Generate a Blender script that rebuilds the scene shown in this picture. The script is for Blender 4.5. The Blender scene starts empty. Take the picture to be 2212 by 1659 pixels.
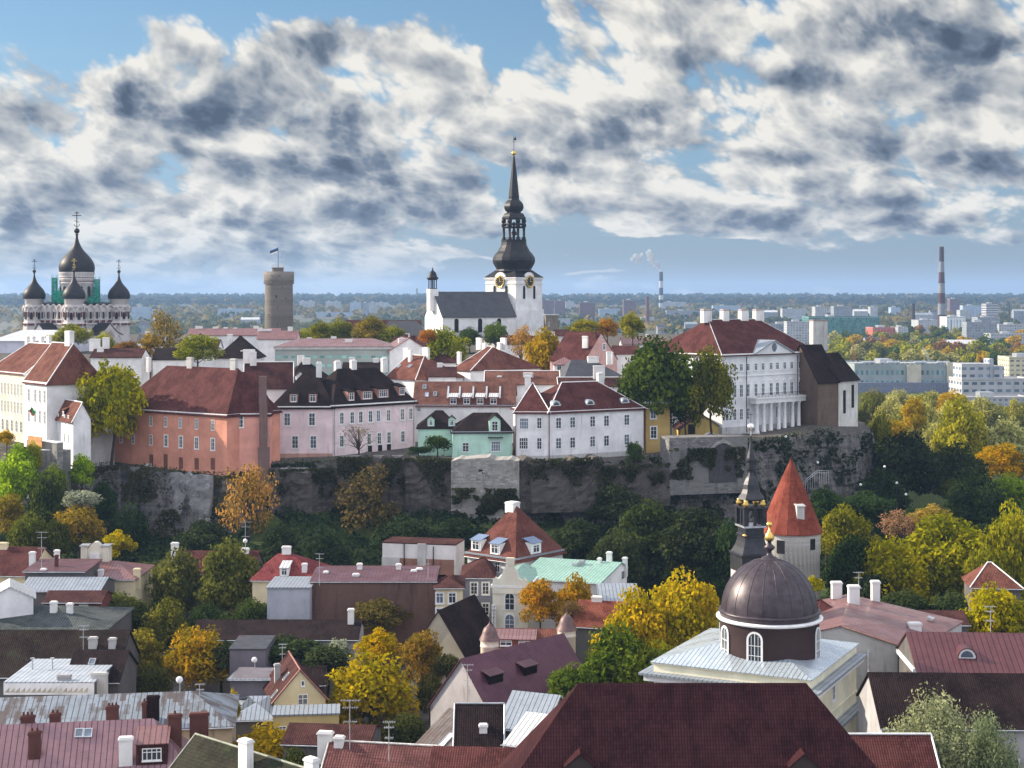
import bpy, bmesh, math, random
from mathutils import Vector, Matrix, noise
SC = bpy.context.scene
COL = SC.collection
R = random.Random(11)
# ---------------------------------------------------------------- camera (level, lens shifted down)
F = 3350.0; CX = 1106.0; HY = 640.0; ZC = 66.0      # focal length and horizon in units of a 2212 px wide frame
cam = bpy.data.cameras.new("camera"); cam_o = bpy.data.objects.new("camera", cam); COL.objects.link(cam_o)
cam_o.location = (0, 0, ZC); cam_o.rotation_euler = (math.pi/2, 0, 0)
cam.sensor_width = 36; cam.lens = 36*F/2212; cam.shift_y = -(829.5-HY)/2212
cam.clip_start = 1; cam.clip_end = 60000
SC.camera = cam_o
# ---------------------------------------------------------------- light
SUN_AZ = math.radians(-74); SUN_EL = math.radians(27)  # azimuth measured from +Y towards +X
S_DIR = Vector((math.sin(SUN_AZ)*math.cos(SUN_EL), math.cos(SUN_AZ)*math.cos(SUN_EL), math.sin(SUN_EL)))
sun = bpy.data.lights.new("sun", 'SUN'); sun.energy = 5.0; sun.angle = math.radians(0.5); sun.color = (1, 0.88, 0.69)
sun_o = bpy.data.objects.new("sun", sun); COL.objects.link(sun_o)
sun_o.rotation_euler = (-S_DIR).to_track_quat('-Z', 'Y').to_euler()
SC.view_settings.view_transform = 'Standard'; SC.view_settings.look = 'None'
SC.view_settings.exposure = 0.83; SC.view_settings.gamma = 1
cy = SC.cycles
cy.use_denoising = True; cy.max_bounces = 6; cy.diffuse_bounces = 2; cy.glossy_bounces = 2; cy.transparent_max_bounces = 12
cy.transmission_bounces = 3; cy.volume_bounces = 0; cy.sample_clamp_indirect = 4

class NT:
    """tiny helper for writing node maths"""
    def __init__(s, tree): s.t = tree; s.n = tree.nodes; s.l = tree.links
    def node(s, typ, **kw):
        n = s.n.new(typ)
        for k, v in kw.items(): setattr(n, k, v)
        return n
    def put(s, sock, v):
        if hasattr(v, 'is_output') or isinstance(v, bpy.types.NodeSocket): s.l.new(v, sock)
        elif v is not None: sock.default_value = v
    def m(s, op, a, b=None, c=None, clamp=False):
        n = s.node('ShaderNodeMath', operation=op, use_clamp=clamp)
        s.put(n.inputs[0], a); s.put(n.inputs[1], b)
        if c is not None: s.put(n.inputs[2], c)
        return n.outputs[0]
    def add(s, a, b): return s.m('ADD', a, b)
    def sub(s, a, b): return s.m('SUBTRACT', a, b)
    def mul(s, a, b): return s.m('MULTIPLY', a, b)
    def div(s, a, b): return s.m('DIVIDE', a, b)
    def mr(s, v, a, b, c=0., d=1., smooth=True):
        n = s.node('ShaderNodeMapRange', interpolation_type='SMOOTHSTEP' if smooth else 'LINEAR')
        for i, q in enumerate((v, a, b, c, d)): s.put(n.inputs[i], q)
        return n.outputs[0]
    def mix(s, f, a, b, typ='MIX'):
        n = s.node('ShaderNodeMix', data_type='RGBA', blend_type=typ)
        s.put(n.inputs[0], f)
        for i, q in ((6, a), (7, b)):
            if isinstance(q, tuple) and len(q) == 3: q = (*q, 1)
            s.put(n.inputs[i], q)
        return n.outputs[2]
    def noise(s, vec, scale, detail=4, rough=.55, dist=0., dim='3D', w=None):
        n = s.node('ShaderNodeTexNoise', noise_dimensions=dim)
        if vec is not None: s.put(n.inputs['Vector'], vec)
        if w is not None: s.put(n.inputs['W'], w)
        n.inputs['Scale'].default_value = scale; n.inputs['Detail'].default_value = detail
        n.inputs['Roughness'].default_value = rough; n.inputs['Distortion'].default_value = dist
        return n.outputs['Fac']
    def xyz(s, x, y, z=0.):
        n = s.node('ShaderNodeCombineXYZ'); s.put(n.inputs[0], x); s.put(n.inputs[1], y); s.put(n.inputs[2], z)
        return n.outputs[0]

# ---------------------------------------------------------------- sky: Nishita air with broken cloud laid over it by direction
def build_world():
    w = bpy.data.worlds.new("World"); SC.world = w; w.use_nodes = True
    k = NT(w.node_tree); k.n.clear()
    sky = k.node('ShaderNodeTexSky', sky_type='NISHITA'); sky.sun_disc = False
    sky.sun_elevation = SUN_EL; sky.sun_rotation = SUN_AZ; sky.altitude = 60; sky.air_density = 1.1; sky.dust_density = 0.6; sky.ozone_density = 2.2
    tc = k.node('ShaderNodeTexCoord'); sp = k.node('ShaderNodeSeparateXYZ'); k.l.new(tc.outputs['Generated'], sp.inputs[0])
    x, y, z = sp.outputs
    az = k.m('ARCTAN2', x, y); el = k.m('MAXIMUM', z, 0.0)
    lg = k.m('LOGARITHM', k.add(el, .11), math.e)
    U = k.add(k.mul(az, 8.2), k.mul(el, 3.)); V = k.mul(lg, 2.9)
    q = k.xyz(U, V)
    wn = k.node('ShaderNodeTexNoise'); k.l.new(q, wn.inputs['Vector']); wn.inputs['Scale'].default_value = 1.5; wn.inputs['Detail'].default_value = 4
    vm = k.node('ShaderNodeVectorMath', operation='MULTIPLY_ADD'); k.l.new(wn.outputs['Color'], vm.inputs[0]); vm.inputs[1].default_value = (.30, .26, .3); k.l.new(q, vm.inputs[2])
    q2 = vm.outputs[0]
    ws = k.node('ShaderNodeSeparateColor'); k.l.new(wn.outputs['Color'], ws.inputs[0])
    azw = k.add(az, k.mul(k.sub(ws.outputs[0], .5), .085)); elw = k.add(el, k.mul(k.sub(ws.outputs[1], .5), .06))
    def at(off):
        va = k.node('ShaderNodeVectorMath', operation='ADD'); k.l.new(q2, va.inputs[0]); va.inputs[1].default_value = off; return va.outputs[0]
    def dens(off):
        v_ = at(off); n1 = k.noise(v_, 1.3, 9, .52); n2 = k.noise(v_, 5., 6, .55)
        vo = k.node('ShaderNodeTexVoronoi', feature='F1'); vq = k.node('ShaderNodeVectorMath', operation='MULTIPLY'); k.l.new(v_, vq.inputs[0]); vq.inputs[1].default_value = (1.25, 1., 1.); k.l.new(vq.outputs[0], vo.inputs['Vector'])
        vo.inputs['Scale'].default_value = 1.9; vo.inputs['Detail'].default_value = 3; vo.inputs['Roughness'].default_value = .55; vo.inputs['Lacunarity'].default_value = 2.3
        return k.add(k.add(k.mul(n1, .50), k.mul(n2, .13)), k.mul(k.m('SUBTRACT', 1., vo.outputs['Distance']), .36))
    def soft(off): return k.noise(at(off), 2.2, 2.2, .5)
    o0 = (5.2, 2.3, 0); D0 = dens(o0); D1 = dens((o0[0]-.05, o0[1]+.09, 0)); S0 = soft(o0); S1 = soft((o0[0]-.09, o0[1]+.16, 0))
    def blob(px, py, sx, sy, amp, rot=0.):
        a0 = math.atan2(px-CX, F); e0 = (HY-py)/F
        dx = k.sub(azw, a0); dy = k.sub(elw, e0)
        c, s_ = math.cos(math.radians(rot)), math.sin(math.radians(rot))
        xr = k.add(k.mul(dx, c*F/sx), k.mul(dy, -s_*F/sx)); yr = k.add(k.mul(dx, s_*F/sy), k.mul(dy, c*F/sy))
        r2 = k.add(k.mul(xr, xr), k.mul(yr, yr))
        return k.mul(k.m('POWER', math.e, k.mul(r2, -1.)), amp)
    def total(lst):
        t = None
        for b in lst:
            v = blob(*b); t = v if t is None else k.add(t, v)
        return t
    # where the deck is open (negative) and where it is thick (positive)
    cover = total([(130, 20, 420, 95, -.42), (620, 20, 330, 40, -.30), (1060, 75, 210, 62, -.34, 8), (480, 185, 90, 34, -.10), (1130, 190, 150, 60, -.10),
                   (1950, 575, 640, 62, -.42), (1500, 570, 420, 40, -.16), (380, 575, 520, 60, .10), (1240, 612, 130, 7, .30), (260, 600, 300, 9, .22), (1000, 560, 160, 12, .22, 12), (1480, 510, 200, 14, .2), (1240, 575, 90, 14, .25, 25), (1240, 620, 300, 40, -.2),
                   (640, 560, 260, 60, -.02), (1330, 240, 200, 120, .1), (700, 300, 500, 130, .10), (1800, 250, 520, 200, .12), (260, 330, 420, 170, .12),
                   (720, 100, 260, 60, .10), (1850, 60, 500, 90, .10), (1500, 460, 260, 60, .05)])
    dark = total([(800, 385, 170, 62, .95, 10), (650, 320, 80, 60, .45, 30), (290, 175, 85, 70, .85, -25), (500, 250, 60, 90, .55, 35), (735, 225, 75, 55, .8, 30),
                  (740, 125, 120, 28, .6, 4), (2090, 140, 170, 48, .95, 8), (1725, 190, 60, 60, .75, 40), (1960, 340, 150, 55, .9, 42), (2160, 410, 100, 50, .7, 5),
                  (230, 330, 220, 26, .45, 12), (420, 470, 260, 40, .5, 10), (60, 470, 150, 40, .4), (1010, 250, 110, 40, .35, 10), (1640, 330, 120, 40, .35, 20), (1560, 470, 320, 30, .35, 4),
                  (1000, 480, 300, 36, .35, 6), (1900, 470, 300, 40, .35, 8)])
    over = k.mr(el, .2, .5)                       # above the picture: unseen broken cloud, raised in brightness to fill the shade
    base = k.add(D0, k.add(cover, k.add(k.mul(dark, .10), k.mul(over, -.02))))
    mask = k.mr(base, SKY_LO, SKY_LO+.14)
    thick = k.mr(base, SKY_LO+.12, SKY_LO+.34)
    hor = k.mr(el, .0, .05)
    relief = k.add(k.mul(k.sub(S0, S1), 1.6), k.mul(k.sub(D0, D1), 2.1))
    sh = k.sub(k.sub(k.add(.86, relief), k.mul(thick, .26)), k.mul(k.mul(dark, k.mr(base, SKY_LO+.02, SKY_LO+.24, .2, .95)), k.mr(k.add(D1, k.mul(S0, .5)), .45, .85, .36, .88, False)))
    sh = k.m('MAXIMUM', k.m('MINIMUM', sh, 1.), 0.)
    ramp = k.node('ShaderNodeValToRGB'); k.l.new(sh, ramp.inputs[0])
    e = ramp.color_ramp.elements
    e[0].position = 0; e[0].color = (.062, .082, .122, 1); e[1].position = 1; e[1].color = (.90, .86, .78, 1)
    e2 = e.new(.32); e2.color = (.17, .205, .265, 1); e3 = e.new(.66); e3.color = (.50, .51, .51, 1)
    # the unseen sky behind the camera and overhead is brightened to fill the shade
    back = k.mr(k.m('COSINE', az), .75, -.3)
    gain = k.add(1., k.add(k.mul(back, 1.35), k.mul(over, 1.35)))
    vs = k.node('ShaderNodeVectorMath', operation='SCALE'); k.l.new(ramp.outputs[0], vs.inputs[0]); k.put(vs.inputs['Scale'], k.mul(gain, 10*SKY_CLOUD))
    tint = k.mix(k.mr(el, 0., .16), (.33, .42, .68), SKY_TINT)
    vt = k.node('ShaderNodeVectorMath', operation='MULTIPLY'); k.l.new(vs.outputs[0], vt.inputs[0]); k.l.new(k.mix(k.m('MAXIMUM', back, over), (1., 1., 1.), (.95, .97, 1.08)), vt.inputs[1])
    skyc = k.mix(1., sky.outputs[0], tint, 'MULTIPLY')
    veil = k.mul(k.m('SUBTRACT', 1., k.mr(el, .0, .03)), .38)
    skyc = k.mix(veil, skyc, (4.9*SKY_CLOUD, 6.1*SKY_CLOUD, 7.4*SKY_CLOUD))
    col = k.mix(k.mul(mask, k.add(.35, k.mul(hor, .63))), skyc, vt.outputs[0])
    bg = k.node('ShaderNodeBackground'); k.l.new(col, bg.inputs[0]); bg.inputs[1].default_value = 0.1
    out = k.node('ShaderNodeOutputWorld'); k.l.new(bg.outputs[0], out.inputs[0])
    w.cycles.sampling_method = 'MANUAL'; w.cycles.sample_map_resolution = 512
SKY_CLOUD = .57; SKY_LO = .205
SKY_TINT = (.47, .57, .66)
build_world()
import numpy as np
# ================================================================= geometry helpers
def P(x, y, d): return Vector(((x-CX)/F*d, d, ZC-(y-HY)/F*d))
def zat(y, d): return ZC-(y-HY)/F*d
def link(o, parent=None, basis=None):
    COL.objects.link(o)
    if parent is not None: o.parent = parent
    if basis is not None: o.matrix_basis = basis
    return o
def tag(o, label, cat, group=None, kind=None):
    if label: o['label'] = label
    if cat: o['category'] = cat
    if group: o['group'] = group
    if kind: o['kind'] = kind
    elif cat: o['kind'] = 'thing'
    return o
def thing(name, label, cat, M, group=None):
    o = bpy.data.objects.new(name, None); o.empty_display_size = .5
    link(o, None, M if isinstance(M, Matrix) else Matrix.Translation(M))
    return tag(o, label, cat, group)

class MB:
    def __init__(s): s.v = []; s.f = []; s.mi = []; s.sm = []
    def face(s, pts, mi=0, sm=False):
        i = len(s.v); s.v += [tuple(p) for p in pts]; s.f.append(tuple(range(i, i+len(pts)))); s.mi.append(mi); s.sm.append(sm)
    def raw(s, v, f, mi=0, sm=False):
        i = len(s.v); s.v += [tuple(p) for p in v]
        for q in f: s.f.append(tuple(j+i for j in q)); s.mi.append(mi); s.sm.append(sm)
    def box(s, x0, y0, z0, x1, y1, z1, mi=0, bottom=True):
        v = [(x0,y0,z0),(x1,y0,z0),(x1,y1,z0),(x0,y1,z0),(x0,y0,z1),(x1,y0,z1),(x1,y1,z1),(x0,y1,z1)]
        f = [(0,1,5,4),(1,2,6,5),(2,3,7,6),(3,0,4,7),(4,5,6,7)]
        if bottom: f.append((3,2,1,0))
        s.raw(v, f, mi); return s
    def prism(s, poly, z0, z1, mi=0, zt=None):
        n = len(poly); b = [(x, y, z0) for x, y in poly]
        t = [(x, y, z1 if zt is None else zt[i]) for i, (x, y) in enumerate(poly)]
        s.raw(b+t, [(i, (i+1) % n, n+(i+1) % n, n+i) for i in range(n)]+[tuple(range(n, 2*n)), tuple(range(n-1, -1, -1))], mi); return s
    def slab(s, pts, t=.18, mi=0):
        pts = [Vector(p) for p in pts]; n = len(pts)
        nn = (pts[1]-pts[0]).cross(pts[2]-pts[0])
        if nn.z < 0: pts = pts[::-1]
        s.raw(pts+[p-Vector((0, 0, t)) for p in pts], [tuple(range(n)), tuple(range(2*n-1, n-1, -1))]+[(n+i, n+(i+1) % n, (i+1) % n, i) for i in range(n)], mi); return s
    def lathe(s, prof, n=24, c=(0, 0), mi=0, sm=True, ph=0., cap=True):
        v = []; f = []
        for r, z in prof:
            for i in range(n):
                a = 2*math.pi*(i+ph)/n; v.append((c[0]+r*math.cos(a), c[1]+r*math.sin(a), z))
        for k in range(len(prof)-1):
            for i in range(n):
                j = (i+1) % n; f.append((k*n+i, k*n+j, (k+1)*n+j, (k+1)*n+i))
        s.raw(v, f, mi, sm)
        if cap:
            if prof[-1][0] > .02: s.face(v[-n:], mi)
            if prof[0][0] > .02: s.face(v[:n][::-1], mi)
        return s
    def tube(s, p0, p1, r0, r1=None, n=6, mi=0, sm=True):
        p0 = Vector(p0); p1 = Vector(p1); r1 = r0 if r1 is None else r1
        d = (p1-p0).normalized(); a = d.orthogonal().normalized(); b = d.cross(a)
        v = []
        for p, r in ((p0, r0), (p1, r1)):
            for i in range(n):
                t = 2*math.pi*i/n; v.append(p+(a*math.cos(t)+b*math.sin(t))*r)
        s.raw(v, [(i, (i+1) % n, n+(i+1) % n, n+i) for i in range(n)], mi, sm)
        s.face(v[n:], mi); s.face(v[:n][::-1], mi); return s
    def mesh(s, name, mats):
        me = bpy.data.meshes.new(name); me.from_pydata(s.v, [], s.f)
        for m in (mats if isinstance(mats, (list, tuple)) else [mats]): me.materials.append(m)
        me.polygons.foreach_set('material_index', s.mi); me.polygons.foreach_set('use_smooth', s.sm)
        uv = me.uv_layers.new(name='UVMap').data
        V = me.vertices; Lp = me.loops
        for p in me.polygons:
            n = p.normal
            t = Vector((-n.y, n.x, 0)) if abs(n.x)+abs(n.y) > 1e-3 else Vector((1, 0, 0))
            t.normalize(); b = n.cross(t)
            for li in p.loop_indices:
                co = V[Lp[li].vertex_index].co; uv[li].uv = (co.dot(t), co.dot(b))
        me.validate(); return me
    def build(s, name, mats, parent=None, basis=None):
        return link(bpy.data.objects.new(name, s.mesh(name, mats)), parent, basis)

def quads(name, pos, nor, size, tone, mat, aspect=1.0):
    """one mesh of many small leaf faces: numpy arrays of centre, normal, half size, tone"""
    n = len(pos); rs = np.random.RandomState(n % 9973+5)
    nor = nor/np.maximum(np.linalg.norm(nor, axis=1, keepdims=True), 1e-6)
    r = rs.normal(size=(n, 3)); t = np.cross(nor, r); t /= np.maximum(np.linalg.norm(t, axis=1, keepdims=True), 1e-6)
    b = np.cross(nor, t); sz = size[:, None]
    co = np.empty((n, 4, 3)); tt = t*sz*aspect; bb = b*sz
    co[:, 0] = pos-tt-bb*.25; co[:, 1] = pos-bb; co[:, 2] = pos+tt+bb*.2; co[:, 3] = pos+bb
    me = bpy.data.meshes.new(name)
    me.vertices.add(4*n); me.vertices.foreach_set('co', co.ravel())
    me.loops.add(4*n); me.loops.foreach_set('vertex_index', np.arange(4*n, dtype=np.int32))
    me.polygons.add(n); me.polygons.foreach_set('loop_start', np.arange(0, 4*n, 4, dtype=np.int32))
    at = me.attributes.new('tone', 'FLOAT', 'FACE'); at.data.foreach_set('value', tone.astype(np.float32))
    me.materials.append(mat); me.update(calc_edges=True)
    return me

# ================================================================= materials
MATS = {}
def newmat(name):
    m = bpy.data.materials.new(name); m.use_nodes = True
    k = NT(m.node_tree); k.n.clear()
    b = k.node('ShaderNodeBsdfPrincipled'); o = k.node('ShaderNodeOutputMaterial'); k.l.new(b.outputs[0], o.inputs[0])
    k.b = b; k.out = o; MATS[name] = m
    return m, k
def uvc(k):
    n = k.node('ShaderNodeTexCoord'); s = k.node('ShaderNodeSeparateXYZ'); k.l.new(n.outputs['UV'], s.inputs[0])
    oi = k.node('ShaderNodeObjectInfo')
    return n, s.outputs[0], s.outputs[1], oi.outputs['Random']
def setb(k, col=None, rough=.8, metal=0., spec=.3):
    if col is not None: k.put(k.b.inputs['Base Color'], (*col, 1) if isinstance(col, tuple) else col)
    k.put(k.b.inputs['Roughness'], rough); k.b.inputs['Metallic'].default_value = metal; k.b.inputs['Specular IOR Level'].default_value = spec
def bump(k, h, strength=.5, dist=.05):
    n = k.node('ShaderNodeBump'); n.inputs['Strength'].default_value = strength; n.inputs['Distance'].default_value = dist
    k.put(n.inputs['Height'], h); k.l.new(n.outputs[0], k.b.inputs['Normal'])
def objc(k): return k.node('ShaderNodeTexCoord').outputs['Object']
def scl(c, f): return tuple(min(1, a*f) for a in c)

def plain(name, col, rough=.6, metal=0., spec=.4, var=.25):
    if name in MATS: return MATS[name]
    m, k = newmat(name); n = k.noise(objc(k), 1.3, 4)
    setb(k, k.mix(k.mr(n, .3, .7), scl(col, 1-var), scl(col, 1+var)), rough, metal, spec); return m
def plaster(name, col, dirt=.35, stain=None):
    if name in MATS: return MATS[name]
    m, k = newmat(name); tc, u, v, rnd = uvc(k); o = tc.outputs['Object']
    n1 = k.noise(o, .22, 5, .6); n2 = k.noise(k.xyz(k.mul(u, 1.4), k.mul(v, .16), rnd), 1.0, 4, .6); n3 = k.noise(o, 2.6, 4, .65)
    c = k.mix(k.mr(n1, .3, .7), scl(col, .80), scl(col, 1.06))
    c = k.mix(k.mul(k.mr(k.noise(o, .55, 3, .5), .58, .62), dirt*.45), c, scl(col, .72))
    st = stain or scl(col, .42)
    c = k.mix(k.mul(k.mr(n2, .54, .8), dirt*1.3), c, st)
    c = k.mix(k.mul(k.mr(n3, .55, .78), dirt*.7), c, scl(st, 1.3))
    setb(k, c, .92, 0, .05); bump(k, n3, .12, .03); return m
def tiles(name, col, col2, pitch=.26, row=.36, strength=.6, moss=.0):
    if name in MATS: return MATS[name]
    m, k = newmat(name); tc, u, v, rnd = uvc(k); o = tc.outputs['Object']
    uu = k.div(u, pitch); vv = k.div(v, row)
    fu = k.m('FRACT', uu); fv = k.m('FRACT', vv)
    wn = k.node('ShaderNodeTexWhiteNoise', noise_dimensions='3D'); k.l.new(k.xyz(k.m('FLOOR', uu), k.m('FLOOR', vv), rnd), wn.inputs[0])
    n1 = k.noise(o, .28, 6, .65); n2 = k.noise(k.xyz(k.mul(u, .9), k.mul(v, .22), rnd), .8, 4, .6)
    c = k.mix(k.mr(n1, .36, .64), scl(col, .8), scl(col2, 1.1)); c = k.mix(k.mul(k.mr(k.noise(o, .9, 4, .7), .56, .7), .4), c, scl(col2, 1.6))
    c = k.mix(k.mul(k.mr(wn.outputs[0], .5, 1.), .4), c, scl(col2, 1.45))
    c = k.mix(k.mul(k.mr(n2, .5, .75), .55), c, scl(col, .38))
    if moss: c = k.mix(k.mul(k.mr(k.noise(o, .6, 5, .7), .5, .7), moss), c, (.05, .07, .03))
    roll = k.m('SINE', k.mul(fu, math.pi)); edge = k.mr(fv, .0, .16)
    groove = k.mul(k.mr(roll, .12, .5), edge)
    c = k.mix(k.mul(k.sub(1., groove), .75), c, scl(col, .12))
    setb(k, c, .85, 0, .06); bump(k, k.add(roll, k.mul(fv, -.6)), strength, .05); return m
def seam(name, col, col2=None, pitch=.62, rough=.42, metal=.35, rust=0., strength=.5):
    if name in MATS: return MATS[name]
    m, k = newmat(name); tc, u, v, rnd = uvc(k); o = tc.outputs['Object']; col2 = col2 or scl(col, .7)
    fu = k.m('FRACT', k.div(u, pitch)); ln = k.mr(k.m('ABSOLUTE', k.sub(fu, .5)), .05, .11)
    fv = k.m('FRACT', k.add(k.div(v, 2.1), k.mul(k.m('FLOOR', k.div(u, pitch)), .37))); lv = k.mr(k.m('ABSOLUTE', k.sub(fv, .5)), .008, .02)
    wn = k.node('ShaderNodeTexWhiteNoise', noise_dimensions='3D'); k.l.new(k.xyz(k.m('FLOOR', k.div(u, pitch)), k.m('FLOOR', k.add(k.div(v, 2.1), k.mul(k.m('FLOOR', k.div(u, pitch)), .37))), rnd), wn.inputs[0])
    n1 = k.noise(o, .35, 5, .65)
    c = k.mix(k.mr(n1, .3, .7), col, col2); c = k.mix(k.mul(wn.outputs[0], .3), c, scl(col2, .7))
    if rust:
        rn = k.add(k.mul(k.noise(k.xyz(k.mul(u, 1.), k.mul(v, .3), rnd), .45, 5, .7), .8), k.mul(wn.outputs[0], .22))
        c = k.mix(k.mul(k.mr(rn, .46, .62), rust), c, (.085, .05, .036))
    c = k.mix(k.sub(1., k.mul(ln, k.add(.6, k.mul(lv, .4)))), c, scl(col, .22))
    setb(k, c, k.mr(n1, .3, .7, rough-.08, rough+.15), metal, .5); bump(k, ln, -strength, .04); return m
def stone(name, col, col2, bw=.8, bh=.35, mortar=.25, rough=.9):
    if name in MATS: return MATS[name]
    m, k = newmat(name); tc, u, v, rnd = uvc(k); o = tc.outputs['Object']
    wv = k.noise(o, 1.2, 3, .6)
    br = k.node('ShaderNodeTexBrick'); k.l.new(k.xyz(k.add(u, k.mul(wv, .3)), k.add(v, k.mul(wv, .22))), br.inputs['Vector'])
    br.inputs['Scale'].default_value = 1; br.inputs['Brick Width'].default_value = bw; br.inputs['Row Height'].default_value = bh; br.inputs['Mortar Size'].default_value = .03
    br.inputs['Color1'].default_value = (*scl(col, .75), 1); br.inputs['Color2'].default_value = (*scl(col2, 1.15), 1); br.inputs['Mortar'].default_value = (*scl(col, 1-mortar), 1)
    n1 = k.noise(o, .2, 6, .65); n2 = k.noise(k.xyz(k.mul(u, .8), k.mul(v, .12), rnd), .9, 5, .65)
    c = k.mix(k.mr(n1, .35, .65), br.outputs['Color'], scl(col2, .8)); c = k.mix(k.mul(k.mr(n2, .5, .72), .6), c, scl(col, .35))
    setb(k, c, rough, 0, .2); bump(k, k.add(k.mul(br.outputs['Fac'], -.6), k.noise(o, 3., 4)), .5, .08); return m
def glassm(name, col=(.035, .045, .06), rough=.12):
    if name in MATS: return MATS[name]
    m, k = newmat(name); oi = k.node('ShaderNodeObjectInfo'); n = k.noise(objc(k), 1.1, 2)
    c = k.mix(k.mr(k.add(k.mul(oi.outputs['Random'], .7), k.mul(n, .3)), .55, .95), col, scl(col, 4.5)); setb(k, c, rough, 0, .8); return m
def facade(name, wall, glass=(.06, .08, .11), pw=3., ph=3., fw=.5, fh=.5, band=None):
    """far blocks: storeys of windows as a surface pattern"""
    if name in MATS: return MATS[name]
    m, k = newmat(name); tc, u, v, rnd = uvc(k)
    fu = k.m('FRACT', k.div(u, pw)); fv = k.m('FRACT', k.div(v, ph))
    a = k.mr(k.m('ABSOLUTE', k.sub(fu, .5)), fw/2-.03, fw/2+.03, 1., 0.); b = k.mr(k.m('ABSOLUTE', k.sub(fv, .5)), fh/2-.03, fh/2+.03, 1., 0.)
    wn = k.node('ShaderNodeTexWhiteNoise', noise_dimensions='3D'); k.l.new(k.xyz(k.m('FLOOR', k.div(u, pw)), k.m('FLOOR', k.div(v, ph)), rnd), wn.inputs[0])
    n1 = k.noise(tc.outputs['Object'], .12, 4)
    c = k.mix(k.mr(n1, .3, .7), scl(wall, .85), scl(wall, 1.08)); g = k.mix(wn.outputs[0], glass, scl(glass, 3))
    c = k.mix(k.mul(a, b), c, g); setb(k, c, k.mr(k.mul(a, b), 0, 1, .85, .25), 0, .4); return m
def leafm():
    if 'leaf' in MATS: return MATS['leaf']
    m, k = newmat('leaf'); oi = k.node('ShaderNodeObjectInfo'); at = k.node('ShaderNodeAttribute', attribute_name='tone')
    t = at.outputs['Fac']
    h = k.node('ShaderNodeHueSaturation'); k.l.new(oi.outputs['Color'], h.inputs['Color'])
    k.put(h.inputs['Hue'], k.mr(t, 0, 1, .535, .492, False)); k.put(h.inputs['Value'], k.mr(t, 0, 1, .42, 1.65, False)); k.put(h.inputs['Saturation'], k.mr(t, 0, 1, 1.05, 1.05))
    d = k.node('ShaderNodeBsdfDiffuse'); tr = k.node('ShaderNodeBsdfTranslucent'); mx = k.node('ShaderNodeMixShader')
    k.l.new(h.outputs[0], d.inputs[0]); k.l.new(h.outputs[0], tr.inputs[0]); mx.inputs[0].default_value = .45
    k.l.new(d.outputs[0], mx.inputs[1]); k.l.new(tr.outputs[0], mx.inputs[2]); k.l.new(mx.outputs[0], k.out.inputs[0]); k.n.remove(k.b)
    return m
def bark(): return plain('bark', (.06, .048, .038), .95, 0, .1, .35)

# palette
WHITE = lambda: plaster('white_plaster', (.82, .81, .82), .4)
CREAM = lambda: plaster('cream_plaster', (.72, .62, .42), .3)
YELLOW = lambda: plaster('yellow_plaster', (.55, .38, .14), .5)
PINK = lambda: plaster('orange_pink_plaster', (.70, .315, .225), .5, (.36, .19, .15))
PALEPINK = lambda: plaster('pale_pink_plaster', (.86, .70, .72), .4)
MINT = lambda: plaster('mint_plaster', (.52, .76, .64), .5)
GREYP = lambda: plaster('grey_plaster', (.36, .35, .36), .5)
PALEGREY = lambda: plaster('pale_grey_plaster', (.52, .51, .50), .6, (.16, .15, .14))
BRICKW = lambda: stone('red_brick_wall', (.20, .085, .06), (.26, .12, .085), .28, .085)
TILE_RED = lambda: tiles('red_tile', (.15, .042, .028), (.20, .066, .045))
TILE_DARK = lambda: tiles('dark_brown_tile', (.055, .022, .022), (.08, .034, .031))
TILE_BLACK = lambda: tiles('blackened_tile', (.016, .010, .011), (.028, .017, .017))
TILE_ORANGE = lambda: tiles('orange_tile', (.125, .045, .034), (.17, .07, .052))
SEAM_PURPLE = lambda: seam('maroon_sheet_roof', (.15, .055, .07), (.115, .045, .055))
SEAM_PINK = lambda: seam('pale_red_sheet_roof', (.29, .145, .138), (.23, .11, .11), .6, .35)
SEAM_GREY = lambda: seam('grey_sheet_roof', (.36, .40, .46), (.28, .32, .37))
SEAM_RUST = lambda: seam('rusty_sheet_roof', (.27, .31, .36), (.20, .23, .27), .7, .5, .25, .85)
SEAM_WHITE = lambda: seam('white_sheet_roof', (.72, .73, .74), (.62, .63, .65), .6, .35, .2)
SEAM_GREEN = lambda: seam('green_sheet_roof', (.34, .58, .47), (.28, .48, .40), .6, .3, .3)
SLATE = lambda: seam('dark_slate_roof', (.05, .056, .072), (.036, .04, .054), .5, .5, .1, .2)
TRIM = lambda: plain('white_trim', (.78, .78, .78), .55, 0, .4, .08)
GLASS = lambda: glassm('window_glass')
DARK = lambda: plain('dark_opening', (.015, .015, .018), .8, 0, .2, .2)
IRON = lambda: plain('dark_iron', (.035, .035, .04), .5, .5, .4, .3)
GALV = lambda: plain('galvanised_metal', (.45, .47, .5), .4, .6, .5, .2)
CHIMW = lambda: plaster('chimney_whitewash', (.76, .75, .74), .45, (.25, .22, .2))
CHIMB = lambda: stone('chimney_brick', (.11, .04, .034), (.15, .06, .05), .25, .09)

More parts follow.
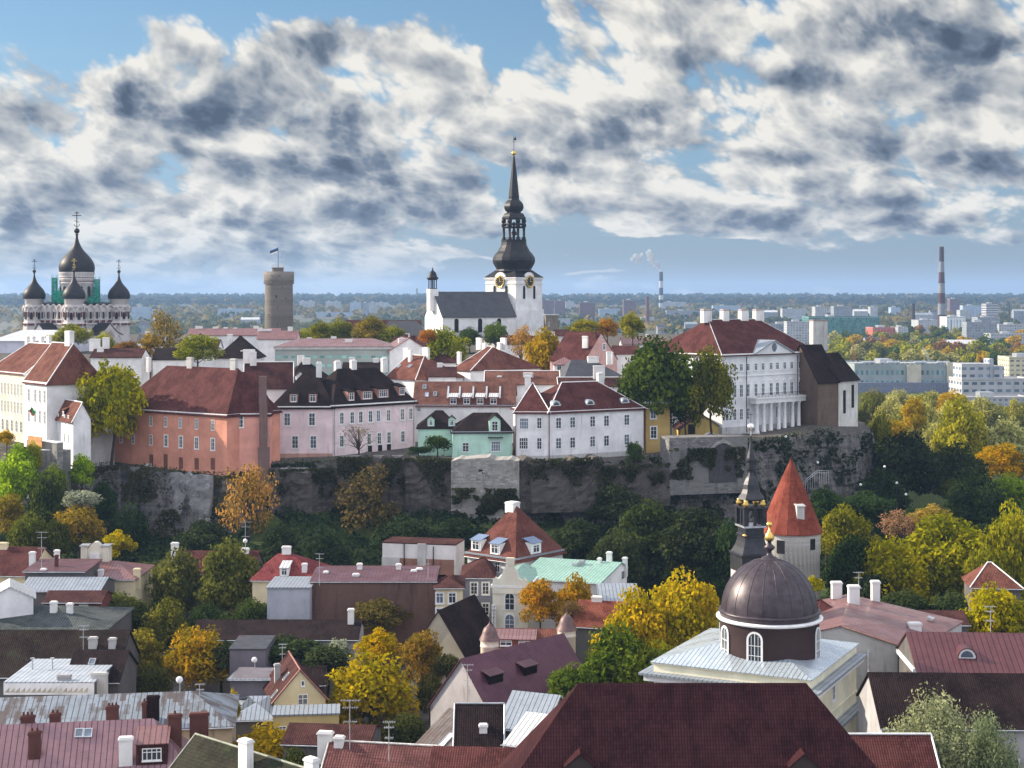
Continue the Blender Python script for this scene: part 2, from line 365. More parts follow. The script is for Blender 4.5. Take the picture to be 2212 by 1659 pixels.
# ================================================================= windows (shared meshes)
WCACHE = {}
def win_mesh(w, h, style):
    key = (round(w, 2), round(h, 2), style)
    if key in WCACHE: return WCACHE[key]
    b = MB(); p = MB(); fr = .10; a = w/2; c = h/2; dp = -.10
    sur = .16 if 's' in style else 0
    if 'a' in style:                                   # arched head
        n = 10; r = a
        def arc(rr): return [(rr*math.cos(math.pi*i/n), c-r+rr*math.sin(math.pi*i/n)) for i in range(n+1)]
        o = [(a+sur, -c)]+arc(a+sur)+[(-a-sur, -c)]; i_ = [(a-fr, -c)]+arc(a-fr)+[(-a+fr, -c)]
        for q in range(len(o)-1):
            b.raw([(o[q][0], dp, o[q][1]), (o[q+1][0], dp, o[q+1][1]), (i_[q+1][0], dp, i_[q+1][1]), (i_[q][0], dp, i_[q][1]),
                   (o[q][0], 0, o[q][1]), (o[q+1][0], 0, o[q+1][1]), (i_[q+1][0], dp+.07, i_[q+1][1]), (i_[q][0], dp+.07, i_[q][1])], [(0, 1, 2, 3)[::-1], (0, 4, 5, 1)[::-1], (3, 2, 6, 7)[::-1]])
        b.box(-a-sur, dp-.04, -c-.12, a+sur, .0, -c)
        p.face([(x, -.03, z) for x, z in reversed(i_)])
        if 'o' not in style:
            b.box(-.035, dp+.01, -c, .035, -.032, c-fr)
            for t in ((.33, .62) if h > 2.5 else (.5,)): b.box(-a+fr, dp+.013, -c+h*t-.03, a-fr, -.033, -c+h*t+.03)
            if h > 3.5:
                for xx in (-a*.5, a*.5): b.box(xx-.02, dp+.016, -c, xx+.02, -.034, c-r*.45)
    else:
        for x0, z0, x1, z1 in ((-a-sur, -c-sur*.6, -a+fr, c+sur), (a-fr, -c-sur*.6, a+sur, c+sur), (-a+fr, c-fr, a-fr, c+sur), (-a+fr, -c-sur*.6, a-fr, -c+fr)):
            b.box(x0, dp, z0, x1, 0, z1)
        b.box(-a-sur-.05, dp-.07, -c-.12-sur*.6, a+sur+.05, -.01, -c-sur*.6-.002)
        p.face([(-a+fr, -.03, -c+fr), (a-fr, -.03, -c+fr), (a-fr, -.03, c-fr), (-a+fr, -.03, c-fr)])
        if 'o' not in style:
            nv = 3 if w > 1.9 else 1
            for q in range(nv):
                xx = -a+w*(q+1)/(nv+1); b.box(xx-.04, dp+.01, -c+fr, xx+.04, -.032, c-fr)
            zt = c-h*.32; b.box(-a+fr, dp+.013, zt-.04, a-fr, -.033, zt+.04)
            if h > 1.9: b.box(-a+fr, dp+.016, -c+h*.3-.02, a-fr, -.034, -c+h*.3+.02)
    WCACHE[key] = (b.mesh('window', TRIM()), p.mesh('pane', DARK() if 'd' in style else GLASS()))
    return WCACHE[key]
def put_window(parent, basis, w, h, style='', name='window'):
    fm, pm = win_mesh(w, h, style)
    o = link(bpy.data.objects.new(name, fm), parent, basis)
    link(bpy.data.objects.new('pane', pm), o)
    return o

# ================================================================= houses
class House:
    """a building block. x, y: picture position of the left front eave corner (or the right one with fromB), d: its distance.
    ang: how far the front turns away to the right. xr / xl: where the other corner shows. yb: where the wall foot shows"""
    def __init__(s, name, label, cat, x, y, d, ang=0., xr=None, L=None, W=10., yb=None, zb=None, group=None, root=None, xl=None, sink=3.):
        a = math.radians(ang); s.ca, s.sa = math.cos(a), math.sin(a)
        A = P(x, y, d)
        if xl is not None:                             # x is the right corner
            k = (xl-CX)/F; L = (A.x-k*d)/(s.ca-k*s.sa); A = A-Vector((s.ca*L, s.sa*L, 0))
        elif L is None:
            k = (xr-CX)/F; L = (k*d-A.x)/(s.ca-k*s.sa)
        s.ze = A.z; s.zb = zb if zb is not None else (zat(yb, d) if yb is not None else hgt(A.x, A.y)-.3)
        s.L, s.W, s.h = L, W, s.ze-s.zb; s.sink = sink
        s.M = Matrix.Translation((A.x, A.y, s.zb)) @ Matrix.Rotation(a, 4, 'Z')
        s.Mi = s.M.inverted()
        if root is None:
            s.root = thing(name, label, cat, s.M, group); s.B = Matrix.Identity(4)
        else:
            s.root = root; s.B = root.matrix_basis.inverted() @ s.M
        s.planes = {'front': (Vector((0, 0, 0)), Vector((0, -1, 0))), 'right': (Vector((s.L, 0, 0)), Vector((1, 0, 0))), 'left': (Vector((0, 0, 0)), Vector((-1, 0, 0)))}
    def ray(s, x, y):
        o = s.Mi @ Vector((0, 0, ZC)); t = s.Mi @ P(x, y, 100.); return o, (t-o)
    def on(s, plane, x, y):
        p0, n = s.planes[plane]; o, r = s.ray(x, y); t = (p0-o).dot(n)/r.dot(n); return o+r*t
    def uv_at(s, x, v):                                # u where picture column x meets the vertical plane v
        o, r = s.ray(x, HY); t = (v-o.y)/r.y; return o.x+r.x*t
    def zpx(s, u, v, y):                               # local height of picture row y above plan point (u, v)
        d = (s.M @ Vector((u, v, 0))).y; return zat(y, d)-s.zb
    def add(s, mb, name, mats, extra=None, parent=None):
        B = s.B if extra is None else s.B @ extra
        if parent is not None: B = extra if extra is not None else Matrix.Identity(4)
        return mb.build(name, mats, parent or s.root, B)
    def walls(s, mat, plinth=None, name='wall'):
        b = MB(); b.box(0, 0, -s.sink, s.L, s.W, s.h, 0); s.wall_mat = mat
        if plinth:
            b.box(-.06, -.06, -s.sink, s.L+.06, s.W+.06, plinth[0], 1)
        s.wall = s.add(b, name, [mat]+([plinth[1]] if plinth else [])); return s
    def cornice(s, mat=None, t=.28, hh=.45, drop=0.):
        b = MB(); z = s.h-drop
        for x0, y0, x1, y1 in ((-t, -t, s.L+t, -.002), (s.L+.002, 0, s.L+t, s.W), (-t, 0, -.002, s.W)): b.box(x0, y0, z-hh, x1, y1, z-.02)
        s.add(b, 'cornice', mat or TRIM()); return s
    def roof(s, kind, mat, yr=None, rise=None, ov=.45, hl=None, hr=None, t=.2, trim=None, vr=None, gable=None):
        L, W, h = s.L, s.W, s.h; b = MB(); vr = W/2 if vr is None else vr; kind0 = kind
        if rise is None:
            if kind == 'flat': rise = t
            elif kind in ('v',): rise = s.zpx(L/2, 0, yr)-h
            elif kind == 'shed': rise = s.zpx(L/2, W, yr)-h
            else: rise = s.zpx(L/2, vr, yr)-h
        s.rise = rise; H = h+rise; s.H = H; tr = MB(); gs = []
        def gab(v, f): q = MB(); q.raw(v, f); gs.append(q)
        if kind in ('u', 'hip'):
            hl = (W/2 if kind == 'hip' else 0) if hl is None else hl; hr = (W/2 if kind == 'hip' else 0) if hr is None else hr
            s.planes['roof'] = (Vector((0, 0, h)), Vector((0, -rise, vr)).normalized())
            s.planes['ridge'] = (Vector((0, vr, H)), Vector((0, -1, 0)))
            sl = rise/vr; sb = rise/(W-vr); el = -ov*sl
            uL = hl if hl > 0 else -ov*.6; uR = L-hr if hr > 0 else L+ov*.6
            eL = -ov if hl > 0 else -ov*.6; eR = L+ov if hr > 0 else L+ov*.6
            b.slab([(eL, -ov, h+el), (eR, -ov, h+el), (uR, vr, H), (uL, vr, H)], t)
            b.slab([(eR, W+ov, h-ov*sb), (eL, W+ov, h-ov*sb), (uL, vr, H), (uR, vr, H)], t)
            if hl > 0:
                b.slab([(eL, W+ov, h-ov*sb), (eL, -ov, h+el), (uL, vr, H)], t); s.planes['hipl'] = (Vector((0, 0, h)), Vector((-rise, 0, hl)).normalized())
            else: gab([(0, 0, h), (0, W, h), (0, vr, H-t), (.3, 0, h), (.3, W, h), (.3, vr, H-t)], [(0, 2, 1), (3, 4, 5), (0, 3, 5, 2), (1, 2, 5, 4)])
            if hr > 0:
                b.slab([(eR, -ov, h+el), (eR, W+ov, h-ov*sb), (uR, vr, H)], t); s.planes['hipr'] = (Vector((L, 0, h)), Vector((rise, 0, hr)).normalized())
            else: gab([(L, 0, h), (L, W, h), (L, vr, H-t), (L-.3, 0, h), (L-.3, W, h), (L-.3, vr, H-t)], [(0, 1, 2), (3, 5, 4), (0, 2, 5, 3), (1, 4, 5, 2)])
            if trim:
                tr.tube((uL, vr, H+.04), (uR, vr, H+.04), .13, n=6)
                for c, e in (((hl > 0), (eL, -ov, h+el)), ):
                    tr.tube(e, (uL, vr, H), .12 if hl > 0 else .1, n=5)
                tr.tube((eR, -ov, h+el), (uR, vr, H), .12, n=5)
        elif kind == 'v':
            H = h+rise; sl = rise/(L/2); e = ov*sl
            s.planes['slopel'] = (Vector((0, 0, h)), Vector((-rise, 0, L/2)).normalized()); s.planes['sloper'] = (Vector((L, 0, h)), Vector((rise, 0, L/2)).normalized())
            b.slab([(-ov, -ov*.6, h-e), (L/2, -ov*.6, H), (L/2, W+.3, H), (-ov, W+.3, h-e)], t)
            b.slab([(L/2, -ov*.6, H), (L+ov, -ov*.6, h-e), (L+ov, W+.3, h-e), (L/2, W+.3, H)], t)
            for y0, y1 in ((0, .3), (W-.3, W)):
                gab([(0, y0, h), (L, y0, h), (L/2, y0, H-t), (0, y1, h), (L, y1, h), (L/2, y1, H-t)], [(0, 1, 2), (3, 5, 4), (0, 2, 5, 3), (1, 4, 5, 2)])
            if trim:
                tr.tube((L/2, -ov*.6, H+.03), (L/2, W+.3, H+.03), .13, n=6); tr.tube((-ov, -ov*.62, h-e+.02), (L/2, -ov*.62, H+.02), .12, n=5); tr.tube((L+ov, -ov*.62, h-e+.02), (L/2, -ov*.62, H+.02), .12, n=5)
        elif kind == 'shed':
            sl = rise/W
            s.planes['roof'] = (Vector((0, 0, h)), Vector((0, -rise, W)).normalized())
            b.slab([(-ov, -ov, h-ov*sl), (L+ov, -ov, h-ov*sl), (L+ov, W+ov, H+ov*sl), (-ov, W+ov, H+ov*sl)], t)
            gab([(0, 0, h), (0, W, h), (0, W, H-t), (.25, 0, h), (.25, W, h), (.25, W, H-t), ], [(0, 2, 1), (3, 4, 5), (1, 2, 5, 4), (0, 3, 5, 2)]); gab([(L-.25, 0, h), (L-.25, W, h), (L-.25, W, H-t), (L, 0, h), (L, W, h), (L, W, H-t)], [(0, 2, 1), (3, 4, 5), (1, 2, 5, 4), (0, 3, 5, 2)])
            gab([(.25, W-.25, h), (L-.25, W-.25, h), (L-.25, W-.25, H-t-.1), (.25, W-.25, H-t-.1)], [(3, 2, 1, 0)])
        elif kind == 'flat':
            b.box(-ov*.5, -ov*.5, h, L+ov*.5, W+ov*.5, h+t)
            s.planes['roof'] = (Vector((0, 0, h+t)), Vector((0, 0, 1)))
        elif kind == 'mansard':                        # steep front part, then a flatter top; vr = depth of the break, rise to the break
            top = s.H; bk = vr; H2 = top+(W/2-bk)*.35
            s.planes['roof'] = (Vector((0, 0, h)), Vector((0, -rise, bk)).normalized()); o = ov*.5
            c = [(-o, -o), (L+o, -o), (L+o, W+o), (-o, W+o)]; i_ = [(bk, bk), (L-bk, bk), (L-bk, W-bk), (bk, W-bk)]
            for q in range(4):
                r_ = (q+1) % 4; b.slab([(*c[q], h), (*c[r_], h), (*i_[r_], top), (*i_[q], top)], t)
            m_ = W/2
            b.slab([(bk, bk, top), (L-bk, bk, top), (L-m_, m_, H2), (m_, m_, H2)], t); b.slab([(L-bk, W-bk, top), (bk, W-bk, top), (m_, m_, H2), (L-m_, m_, H2)], t)
            b.slab([(bk, W-bk, top), (bk, bk, top), (m_, m_, H2)], t); b.slab([(L-bk, bk, top), (L-bk, W-bk, top), (L-m_, m_, H2)], t)
            s.H = H2
        s.roof_mat = mat
        s.rf = s.add(b, 'roof', mat)
        for q in gs: s.add(q, 'gable', gable or getattr(s, 'wall_mat', WHITE()))
        if tr.f: s.add(tr, 'ridge_capping', trim)
        return s
    def wins(s, face, xs, ys, w, h, style='', name='window'):
        rot = {'front': 0, 'right': math.pi/2, 'left': -math.pi/2}[face]
        for y in ys:
            z = s.on(face, xs[0], y).z
            for x in xs:
                p = s.on(face, x, y)
                put_window(s.root, s.B @ Matrix.Translation((p.x, p.y, z)) @ Matrix.Rotation(rot, 4, 'Z'), w, h, style, name)
        return s
    def chim(s, x, yt, v=None, w=1.0, dp=.8, mat=None, cap=None, below=3.5, pots=0, name='chimney'):
        v = s.W/2 if v is None else v; u = s.uv_at(x, v); zt = s.zpx(u, v, yt)
        b = MB(); b.box(-w/2, -dp/2, -below, w/2, dp/2, 0)
        o = s.add(b, name, mat or CHIMW(), Matrix.Translation((u, v, zt)))
        c = MB(); c.box(-w/2-.09, -dp/2-.09, -.28, w/2+.09, dp/2+.09, -.12); c.box(-w/2+.06, -dp/2+.06, 0.002, w/2-.06, dp/2-.06, .05)
        if pots:
            for q in range(pots): c.lathe([(.13, .05), (.11, .4)], 8, ((q-(pots-1)/2)*w/(pots+.3), 0))
        c.build('cap', cap or mat or CHIMW(), o); return s
    def skylight(s, plane, x, y, w, h, glass=None):
        p = s.on(plane, x, y); n = s.planes[plane][1]; t = Vector((-n.y, n.x, 0)).normalized(); bb = n.cross(t)
        R3 = Matrix((t, bb, n)).transposed().to_4x4(); b = MB()
        for x0, y0, x1, y1 in ((-w/2, -h/2, -w/2+.1, h/2), (w/2-.1, -h/2, w/2, h/2), (-w/2+.1, -h/2, w/2-.1, -h/2+.1), (-w/2+.1, h/2-.1, w/2-.1, h/2)): b.box(x0, y0, -.05, x1, y1, .16)
        o = s.add(b, 'skylight', GALV(), Matrix.Translation(p) @ R3)
        q = MB(); q.box(-w/2+.1, -h/2+.1, -.04, w/2-.1, h/2-.1, .10); q.build('pane', glass or glassm('roof_glass', (.10, .13, .17), .08), o); return s
    def dormer(s, x, y, w, hh, kind='gable', wall=None, roof=None, win=None, plane='roof', style='', deep=None):
        """x, y: picture position of the middle of the dormer's foot on the front slope"""
        p = s.on(plane, x, y); n = s.planes[plane][1]; sl = math.hypot(n.x, n.y)/max(n.z, .05)
        wall = wall or TRIM(); roof = roof or s.roof_mat; b = MB(); r = MB()
        dp = deep or hh/sl; T = Matrix.Translation(p) @ Matrix.Rotation(math.pi/2 if n.x > .1 else -math.pi/2 if n.x < -.1 else 0, 4, 'Z')
        if kind == 'gable':
            g = w*.42; dg = dp+g/sl
            b.box(-w/2, 0, -.6, w/2, dp, hh, 0); b.raw([(-w/2, 0, hh), (w/2, 0, hh), (0, 0, hh+g), (-w/2, .3, hh), (w/2, .3, hh), (0, .3, hh+g)], [(0, 1, 2), (3, 5, 4), (0, 2, 5, 3), (1, 4, 5, 2)])
            for sgn in (-1, 1): r.slab([(sgn*(w/2+.2), -.25, hh-.17), (0, -.25, hh+g+.02), (0, dg, hh+g+.02), (sgn*(w/2+.2), dp+.1, hh-.17)], .1)
        elif kind == 'shed':
            b.box(-w/2, 0, -.6, w/2, dp, hh, 0)
            up = hh*.35; r.slab([(-w/2-.15, -.3, hh-.02), (w/2+.15, -.3, hh-.02), (w/2+.15, (hh+up)/sl, hh+up), (-w/2-.15, (hh+up)/sl, hh+up)], .1)
        elif kind == 'hip':
            b.box(-w/2, 0, -.6, w/2, dp, hh, 0); g = w*.35
            r.slab([(-w/2-.2, -.25, hh), (w/2+.2, -.25, hh), (0, w*.4, hh+g)], .1)
            for sgn in (-1, 1): r.slab([(sgn*(w/2+.2), -.25, hh), (0, w*.4, hh+g), (0, dp+g/sl, hh+g), (sgn*(w/2+.2), dp+.3, hh)], .1)
        else:                                          # eyebrow: half-round front under a curved roof
            m_ = 10; a_ = [(w/2*math.cos(math.pi*i/m_), hh*math.sin(math.pi*i/m_)) for i in range(m_+1)]
            b.raw([(xx, -.03, zz) for xx, zz in a_]+[(xx, .25, zz) for xx, zz in a_], [tuple(range(m_+1))[::-1], tuple(range(m_+1, 2*m_+2))])
            for i in range(m_):
                (x0, z0), (x1, z1) = a_[i], a_[i+1]; f_ = 1.10
                r.raw([(x0*f_, -.15, z0*f_), (x1*f_, -.15, z1*f_), (x1*f_, z1/sl+.3, z1*f_), (x0*f_, z0/sl+.3, z0*f_), (x0, -.15, z0), (x1, -.15, z1)], [(0, 1, 2, 3), (0, 4, 5, 1)])
        o = s.add(b, 'dormer', wall, T)
        r.build('dormer_roof', roof, o)
        if kind == 'eye':
            i_ = [(w*.36*math.cos(math.pi*i/10), .12+hh*.68*math.sin(math.pi*i/10)) for i in range(11)]
            q = MB(); q.face([(xx, -.06, zz) for xx, zz in i_[::-1]]); q.build('pane', GLASS(), o)
        elif win:
            put_window(o, Matrix.Translation((0, 0, hh*.48)), win[0], win[1], style)
        return s
def house(*a, **k): return House(*a, **k)
# ================================================================= terrain
def lerp_tab(t, tab):
    if t <= tab[0][0]: return tab[0][1]
    for (a, b), (c, d) in zip(tab, tab[1:]):
        if t <= c: return b+(d-b)*(t-a)/(c-a)
    return tab[-1][1]
def sst(t): t = max(0., min(1., t)); return t*t*(3-2*t)
EDGE = [(-900, 300), (-300, 335), (0, 341), (160, 343), (215, 351), (260, 357), (480, 341), (570, 348), (730, 352), (890, 352), (970, 346), (1130, 346), (1390, 354), (1460, 357), (1560, 360), (1640, 366), (1770, 380), (1850, 386), (1900, 405)]
TOP = [(-900, 27), (150, 27.5), (230, 27), (480, 26), (560, 27), (590, 28), (720, 28.4), (900, 29), (1110, 28.5), (1390, 28.6), (1460, 29.5), (1560, 31), (1640, 31.6), (1770, 33), (1900, 31)]
FOOT = [(-900, 13), (160, 14), (250, 12.5), (470, 11), (580, 18), (980, 18), (1120, 16), (1300, 14), (1640, 13), (1800, 15), (1900, 14)]
def hgt(X, Y):
    px = CX+F*X/max(Y, 60.)
    nz = noise.noise(Vector((X*.09, Y*.09, 3)))*1.2+noise.noise(Vector((X*.3, Y*.3, 7)))*.6
    if Y < 450: base = 3+5*sst((Y-285)/110)
    else: base = 8-3*sst((Y-450)/500)
    if Y > 2300: base += lerp_tab(Y, [(2300, 0), (3300, 12), (4500, 27), (7000, 50), (9000, 62), (12000, 62), (16000, 40)])
    if 330 < Y < 2300 and px > 1800: base = base+nz*.4
    e = lerp_tab(px, EDGE)
    inside = sst((1905-(Y-405)*.7-px)/22.) if Y > 380 else 1.
    top = lerp_tab(px, TOP)+sst((Y-e-25)/190.)*(44-lerp_tab(px, TOP))*(1-sst((Y-900)/260.))*sst((1730-px)/220.)-9*sst((px-1760)/100.)*sst((Y-425)/35.)
    if Y > 900: top = top+(base-top)*sst((Y-900)/260.)
    foot = lerp_tab(px, FOOT)
    apron = base+(foot-base)*sst((Y-(e-42))/40.)
    apron = base+(apron-base)*(1-sst((Y-e-60)/250.))
    if px > 1850: apron = base+(foot-base)*sst((Y-(e-42))/40.)*(1-sst((Y-e)/40.))*sst((2010-px)/120.)
    cl = sst((Y-(e-3.2+nz*1.6))/5.5)*inside
    h = apron+(top-apron)*cl
    if 300 < Y < 420: h += nz*.5*(1-cl)*sst((Y-(e-45))/20.)
    return h
def terrain():
    ds = [55, 90, 130, 170, 200, 230, 250, 265]+[275+3.*i for i in range(17)]+[326+1.1*i for i in range(60)]+[393+4*i for i in range(18)]+[475+18*i for i in range(30)]
    d = 1030.
    while d < 15500: ds.append(d); d *= 1.09
    pxs = [-1500, -900, -500, -250, -120]+[-60+9.5*i for i in range(245)]+[2330, 2450, 2700, 3100, 3700]
    v = []; n = len(pxs)
    for dd in ds:
        for p in pxs:
            X = (p-CX)/F*dd; v.append((X, dd, hgt(X, dd)))
    f = [(j*n+i, j*n+i+1, (j+1)*n+i+1, (j+1)*n+i) for j in range(len(ds)-1) for i in range(n-1)]
    me = bpy.data.meshes.new('terrain'); me.from_pydata(v, [], f); me.polygons.foreach_set('use_smooth', [True]*len(f))
    m, k = newmat('ground_and_rock')
    g = k.node('ShaderNodeNewGeometry'); sp = k.node('ShaderNodeSeparateXYZ'); k.l.new(g.outputs['Normal'], sp.inputs[0])
    o = objc(k); so = k.node('ShaderNodeSeparateXYZ'); k.l.new(o, so.inputs[0])
    n1 = k.noise(o, .035, 6, .65); n2 = k.noise(o, .5, 6, .7); st = k.noise(k.xyz(k.mul(so.outputs[0], .55), k.mul(so.outputs[1], .55), k.mul(so.outputs[2], .12)), 1., 6, .7)
    ly = k.noise(k.xyz(k.mul(so.outputs[0], .08), k.mul(so.outputs[1], .08), k.mul(so.outputs[2], 1.6)), 1., 4, .65)
    grass = k.mix(k.mr(n2, .35, .65), (.035, .06, .02), (.075, .09, .025)); yard = k.mix(k.mr(n2, .35, .65), (.09, .085, .08), (.16, .15, .14))
    flat = k.mix(k.mr(n1, .42, .55), grass, yard)
    flat = k.mix(k.mr(so.outputs[1], 250, 300), yard, k.mix(k.mr(so.outputs[1], 900, 1400), grass, flat))
    flat = k.mix(k.mul(k.mr(so.outputs[2], 24, 27), k.m('LESS_THAN', so.outputs[1], 900)), flat, k.mix(k.mr(n2, .35, .65), (.07, .062, .055), (.13, .12, .11)))
    rock = k.mix(k.mr(k.add(k.mul(st, .6), k.mul(ly, .4)), .36, .62), (.045, .040, .042), (.19, .175, .17))
    rock = k.mix(k.mr(n2, .52, .64), rock, (.026, .034, .022))
    c = k.mix(k.mr(sp.outputs[2], .58, .80), rock, flat)
    setb(k, c, .95, 0, .1); bump(k, k.add(n2, st), .9, .6)
    me.materials.append(m)
    t = link(bpy.data.objects.new('terrain', me)); t['kind'] = 'structure'
terrain()

# ================================================================= foliage
def crown_data(seed, ncl, nleaf, size, cr=.30, droop=0., top=1., flat=.75, spread=.9):
    rs = np.random.RandomState(seed); pos = []; nor = []; tone = []; cl = []
    for i in range(ncl):
        dirv = rs.normal(size=3); dirv /= np.linalg.norm(dirv)
        if dirv[2] < -.62: dirv[2] *= -.6
        c = dirv*(rs.uniform(.25, 1.)**.6)*spread*(1-cr*.55)
        if c[2] > 0: c[:2] *= (1-.28*c[2]*top)
        c[:2] *= 1+.12*rs.normal()
        r = cr*rs.uniform(.6, 1.25); n = int(nleaf*(r/cr)**2*rs.uniform(.7, 1.2)); cl.append(c)
        q = rs.normal(size=(n, 3)); q /= np.linalg.norm(q, axis=1, keepdims=True); rad = rs.uniform(.35, 1., size=(n, 1))**.5
        p = q*rad*r; p[:, 2] *= flat
        if droop: p[:, 2] -= droop*r*rs.uniform(0, 2.2, n)*(.4+.6*np.linalg.norm(p[:, :2], axis=1)/r)
        pos.append(p+c); nn = q+rs.normal(size=(n, 3))*.75+np.array([0, 0, .35]); nor.append(nn)
        tone.append(np.clip(rs.uniform(.12, .88)+rs.normal(size=n)*.2, 0, 1))
    return np.concatenate(pos), np.concatenate(nor), np.concatenate(tone), cl
CROWNS = {}
def crown(kind):
    if kind in CROWNS: return CROWNS[kind]
    spec = {'full': (1, 105, 120, .042, .30), 'full2': (2, 90, 130, .044, .33), 'round': (3, 120, 115, .040, .27), 'loose': (4, 70, 115, .040, .27), 'loose2': (5, 60, 110, .042, .25),
            'sparse': (6, 60, 42, .034, .24), 'willow': (7, 90, 150, .028, .26), 'birch': (8, 80, 170, .025, .24), 'tall': (9, 70, 100, .044, .28), 'bare': (10, 40, 8, .03, .3), 'fine': (11, 120, 330, .0125, .27),
            'far': (12, 34, 22, .12, .36), 'far2': (13, 28, 24, .125, .38), 'bush': (14, 50, 95, .056, .34), 'dense': (15, 135, 120, .040, .30)}[kind]
    sd, ncl, nl, sz, cr = spec
    pos, nor, tone, cl = crown_data(sd, ncl, nl, sz, cr, droop={'willow': .9, 'birch': 1.1, 'fine': .7}.get(kind, 0.), top=.6 if kind in ('bush', 'round', 'full2') else 1.)
    rs = np.random.RandomState(sd+50)
    me = quads('crown', pos, nor, sz*rs.uniform(.55, 1.35, len(pos)), tone, leafm(), 2.2 if kind in ('willow', 'birch', 'fine') else .8)
    CROWNS[kind] = (me, cl); return CROWNS[kind]
def trunk_mesh(cl, rx, rz, zc, base, seed, thick, nb, twigs=0):
    """tapered stem with limbs reaching into the crown; local origin at the tree's foot"""
    rr = random.Random(seed); b = MB(); top = zc-base+rz*.35; fork = max(top*.35, zc-base-rz*.75); pts = []
    x = y = 0.; n = 4
    for i in range(n+1):
        pts.append(Vector((x, y, -1.0+(fork+1)*i/n))); x += rr.uniform(-.03, .03)*rx; y += rr.uniform(-.03, .03)*rx
    rad = lambda q: thick*(1-.45*q)
    for i in range(n): b.tube(pts[i], pts[i+1], rad(i/n)*(1.25 if i == 0 else 1), rad((i+1)/n), 7)
    f0 = pts[-1]; lead = Vector((x, y, top)); b.tube(f0, lead, thick*.55, thick*.15, 6)
    sel = rr.sample(cl, min(nb, len(cl)))
    for c in sel:
        e = Vector((c[0]*rx, c[1]*rx, zc-base+c[2]*rz)); s0 = f0.lerp(lead, rr.uniform(0, .7)*(.5+.5*max(0, c[2])))
        m_ = s0.lerp(e, .5)+Vector((0, 0, rr.uniform(-.02, .1)*rz)); b.tube(s0, m_, thick*.3, thick*.17, 5); b.tube(m_, e, thick*.17, thick*.05, 4)
        for q in range(twigs):
            e2 = e+Vector((rr.uniform(-1, 1)*rx*.35, rr.uniform(-1, 1)*rx*.35, rr.uniform(-.1, .5)*rz*.5)); b.tube(m_.lerp(e, rr.uniform(.2, .9)), e2, thick*.07, thick*.03, 3)
    return b
TREES = []
def tree(x, yt, yb, w, d, col, kind, label, cat='tree', group=None, name=None, foot=None):
    """x: middle of the crown, yt / yb: its top and bottom, w: its width (picture), d: distance"""
    zt, zl = zat(yt, d), zat(yb, d); X = (x-CX)/F*d; big_ = 1.12 if kind in ('far', 'far2') else 1.17; rx = w/F*d/2*big_; rz = max((zt-zl)/2*1.1, .3); zc = (zt+zl)/2
    g = foot if foot is not None else hgt(X, d); g = min(g, zl+rz*.25)
    if zl-g > 2.2 and kind not in ('loose', 'loose2', 'sparse', 'birch', 'bare'):
        zl = max(g+1.4, zl-rz*1.1); rz = (zt-zl)/2*1.05; zc = (zt+zl)/2
    me, cl = crown(kind); sd = len(TREES)*7+3
    root = thing(name or ('shrub' if cat == 'shrub' else 'tree'), label, cat, Matrix.Translation((X, d, g)), group)
    c = link(bpy.data.objects.new('crown', me), root, Matrix.Translation((0, 0, zc-g)) @ Matrix.Rotation(random.Random(sd).uniform(0, 6.28), 4, 'Z') @ Matrix.Diagonal((rx, rx, rz, 1)))
    c.color = (*col, 1)
    rot = c.matrix_basis.to_3x3().normalized(); cl2 = [Matrix.Rotation(c.matrix_basis.to_euler().z, 3, 'Z') @ Vector(q) for q in cl]
    if kind not in ('far', 'far2'):
        thick = max(.10, min(.45, rx*.055+.05)); b = trunk_mesh(cl2, rx, rz, zc, g, sd, thick, 22 if kind in ('bare', 'sparse') else 10, 5 if kind == 'bare' else 1 if kind == 'sparse' else 0)
        b.build('trunk', bark(), root)
    else:
        b = MB(); b.tube((0, 0, -2), (0, 0, zc-g), rx*.09, rx*.04, 5); b.build('trunk', bark(), root)
    TREES.append((x, (yt+yb)/2, label)); return root
def leaf_stuff(name, pos, nor, size, tone, col, label=None, kind='stuff', cat=None):
    o = link(bpy.data.objects.new(name, quads(name, pos, nor, size, tone, leafm(), .9))); o.color = (*col, 1); o['kind'] = kind
    if label: o['label'] = label; o['category'] = cat
    return o
# ================================================================= upper town, row along the cliff
MAROON = lambda: tiles('maroon_tile', (.078, .025, .025), (.105, .038, .035))
GU = 'houses along the cliff edge'
def drain(H, us, mat=None, top=None):
    for u in us:
        b = MB(); b.tube((u, -.16, -1), (u, -.16, (top or H.h)-.5), .10, n=6); b.tube((u, -.16, (top or H.h)-.5), (u, -.5, (top or H.h)-.1), .10, n=6); H.add(b, 'drainpipe', mat or IRON())
def opening(H, face, x, y, w, h, name='door', mat=None):
    p = H.on(face, x, y); b = MB(); n = H.planes[face][1]
    b.box(-w/2, -.06, -h/2, w/2, .0, h/2); rot = {'front': 0, 'right': math.pi/2, 'left': -math.pi/2}[face]
    return H.add(b, name, mat or DARK(), Matrix.Translation(p) @ Matrix.Rotation(rot, 4, 'Z'))

